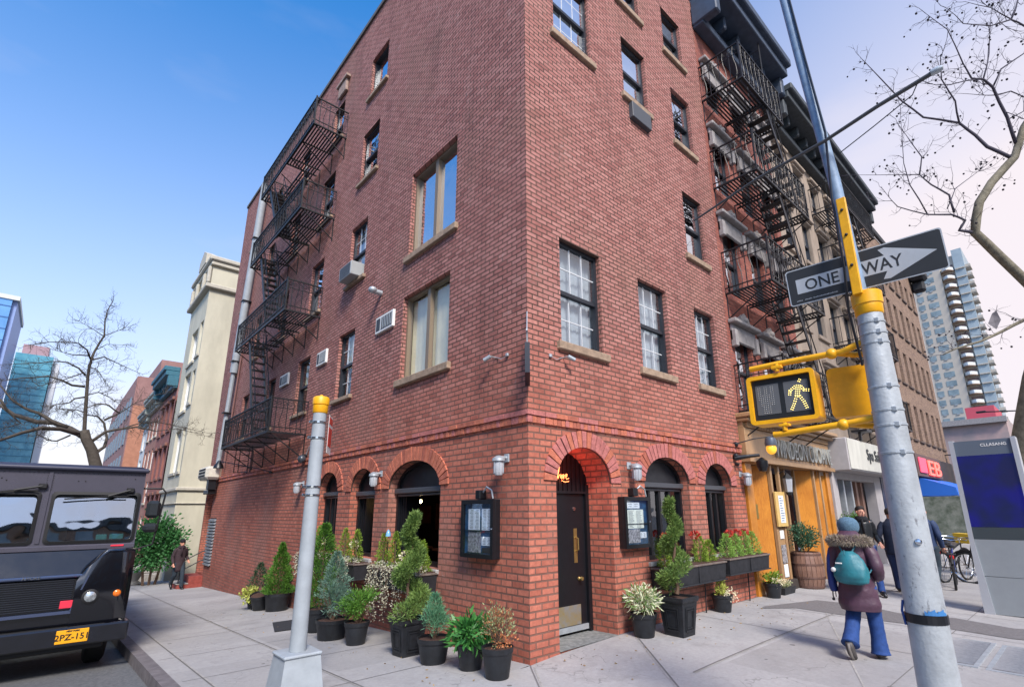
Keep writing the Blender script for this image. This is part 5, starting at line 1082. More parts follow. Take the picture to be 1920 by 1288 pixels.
house('white_house', 'white painted row house past the brown one', 35.5, 39.5, -.3, 8.2, mat('white_stucco', 'c9cfd0', .8, noise=.1), M_WHITE, mat('cornice_pale2', '7f8c8c', .7), 4, .3, 1.9, 2)
OB = thing('orange_brick_block', 'tall brick block with a bright orange side wall seen through the bare tree', 'building', (-1, 46, -2))
b = MB(); b.box(-.95, 9, 42, 42.05, -3, 9.6); b.build('side_wall', mat('orange_brick_wall', 'a8765f', .85, noise=.2, nscale=3), OB)
b = MB(); b.box(-1.0, 9, 42.05, 62, -3, 11.8); b.box(-.9, 8, 42.0, 42.049, 9.6, 11.8); b.box(0.3, 8, 42.3, 60, 11.8, 13.4); b.build('block', mat('mauve_brick', '8c6a66', .85, noise=.15, nscale=2), OB)
for r in range(5):
    for k in range(8): b = MB(); b.box(-1.06, -.98, 43.3 + k * 2.3, 44.3 + k * 2.3, .2 + r * 2.2, 1.6 + r * 2.2); b.build('window', mat('far_window', '6d7f8c', .3), OB)
LT = thing('teal_tower', 'teal glass high rise behind the bare tree on the left', 'building', (-9, 110, 0))
M_TEAL = mat('teal_glass', '6fb3c4', .25, metal=.2, noise=.35, nscale=.9, dark='3d7f98', stretch=(1, 1, .6))
b = MB(); b.box(-12.2, -7.6, 110, 118, -5, 27.6); b.build('glass_shaft', M_TEAL, LT); b = MB(); b.box(-11.6, -8.4, 111, 117, 27.6, 29.4); b.build('crown', mat('tower_crown', '9c8088', .7), LT)
for z in range(24): b = MB(); b.box(-12.25, -7.55, 109.94, 110.0, 1.0 + z * 1.1, 1.12 + z * 1.1); b.build('floor_band', mat('band_teal', '3f8096', .5), LT)
for r in range(7):
    for k in range(6): b = MB(); b.box(-12.0 + k * .72, -11.66 + k * .72, 109.9, 109.95, 2.3 + r * 1.1, 3.0 + r * 1.1); b.build('lit_window', mat('far_pale_window', 'cfd6b8', .4), LT)
b = MB(); b.box(-7.5, -6.7, 111, 118, -5, 26.8); b.build('side_fins', mat('fin_grey', 'c4c9d0', .6), LT)
LG = thing('blue_glass_tower', 'blue glass office tower cut by the left edge of the picture', 'building', (-15, 90, 0))
b = MB(); b.box(-22, -12.4, 90, 104, -5, 30.2); b.build('glass_shaft', mat('office_glass', '5f8fc0', .12, metal=.5, noise=.3, nscale=.3, dark='7fb3e0'), LG)
b = MB(); b.box(-12.39, -11.9, 90.5, 104, -5, 30.2); b.build('side_edge', mat('edge_blue', '7c93c4', .5), LG); b = MB(); b.box(-22, -11.7, 89.8, 104, 30.2, 30.8); b.build('roof_band', mat('roof_pale', 'c0c6c4', .6), LG)
b = MB()
for z in range(18): b.box(-22, -12.4, 89.93, 89.99, 2 + z * 1.6, 2.12 + z * 1.6)
b.build('floor_lines', mat('line_blue', '2c5f9c', .5), LG)

# ---------------------------------------------------------------- left grey pole with yellow cap
PX, PY = -2.33, 1.0; pz = G(PX, PY)
lp = thing('grey_post', 'pale grey steel post with bright yellow cap rising from a square pedestal near the kerb', 'post', (PX, PY, pz))
b = MB(); b.hexa([(PX - .22, PY - .22, pz), (PX + .22, PY - .22, pz), (PX + .22, PY + .22, pz), (PX - .22, PY + .22, pz)], [(PX - .175, PY - .175, .35), (PX + .175, PY - .175, .35), (PX + .175, PY + .175, .35), (PX - .175, PY + .175, .35)])
b.bbox(PX - .19, PX + .19, PY - .19, PY + .19, .351, .385, .012); b.build('pedestal', M_GREY, lp)
b = MB(); b.lathe((PX, PY, 0), [(.083, .386), (.078, 1.0), (.074, 2.0), (.071, 2.9)], 24); b.build('shaft', M_GREY, lp, smooth=True)
b = MB(); b.lathe((PX, PY, 0), [(.074, 2.86), (.082, 2.87), (.084, 2.95), (.077, 2.955), (.09, 2.96), (.092, 3.03), (.08, 3.05), (.02, 3.055), (.018, 3.075), (0, 3.08)], 24); b.build('cap', M_YEL, lp, smooth=True)
for z in (2.74, 2.56, 2.02, 1.93):
    b = MB(); b.lathe((PX, PY, z), [(.078, 0), (.082, .004), (.082, .022), (.078, .026)], 20); b.bbox(PX - .11, PX - .075, PY - .02, PY + .02, z, z + .03, .005); b.build('band_clamp', M_CHROME, lp)
ss = thing('small_sign', 'small red and white sign seen almost edge on, strapped to the grey post', 'sign', (PX + .1, PY, 2.6))
c = Vector((PX + .11, PY + .0, 0)); d = Vector((.35, .62, 0)).normalized(); n_ = Vector((d.y, -d.x, 0)) * .003
def plate(nm, a0, a1, z0, z1, mt, off, t=1.0):
    q = MB(); e0 = c + d * a0 + n_ * off; e1 = c + d * a1 + n_ * off; k = n_ * t
    q.hexa([e0 + Vector((0, 0, z0)), e1 + Vector((0, 0, z0)), e1 + k + Vector((0, 0, z0)), e0 + k + Vector((0, 0, z0))], [e0 + Vector((0, 0, z1)), e1 + Vector((0, 0, z1)), e1 + k + Vector((0, 0, z1)), e0 + k + Vector((0, 0, z1))]); return q.build(nm, mt, ss)
plate('panel', 0, .30, 2.42, 2.86, M_WHITE, 0); plate('red_field', .03, .27, 2.5, 2.72, mat('sign_red', 'c63a2e', .5), 1.05); plate('red_field', .03, .27, 2.76, 2.84, mat('sign_red', 'c63a2e', .5), 1.05)
# ---------------------------------------------------------------- big traffic signal pole on the right
QX, QY = -.43, -4.03
tp = thing('traffic_pole', 'large scuffed galvanised traffic pole with yellow collar and many clamps on the right', 'signal pole', (QX, QY, 0))
M_SCUFF = mat('scuffed_pole', 'a8aeb2', .5, metal=.15, noise=.22, nscale=6, bump=.15, bscale=50)
nt = M_SCUFF.node_tree; bs_ = nt.nodes['Principled BSDF']; old = bs_.inputs['Base Color'].links[0].from_socket
g_ = nt.nodes.new('ShaderNodeNewGeometry'); mp_ = nt.nodes.new('ShaderNodeMapping'); mp_.inputs['Scale'].default_value = (1, 1, .45); nt.links.new(g_.outputs['Position'], mp_.inputs[0])
sc_ = nnoise(nt, mp_.outputs[0], 26, 7, .75); lo_ = nt.nodes.new('ShaderNodeSeparateXYZ'); nt.links.new(g_.outputs['Position'], lo_.inputs[0])
fz = nmath(nt, 'MULTIPLY', nrange(nt, sc_, .57, .64), nrange(nt, nmath(nt, 'ABSOLUTE', nmath(nt, 'SUBTRACT', lo_.outputs[2], 1.45)), .25, .6, .75, .03)); nt.links.new(nmix(nt, fz, old, (.12, .12, .13)), bs_.inputs['Base Color'])
b = MB(); b.lathe((QX, QY, 0), [(.112, 0.0), (.108, .7), (.100, 1.5), (.090, 2.3), (.076, 3.12)], 32); b.build('shaft', M_SCUFF, tp, smooth=True)
b = MB(); b.lathe((QX, QY, 0), [(.078, 3.06), (.086, 3.07), (.087, 3.13), (.094, 3.135), (.095, 3.22), (.084, 3.23), (.02, 3.235)], 28); b.build('collar', M_YEL, tp, smooth=True)
for z in (2.99, 2.91, 2.84, 2.53, 2.37, 2.27, 2.09):
    r = .076 + (3.12 - z) * .017 + .002; b = MB(); b.lathe((QX, QY, z), [(r, 0), (r + .003, .002), (r + .003, .014), (r, .016)], 28)
    a = -2.5; b.bbox(QX + r * math.cos(a) - .012, QX + r * math.cos(a) + .012, QY + r * math.sin(a) - .015, QY + r * math.sin(a) + .015, z - .008, z + .024, .004); b.build('band_clamp', M_STEEL, tp)
b = MB(); b.lathe((QX, QY, 1.08), [(.107, 0), (.109, .002), (.109, .05), (.107, .052)], 28); b.build('black_tape', M_BLACK, tp)
b = MB()
for k in range(7): a = math.pi * (1.05 + .05 * k); r = .1085; b.prism([(0, 0), (.02, 0), (.02, .012 + .012 * (k % 3)), (0, .026)], (QX + r * math.cos(a), QY + r * math.sin(a), 1.133), (-math.sin(a), math.cos(a), 0), (0, 0, 1), (math.cos(a) * .002, math.sin(a) * .002, 0))
b.build('torn_sticker', mat('sticker_blue', '3f78b0', .4), tp)
b = MB(); b.tube([(QX - .05, QY + .095, 1.2), (QX - .05, QY + .108, 1.14), (QX - .05, QY + .1, 1.06)], .007, 6); b.build('cable_guard', mat('cable_blue', '26427f', .4), tp)
b = MB(); b.sphere((QX - .09, QY - .05, 1.55), .02, 8, 6); b.build('bolt', M_CHROME, tp)
# yellow strap bar above the collar
b = MB(); b.bbox(QX - .115, QX - .085, QY - .005, QY + .055, 3.0 + .2, 3.96, .004); b.build('strap_bar', M_YEL, tp)
b = MB(); [b.lathe((0, 0, 0), [(.011, 0), (.011, .012), (.0, .013)], 8) for _ in range(0)]
for z in (3.66, 3.42, 3.86): b.sphere((QX - .118, QY + .025, z), .011, 8, 6)
b.build('bolt_heads', M_IRON, tp)
# upper mast tube
M_BLUET = mat('bluish_galvanised', '7d93ab', .6, metal=.05, noise=.25, nscale=12)
b = MB(); b.tube([(QX + .0, QY + .03, 3.2), (QX + .02, QY + .07, 4.2), (QX + .06, QY + .16, 5.4), (QX + .10, QY + .24, 6.6), (QX + .2, QY + .5, 8.4)], [.044, .042, .04, .038, .034], 20); b.build('upper_mast', M_BLUET, tp, smooth=True)
b = MB(); b.tube([(QX - .07, QY + .08, 2.7), (QX - .09, QY + .10, 3.1), (QX - .135, QY + .07, 3.4), (QX - .09, QY + .08, 4.0), (QX - .03, QY + .06, 4.6), (QX + .02, QY + .12, 5.4), (QX + .07, QY + .2, 6.6)], .009, 6); b.build('signal_cable', M_BLACK, tp, smooth=True)
b = MB(); b.tube([(QX - .07, QY + 1.20, 4.33), (QX - .07, QY + .61, 4.45), (QX - .07, QY + .07, 4.50), (QX - .07, QY - .3, 4.575), (QX - .07, QY - .62, 4.62)], [.009, .011, .014, .015, .016], 10); b.build('mast_arm', mat('arm_grey', '4e4e50', .5, metal=.3, noise=.2), tp, smooth=True)
b = MB(); b.lathe((0, 0, 0), [(.0, -.03), (.022, -.02), (.024, .02), (.015, .045), (0, .05)], 12); b.xform(Matrix.Translation((QX - .07, QY - .64, 4.625)) @ Matrix.Rotation(math.pi / 2, 4, 'X')); b.build('arm_end_cap', M_STEEL, tp, smooth=True)
b = MB(); b.tube([(QX - .07, QY - .54, 4.60), (QX - .07, QY - .5, 4.53), (QX - .07, QY - .25, 4.43), (QX - .07, QY - .02, 4.345)], .004, 5); b.build('hanging_wire', M_IRON, tp)
# one way sign
ow = thing('one_way_sign', 'long black and white ONE WAY arrow sign strapped behind the yellow bar', 'street sign', (QX - .07, QY, 3.4))
P0 = Vector((-.4784 - 4.0, -4.8785, 1.75)); 
def sc_p(p, k=1.072): C_ = Vector((-4.4784, -4.8785, 1.75)); return C_ + (Vector(p) - C_) * k
A_ = sc_p((-.73, -3.62, 3.44)); B_ = sc_p((-.66, -4.53, 3.44)); D_ = sc_p((-.70, -3.62, 3.175))
ux = (B_ - A_).normalized(); uz = (D_ - A_).normalized() * -1; un = ux.cross(uz); W_ = (B_ - A_).length; H_ = (D_ - A_).length
if un.x > 0: un = -un
def sgn(nm, poly, mt, off, t=.002):
    q = MB(); q.prism(poly, A_ + un * off - uz * H_, ux, uz, un * t); return q.build(nm, mt, ow)
M_SB = mat('sign_black', '34373b', .4, noise=.15); M_SW = mat('sign_silver', 'b4bac0', .35, noise=.12, nscale=6)
def rr(x0, y0, x1, y1, r=.02, n=4):
    P = []
    for cx, cy, a0 in ((x1 - r, y0 + r, -90), (x1 - r, y1 - r, 0), (x0 + r, y1 - r, 90), (x0 + r, y0 + r, 180)):
        for i in range(n + 1): a = math.radians(a0 + 90 * i / n); P.append((cx + r * math.cos(a), cy + r * math.sin(a)))
    return P
sgn('plate', rr(0, 0, W_, H_), M_SW, 0); sgn('black_field', rr(.008, .008, W_ - .008, H_ - .008, .016), M_SB, .0021, .0008)
ah = H_ * .5; x0 = W_ * .065; xh = W_ * .66; xe = W_ * .955
arrow = [(x0, H_ * .30), (xh, H_ * .30), (xh - .03, H_ * .12), (xh + .01, H_ * .10), (xe, ah), (xh + .01, H_ * .90), (xh - .03, H_ * .88), (xh, H_ * .70), (x0, H_ * .70)]
sgn('arrow', arrow, M_SW, .003, .0008)
def stext(s, cx, size, ww):
    me = textmesh(s, 1.0, M_SB, depth=.003, off=.012); xs = [v.co.x for v in me.vertices]; ys = [v.co.y for v in me.vertices]; a, b2, c2, d2 = min(xs), max(xs), min(ys), max(ys)
    L = wloc(ow)
    for v in me.vertices:
        x = cx + ((v.co.x - a) / (b2 - a) - .5) * ww; y = ah + ((v.co.y - c2) / (d2 - c2) - .5) * size; v.co = A_ - uz * H_ + ux * x + uz * y + un * (.0039 + (v.co.z > 0) * .0008) - L
    o = bpy.data.objects.new('lettering', me); COL.objects.link(o); o.parent = ow
stext('ONE', W_ * .245, H_ * .30, W_ * .235); stext('WAY', W_ * .635, H_ * .30, W_ * .255)
b = MB()
for k in range(34):
    if k in (5, 6, 13): continue
    x = W_ * .05 + k * W_ * .0085; b.prism([(x, H_ * .10), (x + W_ * .005, H_ * .10), (x + W_ * .005, H_ * (.115 + .008 * (k * 7 % 3))), (x, H_ * .125)], A_ + un * .003 - uz * H_, ux, uz, un * .0006)
b.build('small_print', M_SW, ow)
# pedestrian signal facing the camera + one turned away
def rbox(b, o, ax, ay, an, w, h, d, r=.03, m_=0): b.prism(rr(0, 0, w, h, r, 4), o, ax, ay, an * d, m_)
ps = thing('pedestrian_signal', 'yellow pedestrian signal with lit walking figure, facing the street corner', 'signal', (-.45, -3.4, 2.6))
T1 = Vector((-.47, -3.135, 2.77)); T2 = Vector((-.42, -3.62, 2.77)); B1 = Vector((-.40, -3.135, 2.375))
ax = (T2 - T1).normalized(); ay = Vector((0, 0, 1)); an = ax.cross(ay); an = -an if an.x > 0 else an; w_, h_ = (T2 - T1).length, .385; O_ = T1 - ay * h_
b = MB(); rbox(b, O_ - an * .16, ax, ay, an, w_, h_, .159, .03); b.build('housing', M_YEL, ps)
b = MB(); out_ = rr(0, 0, w_, h_, .03, 4); inn = rr(.03, .03, w_ - .03, h_ - .03, .012, 4); n = len(out_)
pf = [O_ + ax * u + ay * v for u, v in out_]; pi_ = [O_ + ax * u + ay * v for u, v in inn]; ext = an * .035
b.add([p for p in pf] + [p for p in pi_] + [p + ext for p in pf] + [p + ext for p in pi_], [(i, (i + 1) % n, n + (i + 1) % n, n + i) for i in range(n)] + [(2 * n + i, 2 * n + (i + 1) % n, 3 * n + (i + 1) % n, 3 * n + i) for i in range(n)] + [(i, (i + 1) % n, 2 * n + (i + 1) % n, 2 * n + i) for i in range(n)] + [(n + i, n + (i + 1) % n, 3 * n + (i + 1) % n, 3 * n + i) for i in range(n)])
b.build('door_rim', M_YEL, ps)
b = MB(); b.prism([(.031, .031), (w_ - .031, .031), (w_ - .031, h_ - .031), (.031, h_ - .031)], O_ + an * .002, ax, ay, an * .004); b.build('black_mask', mat('signal_mask', '23262a', .35), ps)
b = MB()
for (a0, a1) in ((.055, w_ / 2 - .018), (w_ / 2 + .018, w_ - .055)): b.prism([(a0, .075), (a1, .075), (a1, h_ - .075), (a0, h_ - .075)], O_ + an * .0061, ax, ay, an * .002)
b.build('lens', mat('signal_lens', '5d5f62', .3, noise=.1), ps)
M_LED = mat('led_lit', 'f5dc7a', .4, emit=1.3, emcol='ffe27a'); M_LEDO = mat('led_off', 'c3c3bf', .4)
def dots(nm, pts, mt, r=.0042):
    b = MB()
    for (u, v) in pts:
        p = O_ + ax * u + ay * v + an * .0085; b.add([p + ax * (r * math.cos(t)) + ay * (r * math.sin(t)) for t in [k * math.pi / 3 for k in range(6)]] + [p + an * .003], [(i, (i + 1) % 6, 6) for i in range(6)])
    b.build(nm, mt, ps)
S = []
def ln(p, q, m_=2, sp=.0145, w=.0135):
    P, Q = Vector(p), Vector(q); d = (Q - P); k = max(1, int(d.length / sp)); n2 = Vector((-d.y, d.x)).normalized() * w
    for i in range(k + 1):
        for j in range(m_): c_ = P.lerp(Q, i / k) + n2 * (j - (m_ - 1) / 2); S.append((c_.x, c_.y))
cx_ = w_ * .745
ln((cx_ + .012, .298), (cx_ + .02, .312), 2, .011, .012); ln((cx_ + .004, .268), (cx_ - .012, .195), 3, .014, .0135); ln((cx_ - .02, .262), (cx_ - .058, .235), 2); ln((cx_ - .058, .235), (cx_ - .064, .205), 2)
ln((cx_ + .022, .255), (cx_ + .038, .228), 2); ln((cx_ + .038, .228), (cx_ + .07, .222), 2); ln((cx_ - .02, .185), (cx_ - .04, .135), 2); ln((cx_ - .04, .135), (cx_ - .062, .092), 2); ln((cx_ + .004, .185), (cx_ + .028, .14), 2); ln((cx_ + .028, .14), (cx_ + .042, .092), 2)
dots('walking_figure_leds', S, M_LED, .0042)
S2 = []
for r in range(14):
    v = .088 + r * .0155
    for k in range(8):
        u = .075 + k * .0155
        if (r < 4 and (k < 2 or k > 5)) or (r > 9 and k % 3 == 2) or (4 <= r < 7 and k < 1): continue
        S2.append((u, v))
dots('hand_symbol_leds', S2, M_LEDO, .003)
p2 = thing('pedestrian_signal', 'yellow pedestrian signal turned away so that only its plain back shows beside the traffic pole', 'signal', (-.3, -3.85, 2.5))
b = MB(); O2 = Vector((-.30, -3.66, 2.40)); a2 = Vector((.10, -.42, 0)).normalized(); n2 = Vector((-a2.y, a2.x, 0)); rbox(b, O2, a2, ay, n2, .36, .37, .13, .035); b.build('housing', M_YEL, p2)
b = MB(); O3 = O2 + n2 * .131; rbox(b, O3, a2, ay, n2, .36, .37, .03, .035); b.build('door_rim', M_BLACK, p2)
# bracket arms (part of the pole)
for zz, ze in ((2.84, 2.84), (2.32, 2.30)):
    b = MB(); b.tube([(QX, QY + .02, zz + (.06 if zz > 2.5 else .03)), (QX - .01, QY + .20, zz + (.0 if zz > 2.5 else .01)), (QX - .02, QY + .32, zz), (QX - .04, QY + .67, ze), (QX - .04, QY + .86 - (0 if zz > 2.5 else .12), ze)], .023, 12); b.sphere((QX - .015, QY + .27, zz), .04, 12, 8); b.build('signal_arm', M_YEL, tp, smooth=True)
    b = MB(); b.tube([(QX + .0, QY + .24, zz), (QX + .10, QY + .16, zz - .01), (QX + .12, QY + .05, zz - .02)], .021, 10); b.build('signal_arm', M_YEL, tp, smooth=True)
    b = MB(); z_ = 2.78 if zz > 2.5 else 2.355; b.lathe((-.48, -3.38, min(z_, zz)), [(.018, -.0), (.018, .06)], 10); b.bbox(-.50, -.46, -3.42, -3.34, min(z_, zz) + (.02 if zz > 2.5 else .03), min(z_, zz) + (.045 if zz > 2.5 else .05), .004); b.build('arm_clamp', M_YEL, tp)
# ---------------------------------------------------------------- wifi kiosk
kk = thing('street_kiosk', 'tall silver information kiosk with glowing dark blue screen and grey lower panel', 'kiosk', (7.6, -3.63, 0.01))
M_KS = mat('kiosk_silver', 'b9bdc2', .35, metal=.4, noise=.06); M_KG = mat('kiosk_grey', '8f9598', .5, metal=.2, noise=.08, nscale=3)
kx = 7.5; y0, y1 = -3.20, -4.10
b = MB(); b.bbox(kx + .02, kx + .27, y1 + .04, y0 - .04, G(7.5, -3.6), 2.88, .02); b.build('body', M_KG, kk)
for yy, s_ in ((y0, -1), (y1, 1)):
    b = MB(); out2 = []
    pr = [(yy, 2.92), (yy + s_ * .065, 2.92), (yy + s_ * .065, 1.15), (yy + s_ * .14, .0), (yy - s_ * .0, .0), (yy, 1.05)]
    b.prism([(p[0], p[1]) for p in pr], (kx - .03, 0, 0), (0, 1, 0), (0, 0, 1), (.33, 0, 0)); b.build('side_fin', M_KS, kk)
sy0, sy1 = y0 - .067, y1 + .067
b = MB(); b.box(kx, kx + .019, sy1, sy0, 2.64, 2.9); b.build('top_band', mat('kiosk_dark_band', '5a6470', .3), kk)
SCRN = bpy.data.materials.new('kiosk_screen'); SCRN.use_nodes = True; ntk = SCRN.node_tree; bk = ntk.nodes['Principled BSDF']; gk = ntk.nodes.new('ShaderNodeNewGeometry'); nk = nnoise(ntk, gk.outputs['Position'], 2.2, 2, .4)
ck = nmix(ntk, nrange(ntk, nk, .42, .62), (.006, .014, .075), (.006, .008, .20)); ntk.links.new(ck, bk.inputs['Emission Color']); bk.inputs['Emission Strength'].default_value = .45; bk.inputs['Base Color'].default_value = (.01, .01, .03, 1); bk.inputs['Roughness'].default_value = .15
b = MB(); b.box(kx - .002, kx + .019, sy1, sy0, 1.42, 2.639); b.build('screen', SCRN, kk)
b = MB(); b.box(kx, kx + .019, sy1, sy0, 1.22, 1.419); b.build('lower_bezel', mat('kiosk_bezel', '3c4448', .3), kk)
b = MB(); b.box(kx - .004, kx + .019, sy1, sy0, .62, 1.215); b.box(kx - .004, kx + .019, sy1, sy0, .02, .612); b.build('lower_panel', M_KG, kk)
letters('CLLASANG', -.62, -.30, 2.83, .06, .0, M_WHITE, kk, F=lambda u, d, z: (kx - .012 - d * 0 - .0, -3.35 + (u + .3) * -1 - .74 + .32, z), depth=.002, name='kiosk_lettering') if 0 else None
me = textmesh('CLLASANG', .07, M_WHITE, depth=.002, off=.001); r_ = Vector((0, -1, 0)); u_ = Vector((0, 0, 1)); n3 = r_.cross(u_)
me.transform(Matrix([(r_[i], u_[i], n3[i], (kx - .003, -3.80, 2.81)[i] - wloc(kk)[i]) for i in range(3)] + [(0, 0, 0, 1)])); o = bpy.data.objects.new('lettering', me); COL.objects.link(o); o.parent = kk
# ---------------------------------------------------------------- bicycles
M_TYRE = mat('tyre', '17181a', .8); M_BLU = mat('bike_blue', '26388c', .35, coat=.4); M_REDR = mat('reflector_red', 'c22a28', .3); M_YB = mat('bike_yellow', 'c9a52a', .5)
def bicycle(x, y, ang, frame, label, basket=None):
    t = thing('bicycle', label, 'bicycle', (x, y, G(x, y)), 'bicycles parked beside the kiosk'); R = .34
    for wx in (-.52, .52):
        b = MB(); b.tube([(wx + R * math.cos(a), 0, R + R * math.sin(a)) for a in np.linspace(0, 2 * math.pi, 25)], .022, 6, cap=False); w = b.build('wheel', M_TYRE, t, smooth=True, world=False)
        b = MB(); b.tube([(wx + (R - .03) * math.cos(a), 0, R + (R - .03) * math.sin(a)) for a in np.linspace(0, 2 * math.pi, 25)], .008, 4, cap=False); b.tube([(wx, -.05, R), (wx, .05, R)], .02, 8)
        for k in range(14): a = k * math.pi / 7; b.tube([(wx, 0, R), (wx + (R - .03) * math.cos(a), 0, R + (R - .03) * math.sin(a))], .0025, 3)
        b.build('rim_and_spokes', M_CHROME, w, world=False)
        b = MB(); b.tube([(wx + (R + .04) * math.cos(a), 0, R + (R + .04) * math.sin(a)) for a in np.linspace(.3, 2.6, 10)], .02, 5, flat=2.0); b.build('mudguard', M_BLACK, t, smooth=True, world=False)
    b = MB(); bb_ = (-.08, 0, .3); st = (-.2, 0, .80); hd = (.38, 0, .86); hd2 = (.42, 0, .66)
    b.tube([bb_, st], .018, 8); b.tube([bb_, hd2], .022, 8); b.tube([(-.17, 0, .68), hd], .018, 8); b.tube([(-.52, .0, R), bb_], .012, 6); b.tube([(-.52, 0, R), (-.18, 0, .72)], .011, 6); b.tube([hd, hd2, (.52, 0, R)], .016, 8); b.build('frame', frame, t, smooth=True, world=False)
    b = MB(); b.tube([(.36, 0, .86), (.35, 0, .98)], .013, 6); b.tube([(.22, -.29, 1.0), (.34, -.2, 1.01), (.36, 0, .98), (.34, .2, 1.01), (.22, .29, 1.0)], .012, 6); b.build('handlebar', M_CHROME, t, smooth=True, world=False)
    b = MB(); b.sphere((-.24, 0, .88), .13, 12, 7, sc=(1.05, .6, .35)); b.tube([(-.2, 0, .80), (-.22, 0, .88)], .013, 6); b.build('saddle', M_BLACK, t, smooth=True, world=False)
    b = MB(); b.bbox(-.66, -.32, -.07, .07, .72, .735, .005); b.tube([(-.62, .06, .72), (-.52, .05, R)], .006, 4); b.tube([(-.62, -.06, .72), (-.52, -.05, R)], .006, 4); b.build('rear_rack', M_IRON, t, world=False)
    b = MB(); b.bbox(-.70, -.67, -.04, .04, .64, .71, .01); b.build('tail_reflector', M_REDR, t, world=False)
    b = MB(); b.tube([(-.08, -.09, .22), (-.08, -.06, .3), (-.08, .06, .3), (-.08, .09, .38)], .01, 5); b.lathe((-.08, -.04, .3), [(.0, 0)], 3) if 0 else None; b.build('cranks', M_STEEL, t, world=False)
    if basket: b = MB(); b.hexa([(.5, -.14, .85), (.74, -.14, .85), (.74, .14, .85), (.5, .14, .85)], [(.48, -.18, 1.08), (.8, -.18, 1.08), (.8, .18, 1.08), (.48, .18, 1.08)]); b.build('basket', basket, t, world=False)
    t.rotation_euler = (math.radians(3), 0, ang)
bicycle(10.75, -2.35, math.radians(8), M_BLU, 'blue bicycle with red tail reflector parked nearest, left of the kiosk foot')
bicycle(11.6, -2.95, math.radians(70), M_BLACK, 'black bicycle standing crosswise with its wheel behind the kiosk fin')
bicycle(11.9, -2.2, math.radians(-15), M_IRON, 'dark bicycle with a yellow front basket behind the blue bicycle', M_YB)
# blurred diner furniture / newsstand glass past the bikes
dn = thing('glass_screen', 'glass street screen with reflected lights behind the parked bicycles', 'screen', (17, -1.5, 0))
b = MB(); b.bbox(17.0, 17.06, -1.9, -.4, .8, 2.1, .01); b.build('pane', mat('screen_grey', '8b8f88', .15, noise=.7, nscale=3, dark='3c4a3c'), dn); b = MB(); b.bbox(16.98, 17.08, -1.96, -1.9, .05, 2.2, .01); b.bbox(16.98, 17.08, -.4, -.34, .05, 2.2, .01); b.bbox(16.98, 17.08, -1.899, -.401, .7, .79, .01); b.build('frame', M_IRON, dn)
# ---------------------------------------------------------------- potted plants
M_POT = mat('black_plastic_pot', '23272d', .5, noise=.35, nscale=11, bump=.1, bscale=40, dark='14161a'); M_SOIL = mat('bark_mulch', '4a3228', .95, noise=.5, nscale=60, bump=.8, bscale=90)
M_WBOX = mat('window_box_black', '2a2c31', .6, noise=.4, nscale=9, dark='17181c'); M_WTOP = mat('window_box_rim', '6b5f58', .8, noise=.4, nscale=12)
LG1 = leaf_mat('leaf_cypress', '2c5a22', '6f9c3c'); LG2 = leaf_mat('leaf_bright_cypress', '4d7a22', 'a3b84a'); LG3 = leaf_mat('leaf_blue_juniper', '3c5f52', '86a592'); LG4 = leaf_mat('leaf_spiral_juniper', '3a5c30', '8faa5a')
LG5 = leaf_mat('leaf_broad_green', '1f5a2c', '5c9c4c', rough=.35); LG6 = leaf_mat('leaf_cream', 'c9cfa0', 'eef0d8'); LG7 = leaf_mat('leaf_white_trailing', 'a9a890', 'dcd8c2'); LG8 = leaf_mat('leaf_dry_russet', '7a4a38', 'c08a5c'); LG9 = leaf_mat('leaf_pale_sage', '7a8a5c', 'b5b98c')
LG10 = leaf_mat('leaf_pine_blue', '3f7a5c', '7fae86'); LGY = leaf_mat('leaf_lime', '9aa83c', 'd0d27a'); LGR = leaf_mat('flower_red', 'b02a24', 'd8564a'); LGD = leaf_mat('leaf_dark_conifer', '22402c', '4a6a4a'); LGW = leaf_mat('flower_cream', 'e8dcae', 'fbf4dc'); M_TWIG = mat('twig_brown', '5e4a3c', .9)
def pot(t, h, r, rb=None, mulch=True):
    rb = rb or r * .74; b = MB(); b.lathe((0, 0, 0), [(rb * .96, 0), (rb, .012), (rb + (r - rb) * .72, h * .78), (r * .97, h * .80), (r * .985, h * .83), (r, h * .835), (r * 1.02, h * .97), (r * 1.03, h), (r * .97, h), (r * .95, h * .9)], 30); o = b.build('pot', M_POT, t, smooth=True, world=False)
    b = MB(); b.lathe((0, 0, 0), [(r * .955, h * .9), (r * .6, h * .93), (0, h * .95)], 20); b.build('mulch', M_SOIL, t, smooth=True, world=False)
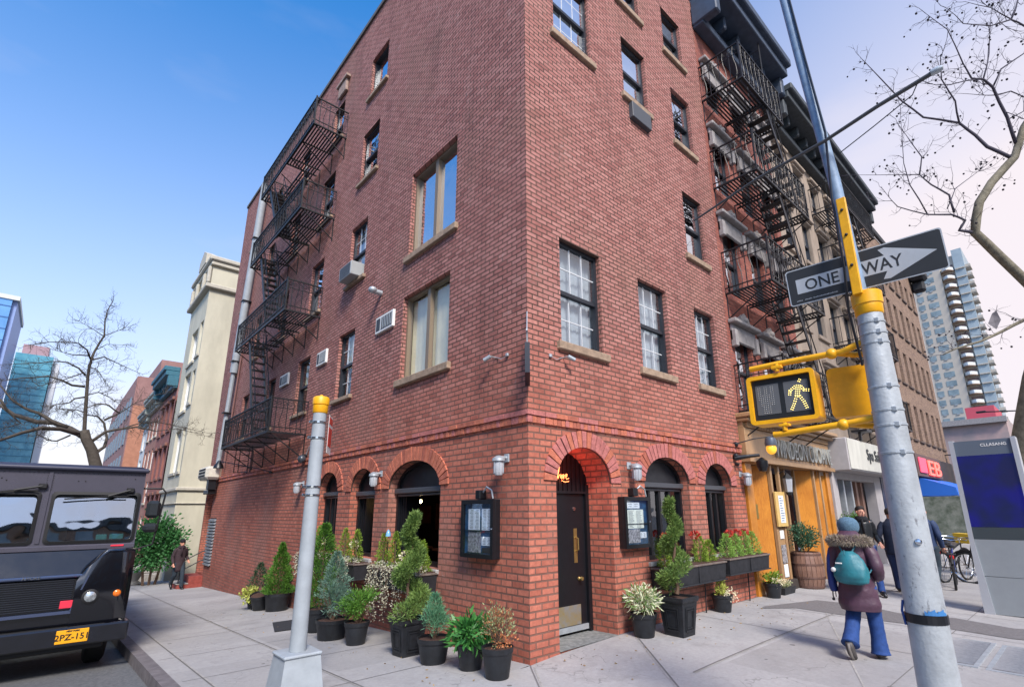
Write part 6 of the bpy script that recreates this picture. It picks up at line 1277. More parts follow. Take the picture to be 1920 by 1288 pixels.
def squarepot(t, h, r):
    rb = r * .72; b = MB()
    def ring(rr_, z): return [(-rr_, -rr_, z), (rr_, -rr_, z), (rr_, rr_, z), (-rr_, rr_, z)]
    b.loft([ring(rb, 0), ring(rb * 1.02, .04), ring(r * .93, h * .86), ring(r * .99, h * .87), ring(r * 1.03, h * .91), ring(r * 1.04, h), ring(r * .94, h), ring(r * .93, h * .92)]); o = b.build('planter', M_POT, t, world=False)
    b = MB()
    for k in range(4):
        a = k * math.pi / 2; M = Matrix.Rotation(a, 3, 'Z')
        def P(u, z): w = rb + (r * .93 - rb) * (z / (h * .86)); return tuple(M @ Vector((u, -w - .004, z)))
        for (u0, u1, z0, z1) in ((-.62, -.56, .12, .74), (.56, .62, .12, .74), (-.56, .56, .12, .16), (-.56, .56, .70, .74), (-.45, -.42, .2, .66), (.42, .45, .2, .66), (-.42, .42, .2, .225), (-.42, .42, .635, .66)):
            q = [P(u * r * .93 * (.78 + .2 * z), z * h) for u, z in ((u0, z0), (u1, z0), (u1, z1), (u0, z1))]; n = M @ Vector((0, -.008, 0)); b.hexa(q, [tuple(Vector(v) + n) for v in q])
    b.build('panel_moulding', M_POT, o, world=False)
    b = MB(); b.add([(-r * .93, -r * .93, h * .93), (r * .93, -r * .93, h * .93), (r * .93, r * .93, h * .93), (-r * .93, r * .93, h * .93)], [(0, 1, 2, 3)]); b.build('mulch', M_SOIL, t, world=False)
def cone_pts(n, z0, z1, r0, fn=None, shell=.35):
    t = rng.random(n) ** 1.25; z = z0 + (z1 - z0) * t; prof = fn(t) if fn else (1 - t) ** .75 * (.55 + .45 * np.minimum(1, t / .15 + .35)); R = r0 * prof
    lump = 1 + .13 * np.sin(t * 19 + 1) + .1 * np.sin(rng.random() * 6 + t * 31)
    a = rng.random(n) * 2 * math.pi; lump *= 1 + .17 * np.sin(a * 3 + t * 8 + z0 * 9) + .12 * np.sin(a * 7 + t * 22) + .10 * rng.normal(size=n)
    rr_ = R * lump * (1 - shell * rng.random(n) ** 1.6); P = np.stack([rr_ * np.cos(a), rr_ * np.sin(a), z], 1); D = np.stack([np.cos(a), np.sin(a), np.full(n, .9)], 1) + rng.normal(size=(n, 3)) * .35; return P, D
def cone(t, n, z0, z1, r0, mt, L=.05, W=.013, fn=None, name='foliage', off=(0, 0), stem=True):
    if stem: b = MB(); b.tube([(off[0], off[1], z0 - .08), (off[0], off[1], z0 + (z1 - z0) * .8)], [.02, .006], 6); b.build('stem', M_TWIG, t, world=False)
    P, D = cone_pts(n, z0, z1, r0, fn); P[:, 0] += off[0]; P[:, 1] += off[1]; W0 = wloc(t); return leaves(name, P + np.array(W0), D, L * (0.6 + .8 * rng.random(n)), W * (0.7 + .6 * rng.random(n)), mt, t)
def shrub(t, n, c, rad, mt, L, W, name='foliage', up=.6, droop=0.0, curl=0.0, midx=None, clumps=26):
    C0 = rng.normal(size=(clumps, 3)); C0 /= np.linalg.norm(C0, axis=1, keepdims=True); C0 *= (rng.random((clumps, 1)) ** .4) * .8; k = rng.integers(0, clumps, n)
    q = C0[k] + rng.normal(size=(n, 3)) * .2; P = np.array(c) + q * np.array(rad); P[:, 2] = np.maximum(P[:, 2], c[2] - rad[2] * .95); D = q + rng.normal(size=(n, 3)) * .45; D[:, 2] += up - droop
    return leaves(name, P + np.array(wloc(t)), D, L * (.6 + .8 * rng.random(n)), W * (.7 + .6 * rng.random(n)), mt, t, midx, curl)
def twigs(t, n, z0, h, spread, r=.006, mt=None, name='twigs', off=(0, 0), kink=.3):
    b = MB()
    for i in range(n):
        a = rng.random() * 6.28; s_ = spread * (.3 + .7 * rng.random()); p = Vector((off[0], off[1], z0)); pts = [p]; hh = h * (.6 + .4 * rng.random())
        for k in range(1, 5): f = k / 4; pts.append(Vector((off[0] + s_ * f * math.cos(a) + rng.normal() * spread * kink * .25, off[1] + s_ * f * math.sin(a) + rng.normal() * spread * kink * .25, z0 + hh * f)))
        b.tube(pts, [r, r * .8, r * .6, r * .45, r * .25], 5)
    b.build(name, mt or M_TWIG, t, world=False)
def spiral(t, z0, z1, mt, rr0=.17, turns=2.6, n=5200, ph=0.6):
    P, D = [], []
    m_ = 90; cl = []
    for i in range(m_):
        f = i / (m_ - 1); a = ph + f * turns * 2 * math.pi; R = rr0 * (1.05 - .85 * f) * .62; cl.append((R * math.cos(a), R * math.sin(a), z0 + (z1 - z0) * f, rr0 * (1.0 - .62 * f) * .62))
    b = MB(); b.tube([(0, 0, z0 - .1)] + [(.03 * math.cos(k * 1.3), .03 * math.sin(k * 1.3), z0 + (z1 - z0) * k / 8) for k in range(0, 8)], [.028, .026, .024, .022, .018, .015, .012, .01, .006], 7); b.build('stem', M_TWIG, t, smooth=True, world=False)
    k = rng.integers(0, m_, n); c = np.array(cl)[k]; q = rng.normal(size=(n, 3)); q /= np.linalg.norm(q, axis=1, keepdims=True); s_ = rng.random((n, 1)) ** .33
    P = c[:, :3] + q * s_ * c[:, 3:4] * np.array([1, 1, .72]); D = q + np.array([0, 0, .55]) + rng.normal(size=(n, 3)) * .3
    leaves('foliage', P + np.array(wloc(t)), D, .055 * (.6 + .8 * rng.random(n)), .014, mt, t)
GRP = 'potted plants around the brick corner'
def plant(name, label, x, y, cat='potted plant'): return thing(name, label, cat, (x, y, G(x, y) + .002), GRP)
t = plant('potted_plant', 'potted sparse shrub with russet and sage leaves, nearest the brick corner edge', -.55, -.07); pot(t, .31, .175); twigs(t, 26, .28, .44, .2); shrub(t, 750, (0, 0, .52), (.2, .2, .24), [LG8, LG9], .032, .016); shrub(t, 120, (.06, -.05, .36), (.15, .15, .08), [leaf_mat('leaf_orange', 'c86a3a', 'e8a878')], .03, .02, name='orange_leaves')
t = plant('potted_plant', 'potted shrub with glossy drooping broad green leaves second from the corner edge', -.53, .45); pot(t, .27, .17); twigs(t, 9, .22, .25, .16, .008); shrub(t, 560, (0, 0, .36), (.29, .29, .2), LG5, .12, .036, up=.1, droop=.35, curl=-.08, clumps=40)
t = plant('potted_conifer', 'potted feathery blue green pine with tiered arching branches in ribbed black tub', -.65, 1.06); pot(t, .29, .205); twigs(t, 8, .25, .42, .18, .009); shrub(t, 1500, (0, 0, .46), (.2, .2, .2), LG10, .06, .008, up=.5, clumps=14); cone(t, 1100, .5, .78, .12, LG10, .06, .008, stem=False)
t = plant('topiary_tree', 'tall spiral cut juniper in square tapered black planter beneath the big side street arch', -.64, 1.72); squarepot(t, .45, .19); spiral(t, .52, 1.78, LG4, .26, 2.3, 8500, ph=3.6)
t = plant('potted_conifer', 'potted bushy bright green cypress showing bark mulch in its round black pot', -.78, 2.96); pot(t, .31, .18); twigs(t, 14, .26, .3, .2, .009); shrub(t, 2300, (0, 0, .58), (.26, .26, .22), LG1, .05, .015, up=.6, clumps=18)
t = plant('potted_conifer', 'potted blue grey juniper in a wide black tub with ribs', -.85, 3.69); pot(t, .29, .245, .2); twigs(t, 12, .25, .5, .2, .01); shrub(t, 2000, (0, .0, .58), (.28, .28, .26), LG3, .055, .01, up=.7, clumps=16); cone(t, 2000, .6, 1.28, .25, LG3, .055, .01, stem=False)
t = plant('potted_conifer', 'tall dense green cypress column in round black pot behind the grey post', -.74, 4.54); pot(t, .37, .235); cone(t, 6000, .4, 1.75, .27, LG1, .05, .016, fn=lambda f: (1 - f) ** .45 * (.8 + .2 * np.sin(f * 3)))
t = plant('potted_conifer', 'broad cone shaped green cypress in an oval black tub, left of the grey post', -.33, 7.98); pot(t, .37, .27, .22); cone(t, 6000, .36, 1.42, .34, LG1, .055, .017, fn=lambda f: (1 - f) ** .8 * (.75 + .6 * f * (1 - f)))
t = plant('empty_pot', 'tilted empty black plastic pot wedged beside the oval tub', -.55, 8.42, 'pot'); pot(t, .33, .19); t.rotation_euler = (math.radians(8), math.radians(-14), .3); t.location.z += .03
t = plant('potted_plant', 'square black planter with dark conifer and lime trailing leaves, farthest from the corner', -.5, 8.85); squarepot(t, .28, .2); cone(t, 1300, .45, .98, .2, LGD, .06, .012); shrub(t, 520, (-.18, -.12, .34), (.2, .2, .2), LGY, .05, .035, droop=.5)
mt_ = tag(MB().add([(-1.25, 5.1, G(0, 5.1) + .012), (-.95, 6.2, G(0, 6.2) + .012), (-.5, 6.2, G(0, 6.2) + .012), (-.55, 5.0, G(0, 5.0) + .012)], [(0, 1, 2, 3)]).build('door_mat', mat('rubber_mat', '2b2c30', .9, noise=.5, nscale=60)), 'dark rubber mat lying on the pavement behind the grey post', 'mat')
t = plant('potted_plant', 'round potted bush of cream edged leaves right of the corner door', 1.86, -.3); pot(t, .30, .185); twigs(t, 10, .25, .22, .15); shrub(t, 900, (0, 0, .47), (.22, .22, .19), [LG6, leaf_mat('leaf_mid_green', '4f7a3a', '8aa860')], .085, .02, up=.15, clumps=30, midx=(rng.random(900) < .4).astype(int))
t = plant('topiary_tree', 'tall spiral cut juniper in square panelled black planter before the first avenue window', 2.30, -.58); squarepot(t, .50, .205); spiral(t, .62, 1.80, LG4, .22, 2.4, 6500, ph=1.0)
t = plant('potted_plant', 'small potted plant with two lime spikes and white trailing flowers under the second avenue window', 4.2, -.24); pot(t, .27, .175); cone(t, 260, .26, .56, .07, LGY, .05, .02, off=(-.05, 0)); cone(t, 260, .26, .5, .07, LGY, .05, .02, off=(.08, .03)); shrub(t, 160, (0, -.16, .26), (.17, .1, .12), LGW, .02, .02, name='white_flowers')
t = plant('potted_plant', 'small potted plant with round green leaves at the edge of the wooden shop front', 6.2, -.25); pot(t, .27, .165); shrub(t, 420, (0, 0, .36), (.16, .16, .12), LG2, .05, .03); shrub(t, 110, (-.06, -.1, .3), (.12, .1, .12), LGW, .02, .02, name='white_flowers')
t = plant('flower_tray', 'low dark tray of small white flowers against the wooden shop front plinth', 6.85, -.2, 'flower tray'); b = MB(); b.hexa([(-.25, -.1, 0), (.25, -.1, 0), (.25, .1, 0), (-.25, .1, 0)], [(-.28, -.13, .13), (.28, -.13, .13), (.28, .13, .13), (-.28, .13, .13)]); b.build('tray', M_POT, t, world=False); shrub(t, 300, (0, 0, .17), (.26, .12, .07), LG9, .035, .02); shrub(t, 260, (0, 0, .2), (.26, .12, .07), LGW, .022, .02, name='white_flowers')
for (x, y, top, lab, rad, n) in ((8.1, -.24, 1.30, 'wine barrel planter with clipped dark green globe shrub before the wooden shop front', .30, 1700), (11.25, -.35, 1.5, 'farther wine barrel planter with a taller leafy shrub, behind the woman in the teal backpack', .34, 2000)):
    t = thing('barrel_planter', lab, 'barrel planter', (x, y, G(x, y)), 'barrel planters'); b = MB(); n_ = 22; H = .74
    for k in range(n_):
        a0, a1 = 2 * math.pi * k / n_ + .012, 2 * math.pi * (k + 1) / n_ - .012; rows = []
        for i in range(7):
            f = i / 6; r = .285 + .05 * math.sin(math.pi * f); rows.append([(r * math.cos(a0), r * math.sin(a0), H * f), (r * math.cos(a1), r * math.sin(a1), H * f), ((r - .03) * math.cos(a1), (r - .03) * math.sin(a1), H * f), ((r - .03) * math.cos(a0), (r - .03) * math.sin(a0), H * f)])
        b.loft(rows)
    b.build('staves', M_BARW, t, world=False)
    for f in (.05, .3, .66, .93): r = .287 + .05 * math.sin(math.pi * f); b = MB(); b.lathe((0, 0, H * f), [(r, -.02), (r + .005, -.018), (r + .005, .018), (r, .02)], 30); b.build('hoop', mat('rusty_hoop', '6b5148', .6, metal=.4, noise=.3), t, world=False)
    b = MB(); b.lathe((0, 0, 0), [(.26, H * .9), (0, H * .92)], 20); b.build('soil', M_SOIL, t, world=False); twigs(t, 12, H * .88, .3, .2, .009)
    shrub(t, n, (0, 0, H + (top - H) * .58), (rad, rad, (top - H) * .5), leaf_mat('leaf_dark_bush', '24462c', '5c8264') if top < 1.4 else LG1, .05, .026, up=.3, clumps=60)
# ---------------------------------------------------------------- window boxes (with their planting)
def wbox(F, u0, u1, z0, z1, label, legs=(), dep=.33, cones=(), mt=LG2, trail=None, flowers=None):
    t = thing('window_box', label, 'window box', F((u0 + u1) / 2, 0, z0), 'black window boxes'); b = MB(); s_ = .02
    b.hexa([F(u0 + s_, .03, z0), F(u1 - s_, .03, z0), F(u1 - s_, dep - s_, z0), F(u0 + s_, dep - s_, z0)], [F(u0, .03, z1 - .03), F(u1, .03, z1 - .03), F(u1, dep, z1 - .03), F(u0, dep, z1 - .03)]); b.build('box', M_WBOX, t)
    b = MB(); fbox(b, F, u0 - .015, u1 + .015, .03, dep + .02, z1 - .029, z1, 0, .006); b.build('rim', M_WTOP, t); um = (u0 + u1) / 2
    b = MB(); fbox(b, F, u0 - .01, u1 + .01, .02, dep + .012, z0 - .02, z0 - .001, 0, .005); fbox(b, F, um - .012, um + .012, dep - .01, dep + .006, z0 + .01, z1 - .03); b.build('trim', M_WBOX, t)
    b = MB(); fbox(b, F, u0 + .02, u1 - .02, .05, dep - .02, z1 + .001, z1 + .012); b.build('soil', M_SOIL, t)
    for uu in legs: b = MB(); p = F(uu, .12, 0); b.tube([F(uu, .12, z0), F(uu, .10, G(p[0], p[1]))], .012, 6); b.build('leg', M_IRON, t)
    L0 = wloc(t)
    for (uu, h, r) in cones:
        p = F(uu, dep * .5, z1); cone(t, 950, p[2] - L0[2], p[2] - L0[2] + h, r, mt, .04, .013, off=(p[0] - L0[0], p[1] - L0[1]), name='dwarf_conifer', fn=lambda f: (1 - f) ** .7 * (.8 + .4 * f))
    if trail:
        n = 26; P, D = [], []
        b = MB()
        for i in range(n):
            uu = u0 + (u1 - u0) * rng.random(); ln_ = trail * (.35 + .65 * rng.random()); pts = [Vector(F(uu, dep * .8, z1 + .02)), Vector(F(uu, dep + .05, z1 + .03))]; q = Vector(F(uu, dep + .06, z1))
            dr = rng.normal() * .08
            for k in range(6): f = (k + 1) / 6; pts.append(Vector(F(uu + dr * f + rng.normal() * .012, dep + .05 + rng.normal() * .015, z1 - ln_ * f)))
            b.tube(pts, .0025, 3)
            for k in range(int(16 + 60 * ln_)): f = rng.random() * (len(pts) - 1.01); a = int(f); P.append(pts[a].lerp(pts[a + 1], f - a) + Vector(rng.normal(size=3) * .018)); D.append(rng.normal(size=3))
        b.build('trailing_stems', M_TWIG, t); m_ = int((u1 - u0) * 260)
        for i in range(m_): P.append(Vector(F(u0 + (u1 - u0) * rng.random(), dep * (.4 + .7 * rng.random()), z1 + .1 * rng.random()))); D.append(rng.normal(size=3))
        leaves('trailing_leaves', np.array([tuple(p) for p in P]), np.array(D), .028, .022, LG7, t)
    if flowers is not None:
        P, D = [], []
        for uu in flowers[1]:
            for i in range(70): q = rng.normal(size=3); q /= np.linalg.norm(q); P.append(np.array(F(uu, dep * .45, z1 + flowers[2])) + q * .05 * np.array([1.4, 1, .8])); D.append(q + [0, 0, .3])
        leaves('flowers', np.array(P), np.array(D), .05, .03, flowers[0], t)
wbox(FL, 2.0, 3.62, .62, .88, 'window box with lime conifers and long white trailing plants under the big side street arch', (), cones=[(3.45, .52, .12), (3.05, .55, .12), (2.55, .5, .12), (2.2, .44, .12)], trail=.85, flowers=(LGW, (2.75, 2.4), .2))
wbox(FL, 4.2, 5.35, .62, .88, 'window box with two conifers and white trailing plants under the middle side street arch', (), cones=[(5.0, .58, .13), (4.5, .56, .13)], trail=.5, flowers=(LGW, (4.6,), .3))
wbox(FL, 5.9, 7.05, .62, .88, 'window box under the side street arch half hidden by the grey post', (), cones=[(6.8, .5, .12), (6.3, .6, .13)], trail=.45, flowers=(LGW, (6.2,), .3))
wbox(FR, 2.5, 4.28, .62, .90, 'window box with pointed dwarf conifers under the first avenue window, behind the spiral juniper', (3.9,), cones=[(2.68, .42, .13), (2.95, .36, .12), (3.75, .44, .14), (4.05, .34, .12)], flowers=(LGR, (2.8, 3.65), .44))
wbox(FR, 4.42, 6.02, .66, .92, 'window box with four pale green dwarf conifers and red flowers under the second avenue window', (5.5,), cones=[(4.68, .40, .17), (5.02, .38, .16), (5.38, .42, .16), (5.72, .40, .16)], mt=leaf_mat('leaf_dwarf_spruce', '6a9a3c', 'a8c86a'), flowers=(LGR, (4.85, 5.15, 5.45), .40))
# glass bird ornaments on stakes in the big box
for i, (u, z, lab) in enumerate(((3.25, 1.42, 'pale blue glass ornament on a stake, left of the other two'), (2.72, 1.36, 'star shaped blue glass ornament on a stake in the big window box'), (2.42, 1.30, 'bell shaped blue glass ornament on a stake nearest the spiral juniper'))):
    t = thing('glass_ornament', lab, 'ornament', FL(u, .2, z), 'blue glass ornaments'); b = MB()
    if i == 1: b.prism([(.05 * math.cos(a) * (1 if k % 2 else .45), .05 * math.sin(a) * (1 if k % 2 else .45)) for k, a in enumerate(np.linspace(0, 2 * math.pi, 11)[:-1])], FL(u, .2, z), (0, 1, 0), (0, 0, 1), (.012, 0, 0))
    else: b.lathe(FL(u, .2, z - .05), [(.0, 0), (.045, .0), (.035, .06), (.012, .1), (0, .11)], 12)
    b.build('glass', mat('blue_glass', '6fa8cf', .1, spec=.8), t, smooth=(i != 1)); b = MB(); b.tube([FL(u, .2, .88), FL(u, .2, z - .03)], .005, 5); b.build('stake', M_IRON, t)
# bush in the areaway by the cream building
t = thing('bush', 'leafy dark green bush overhanging the railings beside the cream building', 'bush', (-1.1, 20.3, G(0, 20.3)))
for k in range(3): b = MB(); b.tube([(k * .2 - .2, .1 * k, 0), (k * .3 - .3, 0, .8), (k * .45 - .5, .1, 1.7)], [.05, .04, .02], 6); b.build('stem', M_TWIG, t, world=False)
shrub(t, 5200, (0, 0, 1.55), (.95, .8, 1.0), leaf_mat('leaf_bush', '1f5a2c', '5f9a5a'), .13, .075, up=.2, clumps=60)
# stoop railings and planters further along
t = thing('stoop_railing', 'black iron stoop railing with stone steps in front of the cream building', 'railing', (-1.8, 23.5, G(0, 23.5))); z = G(0, 23.5)
b = MB(); 
for k in range(12): b.tube([(-1.9, 22.4 + k * .25, z), (-1.9, 22.4 + k * .25, z + 1.15)], .018, 4)
b.tube([(-1.9, 22.3, z + 1.15), (-1.9, 25.3, z + 1.15)], .025, 5); b.tube([(-1.9, 22.4, z + 1.1), (-1.9, 22.4, z + 1.9), (-1.2, 22.4, z + 2.1)], .025, 5); b.build('rails', M_IRON, t)
b = MB(); b.bbox(-1.7, -.45, 23.2, 25, z - .2, z + .3, .03); b.bbox(-1.5, -.45, 23.4, 24.9, z + .301, z + .6, .03); b.build('stone_steps', M_STONE, t)
t = thing('stone_urn', 'low pale stone planter on the pavement behind the walking person', 'stone planter', (-1.5, 21.3, G(0, 21.3))); z = G(0, 21.3); b = MB(); b.lathe((-1.5, 21.3, z), [(.25, 0), (.28, .05), (.16, .15), (.3, .45), (.34, .5), (.0, .46)], 14); b.build('urn', M_STONE, t, smooth=True); b = MB(); b.bbox(-1.85, -1.15, 20.95, 21.65, z - .15, z - .001, .02); b.build('plinth', M_STONE, t)
# ---------------------------------------------------------------- step van, parked nose towards the camera
TX0, TX1, TY = -5.63, -3.37, 5.45; tz = G(0, 6) + ROADZ
tv = thing('delivery_van', 'black and grey walk in delivery van parked at the kerb facing the corner', 'van', ((TX0 + TX1) / 2, TY, tz))
M_VG = mat('van_grey_paint', '4c4b56', .28, noise=.14, nscale=3, coat=.3, bump=.04, bscale=8); M_VB = mat('van_black_paint', '0b0c12', .14, noise=.15, nscale=5, coat=1.0); M_RUB = mat('rubber_black', '111215', .6); M_ALU = mat('van_roof_rail', '3a3c4c', .45, metal=.2)
M_VBL = mat('van_belt_black', '0d0e12', .2, coat=.6, noise=.3, nscale=3); zc = 2.45
b = MB(); b.bbox(TX0, TX1, TY + 2.25, TY + 6.6, .30, 2.40, .04); b.box(TX0, TX0 + .03, TY + .12, TY + 2.249, .3, 2.40); b.box(TX1 - .03, TX1, TY + .12, TY + 2.249, .3, 2.40); b.box(TX0 + .031, TX1 - .031, TY + .12, TY + 2.249, 2.37, 2.399); b.build('cargo_body', M_VG, tv)
# front wall with two windscreen openings
WS = [(-5.60 + .02, -4.56, 1.36, 2.08), (-4.43, -3.40, 1.36, 2.08)]
def ffr(u, d, z): return (u, TY - d - (2.4 - z) * .0, z)
b = MB(); us = [TX0, WS[0][0], WS[0][1], WS[1][0], WS[1][1], TX1]; zs_ = [1.28, WS[0][2], WS[0][3], 2.40]
for i in range(5):
    for j in range(3):
        if i in (1, 3) and j == 1: continue
        b.box(us[i], us[i + 1], TY, TY + .119, zs_[j], zs_[j + 1])
b.build('front_wall', M_VG, tv)
for i, w in enumerate(WS):
    b = MB(); o_ = rr(w[0], w[2], w[1], w[3], .07, 5); n_ = rr(w[0] + .03, w[2] + .03, w[1] - .03, w[3] - .03, .05, 5); n = len(o_)
    # filler corners + gasket
    A1 = [(p[0], TY - .012, p[1]) for p in rr(w[0] - .012, w[2] - .012, w[1] + .012, w[3] + .012, .06, 5)]; A2 = [(p[0], TY - .022, p[1]) for p in n_]
    b.add(A1 + A2 + [(p[0], TY + .05, p[2]) for p in A2], [(k, (k + 1) % n, n + (k + 1) % n, n + k) for k in range(n)] + [(n + k, n + (k + 1) % n, 2 * n + (k + 1) % n, 2 * n + k) for k in range(n)])
    wf = b.build('windscreen', M_RUB, tv)
    b = MB(); b.add([(p[0], TY + .0 + .11 * (p[1] - w[2]) / (w[3] - w[2]), p[1]) for p in n_], [tuple(range(n))]); b.build('glass', glass_mat('van_glass', tint=(.8, .88, .9), refl=.42), wf)
b = MB(); b.box(TX0 + .02, TX1 - .02, TY + .125, TY + .13, .5, 1.3); b.build('dash_panel', M_RUB, tv)
# cab interior
b = MB(); y2 = TY + 2.2
b.add([(TX0 + .03, y2, 1.0), (TX1 - .03, y2, 1.0), (TX1 - .03, y2, 2.38), (TX0 + .03, y2, 2.38)], [(0, 1, 2, 3)]); b.build('cab_bulkhead', mat('cab_pale', 'a9b7bb', .8, noise=.15, nscale=2), tv)
for x in (-5.15, -3.95):
    b = MB(); b.bbox(x - .22, x + .22, TY + .75, TY + .95, 1.0, 1.72, .07); b.bbox(x - .13, x + .13, TY + .78, TY + .92, 1.74, 1.95, .05); b.build('seat', mat('seat_grey', '4a5258', .7), tv)
# body sides over the cab so the windscreens look into a room
b = MB()
for a in ((-3.72, -3.60, 1.38, 1.45, 'k'), (-3.75, -3.58, 0, 0, '')): pass
b.bbox(-3.85, -3.72, TY + .04, TY + .06, 1.39, 1.47, .005); b.bbox(-3.69, -3.52, TY + .04, TY + .06, 1.395, 1.47, .005); b.build('dashboard_notices', mat('notice_teal', '3f8a8a', .5), tv)
# roof cap rail, rivets
b = MB(); b.tube([(TX0 - .02, TY - .03, 2.43), (TX1 + .02, TY - .03, 2.43)], .035, 10); b.bbox(TX0 - .02, TX1 + .02, TY - .05, TY + .2, 2.40, 2.47, .02); b.tube([(TX1 + .0, TY - .0, 2.43), (TX1 + .0, TY + 6.6, 2.43)], .035, 8); b.bbox(TX0, TX1, TY + .1, TY + 6.6, 2.40, 2.50, .04); b.build('roof_rail', M_ALU, tv, smooth=True)
b = MB()
for k in range(44): b.sphere((TX0 + .03 + k * .051, TY - .002, 2.36), .006, 5, 4)
for k in range(7): b.sphere((-4.53, TY - .002, 2.12 + k * .033), .006, 5, 4); b.sphere((-4.46, TY - .002, 2.12 + k * .033), .006, 5, 4)
for (x, z) in ((-4.1, 2.25), (-4.18, 2.25), (-3.5, 2.3), (-5.0, 2.27), (-4.95, 2.24), (-5.06, 2.3)): b.sphere((x, TY - .002, z), .009, 6, 4)
b.build('rivets', M_RUB, tv)
b = MB(); b.bbox(-4.52, -4.47, TY - .012, TY - .001, 1.36, 2.38, .003); b.build('centre_strip', M_VG, tv)
# belt + snub nose
b = MB(); b.bbox(TX0 - .005, TX1 + .005, TY - .02, TY + .12, 1.255, 1.33, .01); b.build('belt_rail', M_VG, tv)
b = MB(); y3 = TY - .27
b.hexa([(TX0, y3, .92), (TX1, y3, .92), (TX1, TY + .1, .92), (TX0, TY + .1, .92)], [(TX0, TY - .06, 1.252), (TX1, TY - .06, 1.252), (TX1, TY + .1, 1.252), (TX0, TY + .1, 1.252)]); b.build('bonnet', M_VBL, tv)
b = MB(); b.bbox(TX0 - .01, TX1 - .55, y3 - .05, y3 + .2, .90, .945, .015); b.build('bonnet_lip', mat('van_lip', '3c4660', .25, coat=.8), tv)
# fender shoulders
for s_, xa, xb in ((1, TX1 - .62, TX1 + .012), (-1, TX0 - .012, TX0 + .62)):
    b = MB(); xs = np.linspace(xa, xb, 9); rings = []
    for x in xs:
        f = (x - xa) / (xb - xa); f = f if s_ > 0 else 1 - f; top = .93 + .335 * min(1, f * 2.2) ** .8 - .05 * max(0, f - .8) * 5 * .3; yb = y3 - .07 + .05 * max(0, (f - .85) / .15) ** 2
        rings.append([(x, yb, .26), (x, yb - .02, .55), (x, yb - .01, .85), (x, yb + .05, top - .05), (x, yb + .12, top), (x, TY + .1, top + .001), (x, TY + .1, .26)])
    b.loft(rings); b.build('wing', M_VB, tv, smooth=True)
b = MB(); b.bbox(TX0 + .6, TX1 - .6, y3 - .0, TY + .1, .26, .90, .02); b.build('nose', M_VB, tv)
b = MB()
for k in range(14): b.bbox(TX0 + .62, TX1 - .64, y3 - .03, y3 - .002, .50 + k * .028, .512 + k * .028, .003)
b.build('grille_slats', mat('grille_black', '1e222b', .4), tv); 
b = MB(); b.hexa([(TX0 + .45, y3 - .055, .43), (TX1 - .62, y3 - .055, .43), (TX1 - .62, y3 - .0, .43), (TX0 + .45, y3, .43)], [(TX0 + .45, y3 - .055, .47), (TX1 - .59, y3 - .055, .47), (TX1 - .59, y3, .47), (TX0 + .45, y3, .47)]); b.bar((TX1 - .63, y3 - .05, .46), (TX1 - .50, y3 - .09, .92), .02); b.build('grille_surround', mat('van_lip', '3c4660', .25, coat=.8), tv)
for x in (TX1 - .44, TX0 + .44):
    b = MB(); b.lathe((0, 0, 0), [(.088, 0), (.098, .012), (.098, .03), (.086, .036)], 28); b.xform(Matrix.Translation((x, y3 - .08, .635)) @ Matrix.Rotation(math.pi / 2, 4, 'X')); h = b.build('headlight', M_RUB, tv, smooth=True)
    b = MB(); b.lathe((0, 0, 0), [(.086, .02), (.06, .042), (0, .05)], 24); b.xform(Matrix.Translation((x, y3 - .08, .635)) @ Matrix.Rotation(math.pi / 2, 4, 'X')); b.build('lens', mat('headlight_lens', 'b9c0c4', .08, metal=.6, noise=.4, nscale=30, spec=1), h, smooth=True)
for x in (TX1 - .14, TX0 + .14):
    b = MB(); b.sphere((x, y3 - .085, .65), .048, 14, 8, sc=(1, .5, 1)); b.build('turn_signal', mat('amber_lens', 'e0701c', .2, spec=.8), tv, smooth=True)
b = MB(); b.bbox(-4.12, -3.98, y3 - .035, y3 - .01, .50, .60, .005); b.build('red_emblem', mat('emblem_red', 'd8344a', .4), tv)
me = textmesh('AMORE', .055, M_CHROME, depth=.004); me.transform(Matrix([(1, 0, 0, -4.47 - wloc(tv)[0]), (0, 0, -1, y3 - .06 - wloc(tv)[1]), (0, 1, 0, .925 - wloc(tv)[2]), (0, 0, 0, 1)])); o = bpy.data.objects.new('lettering', me); COL.objects.link(o); o.parent = tv
b = MB(); b.bbox(-3.66, -3.5, TY - .03, TY - .018, 1.29, 1.315, .004) ; b.build('red_marker', mat('emblem_red', 'd8344a', .4), tv)
# bumper
b = MB(); b.bbox(TX0 - .04, TX1 + .05, y3 - .22, y3 - .16, .03, .27, .02); b.bbox(TX1 + .0, TX1 + .05, y3 - .16, y3 + .1, .03, .27, .01); b.build('bumper', mat('bumper_black', '16181f', .3, noise=.3, nscale=6, coat=.5), tv)
b = MB(); b.bbox(TX0 + .3, TX1 - .2, y3 - .1, TY + .1, -.05, .26, .02); b.build('undercarriage', M_RUB, tv)
b = MB(); b.bbox(-4.10, -3.76, y3 - .232, y3 - .222, .075, .245, .006); pl_ = b.build('licence_plate', mat('plate_yellow', 'e8a41c', .4), tv)
for (s, size, z, dx) in (('2PZ-151', .105, .150, 0), ('NEW YORK', .026, .228, 0)):
    me = textmesh(s, size, M_RUB, depth=.002, off=.0015); me.transform(Matrix([(1, 0, 0, -3.93 - wloc(tv)[0]), (0, 0, -1, y3 - .234 - wloc(tv)[1]), (0, 1, 0, z - wloc(tv)[2]), (0, 0, 0, 1)])); o = bpy.data.objects.new('plate_text', me); COL.objects.link(o); o.parent = pl_
